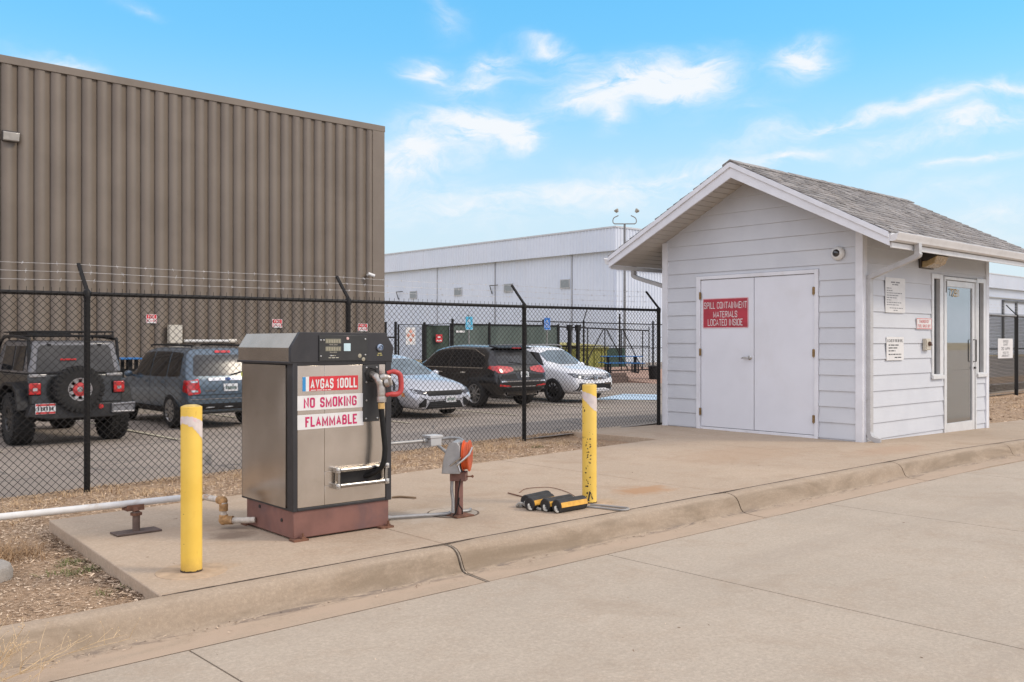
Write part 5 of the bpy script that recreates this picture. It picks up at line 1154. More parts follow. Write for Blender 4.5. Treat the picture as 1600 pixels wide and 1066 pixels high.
m = MB(); m.box((-1.04, -.54, .9), (1.04, .54, 1.02)); m.build('lid', M('crate_lid', (.08, .06, .05), .8), t, bevel=.02)
# ------------------------------------------------------------------ cars
def paint(name, col, metal=.3, rough=.32, flake=.06, coat=.5, dust=.04):
    b = NB(name); c = b.mix(b.ramp(b.noise(2.5, 5, .65), .4, .75, 0, dust), col, (.26, .23, .19))
    b.inp(b.p.inputs['Coat Weight'], coat); b.inp(b.p.inputs['Coat Roughness'], .04)
    return b.out(c, rough, metal)
def carglass(name, col, metal=.0, rough=.03, coat=.0):
    b = NB(name); b.inp(b.p.inputs['Coat Weight'], coat); b.inp(b.p.inputs['Coat Roughness'], .02); b.inp(b.p.inputs['Specular IOR Level'], .3)
    return b.out(b.mix(b.ramp(b.noise(2, 3), .35, .65), mul(col, .8), mul(col, 1.2)), rough, metal)
tint_m = carglass('tinted_glass', (.012, .012, .013)); shine_m = carglass('sky_lit_glass', (.22, .27, .30), .5, .06); greyglass_m = carglass('grey_glass', (.07, .072, .075), .12, .12)
darktrim_m = M('black_trim', (.011, .011, .0115), .5, var=.15, spec=.3); arch_m = M('arch_dark', (.008, .008, .008), .9)
tyre_m = M('tyre_rubber', (.013, .0125, .012), .8, var=.25, scale=10, dirt=(.06, .052, .042), dirt_amt=.4); rim_m = M('alloy_rim', (.40, .39, .38), .35, .8, var=.1); dkrim_m = M('dark_rim', (.05, .05, .05), .35, .6)
redlens_m = M('red_lens', (.50, .018, .02), .18, var=.15, scale=12, coat=1); clearlens_m = M('clear_lens', (.50, .52, .54), .15, .4, var=.2, scale=18, coat=1); amber_lens_m = M('orange_marker', (.65, .28, .10), .3)
plate_m = M('licence_plate', (.62, .63, .64), .5, var=.06, scale=20); plateink_m = M('plate_ink', (.10, .16, .14), .6); brightchrome_m = M('car_chrome', (.72, .72, .72), .12, 1.)
def mono(xs, ys, x):
    n = len(xs)
    if x <= xs[0]: return ys[0]
    if x >= xs[-1]: return ys[-1]
    d = [(ys[i + 1] - ys[i]) / (xs[i + 1] - xs[i]) for i in range(n - 1)]
    mm = [d[0]] + [0 if d[i - 1] * d[i] <= 0 else 2 * d[i - 1] * d[i] / (d[i - 1] + d[i]) for i in range(1, n - 1)] + [d[-1]]
    i = max(k for k in range(n - 1) if xs[k] <= x); h = xs[i + 1] - xs[i]; t = (x - xs[i]) / h
    return (1 + 2 * t) * (1 - t) ** 2 * ys[i] + t * (1 - t) ** 2 * h * mm[i] + t * t * (3 - 2 * t) * ys[i + 1] + t * t * (t - 1) * h * mm[i + 1]
def chaikin(P, it, closed=True):
    for _ in range(it):
        Q = []
        for i in range(len(P)):
            a, b_ = P[i], P[(i + 1) % len(P)]
            Q += [tuple(.78 * u + .22 * v for u, v in zip(a, b_)), tuple(.22 * u + .78 * v for u, v in zip(a, b_))]
        P = Q
    return P
def rp(P, r=.06, n=4):
    """outline with rounded corners"""
    out = []; P = [Vector(p) for p in P]
    for i, p in enumerate(P):
        a, c = P[i - 1], P[(i + 1) % len(P)]; q = min(r, (a - p).length * .45, (c - p).length * .45); u, v = p + (a - p).normalized() * q, p + (c - p).normalized() * q
        out += [tuple(u * (1 - k / n) ** 2 + p * 2 * (k / n) * (1 - k / n) + v * (k / n) ** 2) for k in range(n + 1)]
    return out
class Car:
    def __init__(s, name, label, cat, loc, rz, keys, wheels, r, track, body_m, arch=.07):
        s.t = thing(name, label, cat, loc, rz, None)
        xs = [k[0] for k in keys]; s.L = xs[-1]
        X = sorted(set([round(xs[0] + (xs[-1] - xs[0]) * i / 70, 4) for i in range(71)] + xs)); rings = []
        for x in X:
            zb, ws, zm, wm, zsh, wsh, zr, wr, zt = [mono(xs, [k[j] for k in keys], x) for j in range(1, 10)]
            half = [(ws * .75, zb), (ws, zb + .07), (wm, zm), (wm * .992, (zm + zsh) / 2), (wsh, zsh), (wr, zr), (wr * .62, zt - .01)]
            ring = [(0, zb)] + half + [(0, zt)] + [(-y, z) for y, z in reversed(half)]
            rings.append([(x, y, z) for y, z in chaikin(ring, 2)])
        m = MB(); m.loft(rings); bmesh.ops.recalc_face_normals(m.b, faces=m.b.faces[:]); bmesh.ops.triangulate(m.b, faces=[f for f in m.b.faces if len(f.verts) > 4])
        s.bvh = BVHTree.FromBMesh(m.b)
        body = m.build('body', [body_m, arch_m], s.t, sharp=42)
        cut = MB()
        for wx in wheels:
            for sg in (-1, 1): cut.cyl((wx, sg * (track / 2 - .22), r), (wx, sg * (track / 2 + .6), r), r + arch, 40)
        co = cut.build('cutter', arch_m)
        md = body.modifiers.new('arches', 'BOOLEAN'); md.object = co; md.operation = 'DIFFERENCE'; md.solver = 'EXACT'
        dg = bpy.context.evaluated_depsgraph_get(); dg.update()
        me = bpy.data.meshes.new_from_object(body.evaluated_get(dg)); body.modifiers.clear(); body.data = me
        if len(me.materials) < 2: me.materials.append(arch_m)
        bpy.data.objects.remove(co)
        for p in me.polygons:
            c = p.center
            for wx in wheels:
                dd = math.hypot(c.x - wx, c.z - r)
                if (abs(dd - r - arch) < .012 and (Vector((wx - c.x, 0, r - c.z)).normalized().dot(p.normal) > .7)) or (dd < r + arch and abs(abs(c.y) - (track / 2 - .22)) < .01): p.material_index = 1
        s.body = body
    def panel(s, name, side, poly, mat, parent=None, off=.006, rnd=0, mirror=False, step=.07, label=None):
        """a pane, lens or trim piece laid on the body: poly in (x,z) for sides, (y,z) for front and back, (x,y) for the top"""
        out = []
        for sg in ((1, -1) if mirror else (1,)):
            P = chaikin(poly, rnd) if rnd else list(poly)
            Q = []
            for i in range(len(P)):
                a, b_ = Vector(P[i]), Vector(P[(i + 1) % len(P)]); n = max(1, int((b_ - a).length / step))
                Q += [a + (b_ - a) * k / n for k in range(n)]
            n = len(Q); xs = [q.x for q in Q]; ys = [q.y for q in Q]
            pts = [Vector((q.x, q.y)) for q in Q]
            i = min(xs) + step / 2
            def inside(u, v):
                c = False
                for k in range(n):
                    a, b_ = Q[k], Q[(k + 1) % n]
                    if (a.y > v) != (b_.y > v) and u < (b_.x - a.x) * (v - a.y) / (b_.y - a.y) + a.x: c = not c
                return c
            while i < max(xs):
                j = min(ys) + step / 2
                while j < max(ys):
                    if inside(i, j) and min((Vector((i, j)) - q).length for q in Q) > step * .35: pts.append(Vector((i, j)))
                    j += step
                i += step
            vs, _, fs, *_ = delaunay_2d_cdt(pts, [(k, (k + 1) % n) for k in range(n)], [], 1, 1e-5)
            m = MB(); V = []; N = []
            for v in vs:
                u, w = v.x, v.y
                if side == 'L': o, d = Vector((u, 3 * sg, w)), Vector((0, -sg, 0))
                elif side == 'F': o, d = Vector((s.L + 2, u * sg, w)), Vector((-1, 0, 0))
                elif side == 'B': o, d = Vector((-2, u * sg, w)), Vector((1, 0, 0))
                else: o, d = Vector((u, w * sg, 4)), Vector((0, 0, -1))
                h = s.bvh.ray_cast(o, d)
                if h[0] is None: V.append(None); N.append(None); continue
                nn = h[1] if h[1].dot(d) < 0 else -h[1]
                V.append(m.b.verts.new(h[0] + nn * off)); N.append(nn)
            for f in fs:
                if any(V[k] is None for k in f): continue
                a, b_, c = [V[k].co for k in f[:3]]
                idx = list(f)
                if (b_ - a).cross(c - a).dot(N[f[0]]) < 0: idx = idx[::-1]
                m._f([V[k] for k in idx])
            out.append(m.build(name, mat, parent or s.t, fix=False, sharp=60, label=label))
        return out[0]
    def line(s, name, side, pts, w, mat, **k):
        """narrow strip along a polyline"""
        P = [Vector(p) for p in pts]; a, b_ = [], []
        for i, p in enumerate(P):
            t = (P[min(i + 1, len(P) - 1)] - P[max(0, i - 1)]).normalized(); n = Vector((-t.y, t.x)) * w / 2; a.append(tuple(p + n)); b_.append(tuple(p - n))
        return s.panel(name, side, a + b_[::-1], mat, **k)
    def wheels(s, xs, r, w, track, rim, spokes=5, rr=.66, tread=False):
        proto = None
        for wx in xs:
            for sg in (1, -1):
                if proto is None:
                    proto = wheel(s.t, r, w, rim, spokes, rr, tread); o = proto
                else: o = copy_tree(proto, s.t)
                o.location = (wx, sg * (track / 2), r); o.rotation_euler = (0, (wx * 1.7) % 1, 0 if sg > 0 else math.pi)
    def mirror(s, x, y, z, mat):
        for sg in (1, -1):
            m = MB(); m.sphere((x, sg * (y + .11), z), .1, 2, (.75, 1.0, .75)); m.tube([(x + .02, sg * (y - .04), z - .05), (x, sg * (y + .06), z - .02)], .025, 6); m.build('mirror', mat, s.t)
def wheel(parent, r, w, rim, spokes=5, rr=.66, tread=False):
    e = bpy.data.objects.new('wheel', None); COL.objects.link(e); e.parent = parent; e.empty_display_size = .1
    R0 = r * rr
    m = MB(); prof = [(R0 - .01, -w * .38), (R0, -w * .46), (R0 + (r - R0) * .55, -w * .5), (r - .025, -w * .47), (r - .004, -w * .40), (r, -w * .2), (r, w * .2), (r - .004, w * .40), (r - .025, w * .47), (R0 + (r - R0) * .55, w * .5), (R0, w * .46), (R0 - .01, w * .38)]
    m.lathe(prof, (0, 0, 0), (0, 1, 0), 48, closed=True)
    if tread:
        for k in range(30):
            for j in range(4):
                a = 2 * math.pi * (k + .5 * (j % 2)) / 30; Mt = Matrix.Rotation(a, 4, 'Y'); y0 = -w * .46 + j * w * .24
                m.box((-.03, y0, r - .012), (.028, y0 + w * .19, r + .014), Mt @ Matrix.Rotation(R(12 if j % 2 else -12), 4, 'Z'))
            for sg in (-1, 1):
                Mt = Matrix.Rotation(2 * math.pi * (k + .25) / 30, 4, 'Y'); m.box((-.022, sg * w * .5 - .016, r - .075), (.022, sg * w * .5 + .012, r - .01), Mt)
    m.build('tyre', tyre_m, e, sharp=40)
    m = MB(); m.lathe([(R0 - .03, -w * .4), (R0 - .0, -w * .40), (R0 + .005, w * .40), (R0 + .012, w * .46), (R0 - .012, w * .46), (R0 - .035, w * .36)], (0, 0, 0), (0, 1, 0), 40, closed=True)
    y = w * .36
    for k in range(spokes):
        a = 2 * math.pi * k / spokes
        for q in (-.16, .16):
            Mt = Matrix.Rotation(a, 4, 'Y')
            m.hexa([(-.022 + q * .12, y - .03, .04), (.022 + q * .12, y - .03, .04), (.022 + q * .12, y + .01, .04), (-.022 + q * .12, y + .01, .04), (-.018 + q * .4, y - .02, R0 - .02), (.018 + q * .4, y - .02, R0 - .02), (.018 + q * .4, y + .02, R0 - .02), (-.018 + q * .4, y + .02, R0 - .02)], Mt)
    m.lathe([(0, y - .03), (.07, y - .03), (.065, y + .012), (.03, y + .02), (0, y + .02)], (0, 0, 0), (0, 1, 0), 20)
    m.build('rim', rim, e)
    m = MB(); m.lathe([(0, -w * .2), (R0 - .03, -w * .2), (R0 - .03, -w * .1), (0, -w * .1)], (0, 0, 0), (0, 1, 0), 24); m.build('brake_disc', M('brake_dark', (.03, .028, .027), .5, .5), e)
    return e
def plate(car, side, cy, cz, w=.31, h=.155, mat=plate_m, ink=plateink_m, red=False, off=.02):
    p = car.panel('licence_plate', side, [(cy - w / 2, cz - h / 2), (cy + w / 2, cz - h / 2), (cy + w / 2, cz + h / 2), (cy - w / 2, cz + h / 2)], mat, off=off, step=.2)
    # the plate number is too small to read in the photo: strokes only
    h0 = car.bvh.ray_cast(Vector((-2 if side == 'B' else car.L + 2, cy, cz)), Vector((1 if side == 'B' else -1, 0, 0)))
    xo = h0[0].x + (-1 if side == 'B' else 1) * (off + .022); m = MB(); s_ = -1 if side == 'B' else 1
    for k in range(6):
        u = -w * .38 + k * w * .13; a, b_ = cy + s_ * u, cy + s_ * (u + w * .085)
        m.quad((xo, a, cz - h * .2), (xo, b_, cz - h * .2), (xo, b_, cz + h * .2), (xo, a, cz + h * .2))
    m.build('plate_print', ink, p, fix=False)
    return p
LZ = -.447
# ---- grey blue compact suv, seen from behind
K = [(0, .42, .62, .52, .74, .64, .76, .70, .68, .72), (.04, .36, .72, .52, .84, .86, .82, .98, .74, 1.0), (.10, .33, .76, .60, .885, 1.02, .855, 1.12, .74, 1.14), (.24, .30, .80, .62, .90, 1.04, .88, 1.42, .74, 1.45), (.38, .28, .82, .62, .905, 1.04, .89, 1.62, .73, 1.655),
     (.8, .25, .83, .62, .905, 1.03, .89, 1.65, .73, 1.69), (2.0, .24, .83, .62, .905, 1.02, .89, 1.65, .73, 1.70), (2.75, .24, .83, .62, .905, 1.02, .885, 1.57, .70, 1.65), (3.02, .24, .83, .61, .90, 1.01, .88, 1.34, .67, 1.45), (3.38, .24, .83, .61, .90, 1.0, .88, 1.05, .74, 1.11),
     (3.7, .24, .82, .60, .90, .96, .86, 1.0, .70, 1.04), (4.1, .26, .80, .6, .88, .88, .82, .93, .65, .96), (4.35, .30, .70, .55, .80, .74, .74, .78, .60, .81), (4.44, .38, .60, .52, .68, .62, .62, .66, .5, .68)]
bm_ = paint('slate_blue_paint', (.105, .145, .185), .3, .25)
c = Car('parked_car', 'grey blue compact suv parked between the off road car and the dispenser', 'car', (8.64, 18.36, LZ), R(90), K, (.86, 3.48), .365, 1.58, bm_)
c.wheels((.86, 3.48), .355, .23, 1.60, rim_m, 6)
for P in ([(3.20, 1.06), (2.76, 1.54), (2.02, 1.585), (2.0, 1.055)], [(1.96, 1.055), (1.97, 1.585), (1.13, 1.585), (1.10, 1.055)], [(1.05, 1.055), (1.07, 1.58), (.50, 1.55), (.40, 1.08)]): c.panel('window', 'L', rp(P, .05), tint_m, mirror=True)
rg_ = c.panel('rear_window', 'B', rp([(-.73, 1.085), (.73, 1.085), (.64, 1.52), (-.64, 1.52)], .07), greyglass_m, off=.008)
m = MB(); m.tube([(.06, -.1, 1.11), (.10, -.45, 1.19)], .012, 6); m.build('wiper', darktrim_m, c.t)
c.panel('windscreen', 'F', [(-.66, 1.12), (.66, 1.12), (.58, 1.56), (-.58, 1.56)], tint_m, rnd=1)
for sg in (1, -1): c.panel('tail_light', 'B', [(sg * .60, .73), (sg * .84, .70), (sg * .87, .98), (sg * .64, 1.03)], redlens_m, off=.014, step=.04); 
c.panel('tail_light_wrap', 'L', [(.03, .73), (.20, .78), (.18, 1.0), (.07, 1.0)], redlens_m, off=.012, mirror=True, step=.04)
for sg in (1, -1):
    for z0 in (.76, .95): c.panel('reversing_lens', 'B', [(sg * .66, z0), (sg * .79, z0), (sg * .79, z0 + .04), (sg * .66, z0 + .04)], clearlens_m, off=.02, step=.04)
c.panel('chrome_strip', 'B', [(-.42, .985), (.42, .985), (.42, 1.045), (-.42, 1.045)], brightchrome_m, off=.018)
c.panel('emblem', 'B', [(-.07 + .07 * (1 - math.cos(R(a))) , 1.015 + .03 * math.sin(R(a))) for a in range(0, 360, 30)], M('emblem_blue', (.03, .06, .16), .25, .5), off=.024, step=.05)
c.panel('brake_light', 'B', [(-.17, 1.555), (.17, 1.555), (.17, 1.60), (-.17, 1.60)], redlens_m, off=.02)
c.panel('badge', 'B', [(.28, .77), (.50, .77), (.50, .80), (.28, .80)], brightchrome_m, off=.012)
c.panel('bumper_step', 'B', [(-.80, .40), (.80, .40), (.78, .52), (-.78, .52)], darktrim_m, off=.012)
for a in (.4, 0, -.4): c.panel('reflector_strip', 'B', [(a - .09, .435), (a + .09, .435), (a + .09, .455), (a - .09, .455)], clearlens_m, off=.02)
c.line('tailgate_seam', 'B', [(-.82, .70), (.82, .70)], .012, darktrim_m, off=.01); c.line('chrome_line', 'B', [(-.80, .615), (.80, .615)], .012, brightchrome_m, off=.012)
plate(c, 'B', -.05, .84)
c.panel('sill_trim', 'L', [(.4, .30), (4.0, .30), (4.0, .42), (.4, .42)], darktrim_m, mirror=True, off=.01)
for xx in (1.98, 1.1): c.line('door_seam', 'L', [(xx, .44), (xx, 1.05)], .012, darktrim_m, mirror=True)
for xx in (1.25, 2.15): c.panel('door_handle', 'L', [(xx, .92), (xx + .2, .92), (xx + .2, .955), (xx, .955)], bm_, mirror=True, off=.03)
m = MB()
for sg in (1, -1): m.tube(bez([(.5, sg * .58, 1.68), (.6, sg * .58, 1.715), (2.5, sg * .58, 1.73), (2.65, sg * .58, 1.68)], 4), .02, 6)
m.build('roof_rail', darktrim_m, c.t)
c.mirror(2.98, .88, 1.08, bm_)
# ---- silver sedan, nose to the fence
K = [(0, .45, .6, .6, .72, .8, .72, .88, .6, .9), (.08, .35, .7, .6, .84, .92, .8, 1.0, .66, 1.03), (.5, .25, .78, .6, .92, .95, .86, 1.07, .66, 1.10), (.95, .22, .80, .6, .93, .95, .88, 1.22, .62, 1.27), (1.6, .2, .8, .58, .93, .93, .89, 1.38, .57, 1.45), (2.4, .2, .8, .58, .93, .92, .89, 1.40, .56, 1.475),
     (3.0, .2, .8, .58, .93, .92, .89, 1.30, .58, 1.38), (3.4, .2, .8, .57, .93, .91, .88, 1.12, .66, 1.18), (3.78, .2, .8, .56, .93, .89, .87, .95, .74, 1.0), (4.2, .2, .8, .55, .925, .81, .86, .88, .72, .925), (4.6, .19, .79, .50, .905, .72, .84, .79, .69, .83), (4.80, .19, .74, .45, .86, .63, .79, .69, .65, .72), (4.87, .2, .69, .42, .80, .58, .74, .63, .60, .655), (4.90, .24, .64, .42, .74, .54, .68, .58, .55, .60)]
bm_ = paint('silver_paint', (.54, .55, .59), .3, .26)
c = Car('parked_car', 'silver sedan parked nose to the fence right beside the dispenser', 'car', (13.56, 17.32 + 4.9, LZ), R(-90), K, (1.05, 3.92), .36, 1.62, bm_)
c.wheels((1.05, 3.92), .335, .23, 1.64, dkrim_m, 7, .72)
for P in ([(3.38, .98), (2.95, 1.26), (2.32, 1.33), (2.28, .96)], [(2.2, .96), (2.24, 1.33), (1.5, 1.30), (1.0, 1.02)]): c.panel('window', 'L', rp(P, .05), tint_m, mirror=True)
ws = c.panel('windscreen', 'F', [(-.72, .995), (.72, .995), (.58, 1.36), (-.58, 1.36)], shine_m, rnd=1, off=.008)
c.panel('rear_window', 'B', [(-.62, 1.08), (.62, 1.08), (.52, 1.36), (-.52, 1.36)], tint_m, rnd=1)
c.panel('bonnet_shut_line', 'F', [(-.66, .635), (.66, .635), (.66, .643), (-.66, .643)], darktrim_m)
c.panel('grille', 'F', [(-.56, .60), (-.5, .635), (.5, .635), (.56, .60), (.48, .53), (-.48, .53)], darktrim_m, off=.01)
for sg in (1, -1):
    c.panel('headlight', 'F', [(sg * .54, .63), (sg * .79, .70), (sg * .85, .68), (sg * .80, .60), (sg * .56, .545)], carglass('headlamp_glass', (.10, .10, .11), .3, .06), off=.012, step=.04)
    c.line('headlight_strip', 'F', [(sg * .56, .635), (sg * .77, .685), (sg * .83, .64), (sg * .77, .60)], .022, clearlens_m, off=.02, step=.04)
    c.panel('air_intake', 'F', [(sg * .58, .48), (sg * .74, .36), (sg * .72, .27), (sg * .56, .28), (sg * .54, .42)], darktrim_m, off=.01, step=.04)
    c.panel('marker', 'L', [(4.42, .52), (4.55, .51), (4.53, .60), (4.44, .60)], amber_lens_m, off=.012, mirror=(sg < 0), step=.05) if sg < 0 else None
c.panel('lower_grille', 'F', [(-.44, .40), (.44, .40), (.56, .235), (-.56, .235)], darktrim_m, off=.01)
for z in (.28, .32, .36): c.line('grille_bar', 'F', [(-.47, z), (.47, z)], .012, dkrim_m, off=.018)
c.line('chrome_line', 'F', [(-.60, .215), (-.3, .225), (.3, .225), (.60, .215)], .02, brightchrome_m, off=.014)
c.line('bumper_crease', 'F', [(-.70, .50), (-.45, .425), (.45, .425), (.70, .50)], .012, darktrim_m, off=.008)
plate(c, 'F', .17, .44)
for xx in (2.25, 3.2): c.line('door_seam', 'L', [(xx, .30), (xx, .94)], .012, darktrim_m, mirror=True)
c.mirror(3.25, .87, 1.0, bm_)
# ---- dark grey suv, tail to the fence
K = [(0, .50, .66, .58, .80, .68, .80, .74, .70, .76), (.05, .42, .76, .6, .90, .88, .88, .95, .80, .97), (.14, .36, .80, .62, .955, 1.04, .925, 1.12, .80, 1.14), (.34, .30, .83, .64, .975, 1.07, .94, 1.36, .73, 1.40), (.55, .28, .84, .64, .98, 1.08, .945, 1.56, .69, 1.61), (1.0, .26, .85, .64, .98, 1.06, .945, 1.62, .67, 1.69), (2.2, .25, .85, .64, .98, 1.05, .945, 1.63, .67, 1.715), (3.0, .25, .85, .64, .98, 1.04, .945, 1.53, .66, 1.64),
     (3.4, .25, .85, .63, .98, 1.03, .94, 1.30, .69, 1.42), (3.88, .25, .85, .62, .97, 1.0, .92, 1.06, .78, 1.13), (4.3, .25, .84, .60, .95, .95, .90, 1.0, .74, 1.04), (4.7, .27, .78, .58, .88, .84, .84, .89, .68, .93), (4.95, .36, .66, .54, .74, .62, .68, .67, .55, .70)]
bm_ = paint('charcoal_paint', (.014, .013, .014), .2, .22)
c = Car('parked_car', 'dark charcoal suv parked tail to the fence with wide red tail lights', 'car', (17.24, 18.55, LZ), R(90), K, (.95, 3.80), .385, 1.72, bm_)
c.wheels((.95, 3.80), .375, .25, 1.72, rim_m, 5, .70)
for P in ([(3.55, 1.10), (3.05, 1.50), (2.24, 1.56), (2.2, 1.09)], [(2.12, 1.09), (2.16, 1.56), (1.32, 1.55), (1.22, 1.09)], [(1.14, 1.09), (1.24, 1.54), (.86, 1.48), (.62, 1.28), (.62, 1.12)]): c.panel('window', 'L', rp(P, .05), tint_m, mirror=True)
c.line('window_chrome', 'L', [(.62, 1.075), (3.6, 1.075)], .022, brightchrome_m, mirror=True, off=.012); c.line('window_chrome', 'L', [(.7, 1.40), (1.25, 1.585), (2.3, 1.60), (3.05, 1.54), (3.6, 1.12)], .016, brightchrome_m, mirror=True, off=.012)
c.panel('rear_window', 'B', rp([(-.76, 1.17), (.76, 1.17), (.64, 1.56), (-.64, 1.56)], .06), greyglass_m, off=.008)
m = MB(); m.prism([(.36, 1.60), (.75, 1.66), (.75, 1.70), (.30, 1.63)], 'y', -.62, .62); m.build('spoiler', darktrim_m, c.t, bevel=.012)
m = MB(); m.box((.29, -.16, 1.61), (.32, .16, 1.635)); m.build('brake_light', redlens_m, c.t)
m = MB(); m.tube([(.16, -.05, 1.19), (.20, .36, 1.24)], .012, 6); m.build('wiper', darktrim_m, c.t)
for sg in (1, -1):
    c.panel('tail_light', 'B', [(sg * .30, 1.01), (sg * .34, 1.11), (sg * .90, 1.15), (sg * .96, 1.04), (sg * .84, .93), (sg * .55, .95)], redlens_m, off=.014, step=.05, rnd=1)
    c.panel('garnish', 'B', [(sg * .26, .93), (sg * .76, .89), (sg * .80, .80), (sg * .22, .78)], darktrim_m, off=.01)
    c.panel('reflector', 'B', [(sg * .44, .565), (sg * .84, .60), (sg * .84, .65), (sg * .50, .61)], redlens_m, off=.012)
    m = MB(); m.lathe([(.045, 0), (.055, 0), (.055, .12), (.045, .12)], (.06, sg * .58, .40), (1, 0, 0), 16, closed=True); m.build('exhaust', brightchrome_m, c.t)
c.panel('tail_light_wrap', 'L', [(.10, 1.0), (.42, 1.07), (.38, 1.14), (.13, 1.13)], redlens_m, off=.012, mirror=True, step=.05)
c.line('chrome_line', 'B', [(-.80, .725), (.80, .725)], .035, brightchrome_m, off=.014); c.line('chrome_line', 'B', [(-.62, .58), (.62, .58)], .02, brightchrome_m, off=.012)
c.line('tailgate_seam', 'B', [(-.3, 1.0), (.3, 1.0)], .03, darktrim_m, off=.012)
c.panel('lower_bumper', 'B', [(-.74, .46), (.74, .46), (.70, .53), (-.70, .53)], darktrim_m, off=.01)
plate(c, 'B', -.06, .90, .30, .15)
for xx in (2.16, 1.18): c.line('door_seam', 'L', [(xx, .40), (xx, 1.05)], .012, arch_m, mirror=True)
for xx in (1.30, 2.32): c.panel('door_handle', 'L', [(xx, .93), (xx + .22, .935), (xx + .22, .965), (xx, .96)], brightchrome_m, mirror=True, off=.03)
c.line('sill_chrome', 'L', [(1.45, .46), (3.3, .46)], .02, brightchrome_m, mirror=True, off=.01)
c.mirror(3.35, .94, 1.12, bm_)
# ---- white suv, nose to the fence
K = [(0, .45, .66, .58, .78, .70, .78, .78, .70, .8), (.06, .38, .74, .6, .87, .95, .84, 1.02, .74, 1.05), (.2, .32, .78, .62, .91, 1.04, .88, 1.28, .72, 1.32), (.42, .28, .8, .62, .915, 1.05, .89, 1.52, .68, 1.58), (1.0, .25, .81, .62, .92, 1.04, .89, 1.56, .66, 1.65), (2.0, .24, .81, .62, .92, 1.02, .89, 1.57, .66, 1.675), (2.55, .24, .81, .62, .92, 1.01, .885, 1.51, .65, 1.63), (2.95, .24, .81, .62, .92, 1.0, .88, 1.32, .68, 1.44), (3.42, .24, .81, .61, .915, .99, .87, 1.06, .76, 1.12),
     (3.8, .24, .80, .60, .91, .95, .86, 1.01, .74, 1.055), (4.15, .24, .79, .58, .89, .89, .83, .95, .71, .99), (4.38, .25, .74, .54, .84, .82, .78, .87, .67, .905), (4.46, .27, .70, .52, .79, .74, .73, .79, .62, .815), (4.5, .30, .66, .50, .73, .66, .68, .70, .57, .72)]
bm_ = paint('white_paint', (.80, .81, .83), .0, .25, dust=.02)
c = Car('parked_car', 'white suv parked nose to the fence behind the right yellow bollard', 'car', (20.33, 18.75 + 4.5, LZ), R(-90), K, (.90, 3.60), .375, 1.60, bm_)
c.wheels((.90, 3.60), .36, .24, 1.62, dkrim_m, 5, .70)
for P in ([(3.15, 1.08), (2.72, 1.46), (2.0, 1.52), (1.96, 1.06)], [(1.88, 1.06), (1.92, 1.52), (1.1, 1.50), (1.02, 1.07)], [(.95, 1.08), (1.02, 1.48), (.65, 1.42), (.5, 1.15)]): c.panel('window', 'L', rp(P, .05), tint_m, mirror=True)
c.panel('windscreen', 'F', [(-.70, 1.115), (.70, 1.115), (.60, 1.53), (-.60, 1.53)], shine_m, rnd=1, off=.008)
c.panel('grille', 'F', [(-.52, .80), (.52, .80), (.48, .68), (-.48, .68)], darktrim_m, off=.01)
for z in (.705, .74, .775): c.line('grille_bar', 'F', [(-.50, z), (.50, z)], .014, brightchrome_m, off=.02)
em = c.panel('emblem', 'F', [(.088 * math.cos(R(a)), .745 + .088 * math.sin(R(a))) for a in range(0, 360, 20)], brightchrome_m, off=.03, step=.06)
c.panel('emblem_face', 'F', [(.074 * math.cos(R(a)), .745 + .074 * math.sin(R(a))) for a in range(0, 360, 20)], M('emblem_dark', (.06, .07, .08), .3), em, off=.034, step=.06)
for P in ([(-.045, .80), (0, .752), (.045, .80)], [(-.062, .775), (-.028, .688), (0, .742), (.028, .688), (.062, .775)]): c.line('emblem_mark', 'F', P, .013, brightchrome_m, parent=em, off=.038, step=.05)
for sg in (1, -1):
    c.panel('headlight', 'F', [(sg * .52, .81), (sg * .72, .86), (sg * .84, .86), (sg * .80, .75), (sg * .50, .70)], carglass('headlamp_clear', (.14, .15, .16), .4, .06), off=.012, step=.05)
    c.line('headlight_strip', 'F', [(sg * .52, .80), (sg * .72, .83), (sg * .79, .80), (sg * .74, .77)], .016, clearlens_m, off=.02, step=.05)
    c.panel('intake_frame', 'F', [(sg * .42, .58), (sg * .68, .58), (sg * .76, .34), (sg * .66, .34), (sg * .60, .50), (sg * .42, .50)], darktrim_m, off=.01, step=.05)
    c.line('intake_chrome', 'F', [(sg * .40, .555), (sg * .63, .555), (sg * .70, .37)], .018, brightchrome_m, off=.018, step=.05)
c.panel('lower_grille', 'F', [(-.62, .56), (.62, .56), (.66, .38), (-.66, .38)], darktrim_m, off=.008)
c.line('lip', 'F', [(-.60, .345), (-.40, .40), (.40, .40), (.60, .345)], .045, bm_, off=.016)
c.line('chrome_line', 'F', [(-.64, .32), (.64, .32)], .02, brightchrome_m, off=.012)
c.line('bonnet_shut_line', 'F', [(-.66, .845), (-.4, .825), (.4, .825), (.66, .845)], .010, darktrim_m, off=.007)
for xx in (1.92, 2.95): c.line('door_seam', 'L', [(xx, .40), (xx, 1.0)], .012, darktrim_m, mirror=True)
c.panel('arch_trim', 'L', [(1.3, .30), (3.15, .30), (3.15, .40), (1.3, .40)], darktrim_m, mirror=True, off=.01)
m = MB()
for sg in (1, -1): m.tube(bez([(.6, sg * .60, 1.60), (.75, sg * .6, 1.68), (2.3, sg * .6, 1.70), (2.5, sg * .60, 1.60)], 4), .018, 6)
m.build('roof_rail', rim_m, c.t)
c.mirror(3.0, .88, 1.08, bm_)
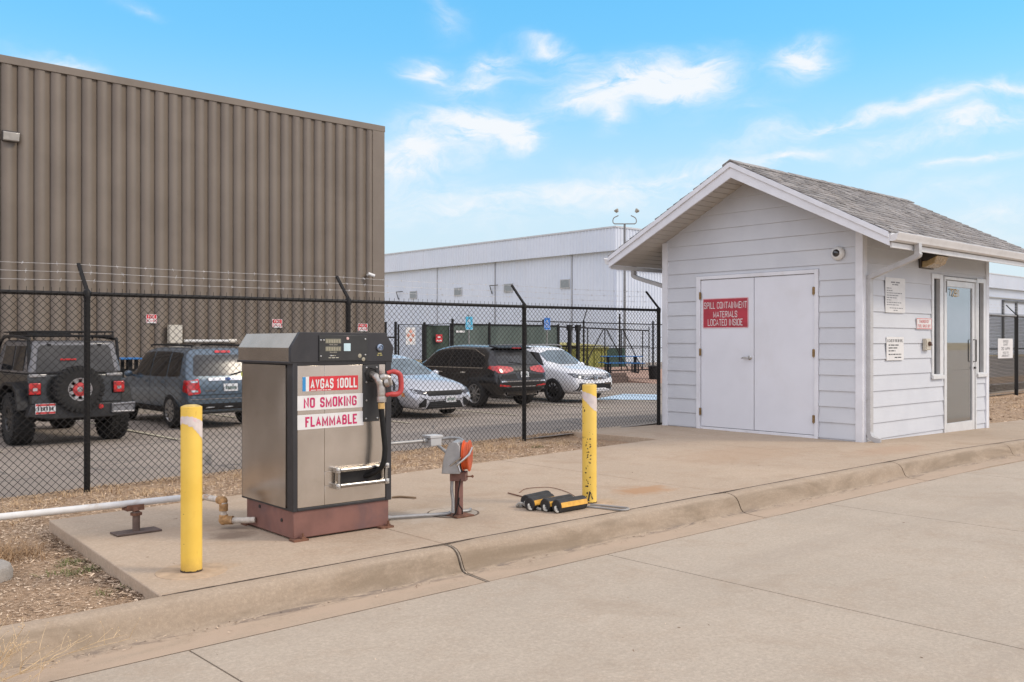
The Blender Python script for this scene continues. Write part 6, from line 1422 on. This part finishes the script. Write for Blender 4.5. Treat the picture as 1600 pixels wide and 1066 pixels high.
# ---- black off road car with spare wheel
J = thing('off_road_car', 'dark boxy off road car with a roof rack and a spare wheel on its tailgate', 'car', (5.31, 17.10, LZ), R(90))
jb = paint('gunmetal_paint', (.026, .027, .026), .3, .3, dust=.08); jt = paint('hardtop_grey', (.13, .13, .137), .25, .35, dust=.05)
m = MB()
m.hexa([(.16, -.77, .70), (2.85, -.77, .70), (2.85, .77, .70), (.16, .77, .70), (.20, -.80, 1.23), (2.85, -.80, 1.23), (2.85, .80, 1.23), (.20, .80, 1.23)])
m.hexa([(2.85, -.60, .80), (4.0, -.55, .80), (4.0, .55, .80), (2.85, .60, .80), (2.85, -.66, 1.22), (4.02, -.52, 1.14), (4.02, .52, 1.14), (2.85, .66, 1.22)])
m.box((.4, -.5, .5), (4.0, .5, .72))
jbo = m.build('body', jb, J, bevel=.035, seg=3)
m = MB(); m.hexa([(.22, -.785, 1.232), (2.55, -.785, 1.232), (2.55, .785, 1.232), (.22, .785, 1.232), (.36, -.70, 1.81), (2.05, -.70, 1.83), (2.05, .70, 1.83), (.36, .70, 1.81)])
ht = m.build('hardtop', jt, J, bevel=.05, seg=3)
nb = Vector((-.578, 0, .14)).normalized()
def jrear(y, z, o): k = (z - 1.232) / .578; return Vector((.22 + .14 * k, y, z)) + nb * o
m = MB(); m.hexa([jrear(y, z, o) for z, o in ((1.27, .004), (1.27, .014), ) for y, z in ((0, 0),)] * 4) if False else None
P = [(-.66, 1.27), (.66, 1.27), (.60, 1.69), (.56, 1.73), (-.56, 1.73), (-.60, 1.69)]
lo = [m.b.verts.new(jrear(y, z, .004)) for y, z in P]; hi = [m.b.verts.new(jrear(y, z, .016)) for y, z in P]
m._f(hi); m._f(lo[::-1])
for i in range(len(P)): m._f([lo[i], lo[(i + 1) % len(P)], hi[(i + 1) % len(P)], hi[i]])
rw = m.build('rear_window', carglass('jeep_rear_glass', (.06, .058, .055), .1, .1), J)
for y in (-.42, .42):
    m = MB(); m.box((.32, y - .03, 1.66), (.36, y + .03, 1.76)); m.build('glass_hinge', darktrim_m, rw)
m = MB(); m.box((.235, .26, 1.47), (.262, .0, 1.50)); m.build('brake_light', redlens_m, J)
for y0 in (-.78, .50):
    m = MB(); m.box((.175, y0, 1.18), (.215, y0 + .28, 1.235)); m.build('tailgate_rail', rim_m, J, bevel=.01)
for sg in (1, -1):
    for x0, x1 in ((.55, 1.15), (1.25, 1.95)):
        m = MB()
        def js(x, z, o): k = (z - 1.232) / .59; return (x, sg * (.785 - .085 * k + o), z)
        Q = [(x0, 1.29), (x1, 1.29), (x1 - (.0 if x1 < 1.9 else .10), 1.72), (x0, 1.72)]
        lo = [m.b.verts.new(js(x, z, .002)) for x, z in Q]; hi = [m.b.verts.new(js(x, z, .012)) for x, z in Q]; m._f(hi); m._f(lo)
        for i in range(4): m._f([lo[i], lo[(i + 1) % 4], hi[(i + 1) % 4], hi[i]])
        m.build('side_window', tint_m, J)
    m = MB(); m.tube(bez([(.30, sg * .75, 1.25), (.36, sg * .74, 1.78), (.5, sg * .73, 1.85), (2.0, sg * .73, 1.87), (2.35, sg * .78, 1.45)], 5), .028, 8); m.build('side_rail', darktrim_m, J)
    m = MB(); m.box((.145, sg * .70 - .11, .87), (.20, sg * .70 + .11, 1.10)); tl = m.build('tail_light', darktrim_m, J, bevel=.02)
    m = MB(); m.box((.12, sg * .70 - .095, .885), (.15, sg * .70 + .095, 1.085)); m.build('red_lens', redlens_m, tl, bevel=.012)
    m = MB(); m.box((.112, sg * .70 - .035, .95), (.122, sg * .70 + .035, 1.0)); m.build('clear_lens', clearlens_m, tl)
    # wide flares over each wheel
    for wx in (.80, 3.75):
        m = MB(); m.prism([(wx - .62, .62), (wx - .50, .98), (wx - .28, 1.08), (wx + .28, 1.08), (wx + .52, .98), (wx + .66, .60), (wx + .60, .60), (wx + .46, .93), (wx + .25, 1.03), (wx - .25, 1.03), (wx - .44, .93), (wx - .56, .62)], 'y', min(sg * .70, sg * .97), max(sg * .70, sg * .97)); m.build('fender_flare', darktrim_m, J, bevel=.01)
    m = MB(); m.box((2.35, sg * .86, 1.22), (2.45, sg * 1.06, 1.42)); m.build('mirror', darktrim_m, J, bevel=.03)
    m = MB(); m.tube([(-.055, (.16 if sg > 0 else -.33), .655), (-.035, (.16 if sg > 0 else -.33), .655)], .042, 16); m.build('bumper_light', redlens_m, J)
m = MB(); m.prism([(-.86, .52), (-.80, .72), (.80, .72), (.86, .52), (.5, .46), (-.5, .46)], 'x', -.035, .17); m.build('rear_bumper', M('bumper_steel', (.022, .022, .023), .45, .2, var=.2, scale=5, dirt=(.09, .08, .07), dirt_amt=.25), J, bevel=.02)
m = MB(); m.tube([(-.05, -.52, .55), (-.05, -.90, .55), (-.05, -.92, .70), (-.05, -.52, .68), (-.05, -.52, .55)], .022, 8); m.box((-.045, -.90, .56), (-.03, -.53, .68)); m.build('bumper_step', M('step_grey', (.24, .24, .25), .4, .5, var=.1), J)
m = MB(); m.box((-.05, .42, .56), (-.036, .74, .74)); pl_ = m.build('licence_plate', plate_m, J, bevel=.003)
m = MB()
for z0, z1 in ((.70, .735), (.565, .60)): m.quad((-.052, .425, z0), (-.052, .735, z0), (-.052, .735, z1), (-.052, .425, z1))
m.build('plate_band', M('plate_red', (.50, .05, .05), .5), pl_, fix=False)
m = MB()
for k in range(6): m.quad((-.052, .455 + k * .045, .62), (-.052, .482 + k * .045, .62), (-.052, .482 + k * .045, .685), (-.052, .455 + k * .045, .685))
m.build('plate_print', ink_m, pl_, fix=False)
wp = wheel(J, .445, .33, dkrim_m, 8, .5, True)
for i, (wx, sg) in enumerate(((.80, 1), (.80, -1), (3.75, 1), (3.75, -1))):
    o = wp if i == 0 else copy_tree(wp, J); o.location = (wx, sg * .80, .445); o.rotation_euler = (0, .3 * i, 0 if sg > 0 else math.pi)
sw = bpy.data.objects.new('spare_wheel', None); COL.objects.link(sw); sw.parent = J; sw.scale = (.9, .9, .9); sw.location = (.03, .03, .965); sw.rotation_euler = (0, 0, R(90))
tmp = wheel(J, .445, .28, M('bead_silver', (.45, .44, .43), .35, .8), 8, .5, True)
for ch in list(tmp.children): ch.parent = sw
bpy.data.objects.remove(tmp)
m = MB(); m.lathe([(0, .08), (.13, .08), (.135, .125), (.06, .135), (.055, .1), (0, .1)], (0, 0, 0), (0, 1, 0), 20); m.build('hub', M('red_hub', (.45, .04, .04), .45), sw)
m = MB()
for k in range(14): a = 2 * math.pi * k / 14; m.sphere((.185 * math.cos(a), .132, .185 * math.sin(a)), .014, 1)
m.build('bolts', rim_m, sw)
m = MB(); z0 = 1.90
m.tube([(.32, -.66, z0), (2.3, -.66, z0), (2.3, .66, z0), (.32, .66, z0), (.32, -.66, z0)], .018, 6); m.tube([(.32, -.66, z0 + .075), (2.3, -.66, z0 + .075), (2.3, .66, z0 + .075), (.32, .66, z0 + .075), (.32, -.66, z0 + .075)], .014, 6)
for k in range(10): y = -.66 + 1.32 * k / 9; m.tube([(.32, y, z0), (.32, y, z0 + .075)], .010, 5); m.box((.33, y - .03, z0 - .01), (2.29, y + .03, z0 + .006))
for x in (.5, 1.3, 2.1):
    for y in (-.62, .62): m.tube([(x, y, 1.84), (x, y, z0)], .016, 6)
m.box((.9, -.1, z0 + .01), (2.1, .62, z0 + .06)); m.build('roof_rack', darktrim_m, J)
m = MB(); m.box((.6, -.45, .38), (4.1, .45, .5)); m.tube([(.80, -.75, .44), (.80, .75, .44)], .05, 8); m.sphere((.80, .1, .43), .14, 2); m.tube([(3.75, -.75, .44), (3.75, .75, .44)], .05, 8); m.tube([(.12, -.4, .45), (.6, -.4, .45)], .07, 10); m.build('chassis', arch_m, J)
# ------------------------------------------------------------------ wheel chocks and small things on the apron
rub_m = M('chock_rubber', (.028, .027, .026), .7, var=.25, scale=14, dirt=(.12, .10, .08), dirt_amt=.4); stripe_m = M('chock_yellow', (.70, .37, .05), .55, var=.15, scale=20); wstripe_m = M('chock_white', (.50, .49, .40), .6, var=.15, scale=20); rope_m = M('rope_white', (.42, .41, .37), .8, var=.25, scale=60)
def chock(label, loc, rz, L, h, stripe, tilt=0.):
    t = thing('wheel_chock', label, 'wheel chock', loc, rz, 'rubber wheel chocks by the right bollard'); t.rotation_euler = (tilt, 0, rz); t.scale = (1.1, 1.0, 1.12)
    m = MB(); P = [(-.03, .002), (.03, .002)] + [(.052 * math.cos(R(a)), .048 + .046 * math.sin(R(a))) for a in range(-30, 211, 20)]; m.prism(P, 'x', -L / 2, L / 2); m.build('block', rub_m, t, bevel=.006)
    m = MB(); a, b_ = Vector((-.0522, .040)), Vector((-.0415, .074)); n = Vector((-(b_ - a).y, (b_ - a).x)).normalized() * .004
    P = [(a + n).to_tuple(), (b_ + n).to_tuple(), (b_ - n).to_tuple(), (a - n).to_tuple()]
    m.prism(P, 'x', -L / 2 + .008, L / 2 - .008); m.build('stripe', stripe, t, fix=True)
    m = MB(); m.tube(bez([(-L / 2 + .005, 0, .04), (-L / 2 - .018, -.01, .045), (-L / 2 - .022, -.02, .02), (-L / 2 - .005, -.03, .012)], 4), .008, 8); m.sphere((-L / 2 - .012, -.012, .026), .014, 2); m.build('rope_knot', rope_m, t)
chock('front rubber wheel chock with a full yellow stripe, nearest the kerb', (5.325, 5.185, .0), R(1), .29, .088, stripe_m)
chock('second rubber wheel chock tucked directly behind the front yellow striped one', (5.29, 5.29, .0), R(3), .28, .088, stripe_m)
chock('third rubber wheel chock from the kerb with the stripe half hidden', (5.22, 5.42, .0), R(8), .26, .082, stripe_m)
chock('rearmost rubber wheel chock with a cream stripe', (5.29, 5.535, .0), R(10), .28, .095, wstripe_m)
m = MB(); m.tube(bez([(5.15, 5.50, .012), (5.11, 5.53, .04), (5.10, 5.57, .015), (5.14, 5.55, .012), (5.17, 5.50, .03), (5.11, 5.45, .012), (5.13, 5.40, .02), (5.14, 5.32, .012)], 6), .011, 7); tag(m.build('rope', rope_m), 'short white rope tying the rubber chocks together', 'rope')
m = MB(); m.tube(bez([(5.51, 5.20, .01), (5.56, 5.06, .01), (5.58, 4.95, .01), (5.60, 4.88, .012), (5.66, 4.865, .012), (5.70, 4.91, .012), (5.69, 5.0, .01), (5.66, 5.12, .01), (5.60, 5.22, .01)], 6), .0085, 7); tag(m.build('cable_loop', M('grey_cable', (.33, .32, .30), .6, var=.15)), 'grey cable loop lying on the concrete below the right bollard', 'cable')
m = MB(); m.tube([(5.50, 6.12, .008), (5.44, 5.74, .008)], .006, 6); tag(m.build('steel_rod', rust_m), 'rusty steel rod pointing away behind the rubber chocks', 'rod')
m = MB(); m.tube(bez([(5.6, 6.08, .006), (5.8, 6.2, .006), (6.0, 6.12, .006), (5.95, 5.85, .006), (5.78, 5.55, .006), (5.7, 5.48, .006)], 5), .003, 5); tag(m.build('rusty_wire', rust_m), 'thin rusty wire curled on the concrete behind the chocks', 'wire')
m = MB(); m.tube(bez([(4.60, 6.62, .006), (4.66, 6.58, .012), (4.75, 6.47, .006)], 4), .010, 6); tag(m.build('twig', M('dry_twig', (.22, .15, .09), .9)), 'small brown stick on the concrete beyond the cable reel', 'stick')
# ------------------------------------------------------------------ left corner: footing, shrub, dry weed
t = thing('concrete_footing', 'round broken concrete footing in the dirt at the left edge', 'concrete block', (1.34, 6.27, -.12))
m = MB(); m.lathe([(0, -.2), (.205, -.2), (.215, .09), (.20, .125), (.17, .14), (0, .145)], seg=30)
for v in m.b.verts: v.co += Vector((1, 1, .5)) * .012 * noise.noise(v.co * 6)
m.build('block', oldcon_m, t, bevel=.004)
def blades(mb, tones, cx, cy, fz, n, rad, h, w, lean, rg, tone=(.2, 1.)):
    for _ in range(n):
        a = rg.uniform(0, 6.283); r_ = rad * math.sqrt(rg.random()); x, y = cx + r_ * math.cos(a), cy + r_ * math.sin(a); z = fz(x, y)
        d = rg.uniform(0, 6.283); hh = h * rg.uniform(.4, 1.); l = lean * hh * rg.uniform(.2, 1.); b_ = Vector((math.cos(d + 1.57), math.sin(d + 1.57), 0)) * w * rg.uniform(.6, 1.2)
        p = Vector((x, y, z - .01)); q = p + Vector((math.cos(d) * l * .4, math.sin(d) * l * .4, hh * .6)); e = p + Vector((math.cos(d) * l, math.sin(d) * l, hh * (1 if l < hh else .7)))
        v = [mb.b.verts.new(s) for s in (p - b_, p + b_, q + b_ * .7, q - b_ * .7, e)]
        mb._f([v[0], v[1], v[2], v[3]]); mb._f([v[3], v[2], v[4]]); tv = rg.uniform(*tone); tones += [tv, tv]
def toned(name, lo, hi, rough=.9):
    b = NB(name); at = b.n.new('ShaderNodeAttribute'); at.attribute_name = 'tone'; return b.out(b.mix(at.outputs['Fac'], lo, hi), rough)
straw_m = toned('straw', (.26, .16, .085), (.78, .56, .33)); chip_m = toned('litter_chips', (.14, .085, .05), (.85, .66, .47)); green_g = toned('weed_green', (.05, .07, .02), (.22, .22, .08)); orange_g = toned('dry_orange', (.20, .11, .05), (.50, .33, .18))
def finish(mb, tones, name, mat, parent=None):
    o = mb.build(name, mat, parent, fix=False, sharp=180); at = o.data.attributes.new('tone', 'FLOAT', 'FACE'); at.data.foreach_set('value', tones); return o
rg = random.Random(11)
t = thing('dry_shrub', 'tangled orange brown dry shrub in the dirt at the left edge', 'shrub', (0, 0, 0))
m, T = MB(), []
for k in range(34): blades(m, T, 1.50 + rg.gauss(0, .14), 6.88 + rg.gauss(0, .12), dirt, 26, .08, .13, .0022, 3.2, rg)
finish(m, T, 'foliage', orange_g, t)
m = MB()
for k in range(14): a = rg.uniform(0, 6.28); m.tube(bez([(1.5, 6.88, -.1), (1.5 + .06 * math.cos(a), 6.88 + .06 * math.sin(a), .0), (1.5 + .16 * math.cos(a), 6.88 + .16 * math.sin(a), .05 + .05 * rg.random())], 3), .003, 4)
m.build('stem', M('shrub_stem', (.20, .11, .06), .9), t)
W_ = thing('dry_weed', 'spindly straw coloured dry weed lying over the gutter in the bottom left corner', 'weed', (0, 0, 0))
m = MB(); rg = random.Random(5)
def branch(p, d, L, r_, lv):
    pts = [p]; q = p; n = 5
    for k in range(n):
        d = (d + Vector((rg.gauss(0, .16), rg.gauss(0, .16), rg.gauss(0, .1)))).normalized(); q = q + d * L / n
        if q.z < -.158: q.z = -.156; d.z = abs(d.z) * .3
        pts.append(q)
    m.tube(pts, [r_ * (1 - .7 * k / n) for k in range(n + 1)], 4)
    if lv == 0:
        m.sphere(q, r_ * 2.2, 1); return
    for k in range(2 + lv * 2):
        i = rg.randint(1, n); a = rg.uniform(0, 6.28); s = Vector((math.cos(a), math.sin(a), rg.uniform(-.1, .9)))
        branch(pts[i], (d * .7 + s * .7).normalized(), L * rg.uniform(.3, .55), r_ * .6, lv - 1)
base = Vector((.96, 4.52, -.145))
for d, L in ((Vector((.75, -.62, .03)), .62), (Vector((.5, -.5, .28)), .4), (Vector((.25, -.1, .75)), .24), (Vector((.9, .0, .5)), .26), (Vector((.1, -.6, .45)), .3), (Vector((.6, -.2, .55)), .22), (Vector((.8, -.45, .15)), .5)): branch(base, d.normalized(), L, .0036, 2)
m.build('stem', M('weed_straw', (.60, .44, .26), .85, var=.2, scale=30), W_)
# ------------------------------------------------------------------ uncountable ground litter
rg = random.Random(21)
m, T = MB(), []
def chip(x, y, z, s, tone):
    a = rg.uniform(0, 6.283); l, w = s * rg.uniform(.6, 1.6), s * rg.uniform(.15, .5)
    u = Vector((math.cos(a), math.sin(a), rg.uniform(-.3, .3))) * l; v = Vector((-math.sin(a), math.cos(a), rg.uniform(-.4, .4))) * w; p = Vector((x, y, z + .006))
    m._f([m.b.verts.new(q) for q in (p - u - v, p + u - v * .6, p + u * .9 + v, p - u * .8 + v)]); T.append(tone)
def padleft(y): return 1.925 + (y - 4.9) * .0706
n = 0
while n < 26000:
    x, y = rg.uniform(.2, 2.2), rg.uniform(4.88, 9.6)
    if y < 7.6 and x > padleft(y) - .01: continue
    if x > 2.1 and y < 7.6: continue
    chip(x, y, dirt(x, y), rg.choice((.003, .005, .007, .011)), min(1, max(0, rg.gauss(.5, .26)))); n += 1
n = 0
while n < 26000:
    x, y = rg.uniform(2.0, 10.4), rg.uniform(7.5, 9.7)
    if y < back(x) + .01 * rg.random() - .02 * rg.random(): continue
    if x > 9.6 and y < 9.6: continue
    chip(x, y, dirt(x, y), rg.choice((.005, .007, .010, .014)), min(1, max(0, rg.gauss(.5, .28)))); n += 1
for _ in range(6000):
    x, y = rg.uniform(17, 40), rg.uniform(6.5, 9.6); chip(x, y, dirt(x, y), rg.choice((.014, .02, .035)), min(1, max(0, rg.gauss(.5, .28))))
for _ in range(900):
    y = rg.uniform(4.9, 7.5); x = padleft(y) - abs(rg.gauss(0, .06)) - .005; chip(x, y, dirt(x, y) + .005, rg.choice((.008, .012, .018)), min(1, max(0, rg.gauss(.3, .3))))
finish(m, T, 'ground_litter', chip_m)['kind'] = 'stuff'
m, T = MB(), []
for _ in range(420):
    x = rg.uniform(1.2, 9.6); y = max(back(x) + .15 if x > 2.1 else 7.0, rg.gauss(9.15, .4)); y = min(9.65, y); blades(m, T, x, y, dirt, 20, .10, .075, .0022, 2.6, rg)
for _ in range(70):
    x = rg.uniform(.3, 2.0); y = rg.uniform(6.6, 8.6); blades(m, T, x, y, dirt, 20, .09, .06, .0022, 3, rg)
for _ in range(120):
    x = rg.uniform(18, 36); y = rg.uniform(7.5, 9.6); blades(m, T, x, y, dirt, 12, .2, .10, .004, 2.6, rg)
finish(m, T, 'dry_grass', straw_m)['kind'] = 'stuff'
m, T = MB(), []
for cx, cy, n in ((1.86, 6.35, 5), (1.93, 6.05, 4), (1.82, 6.15, 3), (1.85, 5.45, 2), (7.2, 8.7, 2), (8.4, 8.7, 3), (1.5, 8.0, 2)):
    for _ in range(n): blades(m, T, cx + rg.gauss(0, .06), cy + rg.gauss(0, .06), dirt, 34, .06, .05, .0028, 2.2, rg)
finish(m, T, 'green_weeds', green_g)['kind'] = 'stuff'
m, T = MB(), []
for _ in range(1500):
    x = rg.uniform(.2, 13); y = 4.655 + rg.gauss(0, .045)
    if y > 4.69 or y < 4.45: continue
    dens_ = noise.noise((x * .8, 2.2, 0))
    if rg.random() > .35 + dens_: continue
    chip(x, y, -.153 + g(x) + (4.66 - y) * -.03, rg.choice((.004, .006, .009)), min(1, max(0, rg.gauss(.35, .3))))
for _ in range(240):
    x, y = rg.uniform(1.9, 14), rg.uniform(.5, 4.4); chip(x, y, RZ + g(x) - .004, rg.choice((.003, .004, .007)), min(1, max(0, rg.gauss(.2, .3))))
for _ in range(90):
    x, y = rg.uniform(2.2, 9), rg.uniform(5, 7.4); chip(x, y, -.004, rg.choice((.004, .006, .012)), min(1, max(0, rg.gauss(.2, .25))))
finish(m, T, 'gutter_debris', chip_m)['kind'] = 'stuff'
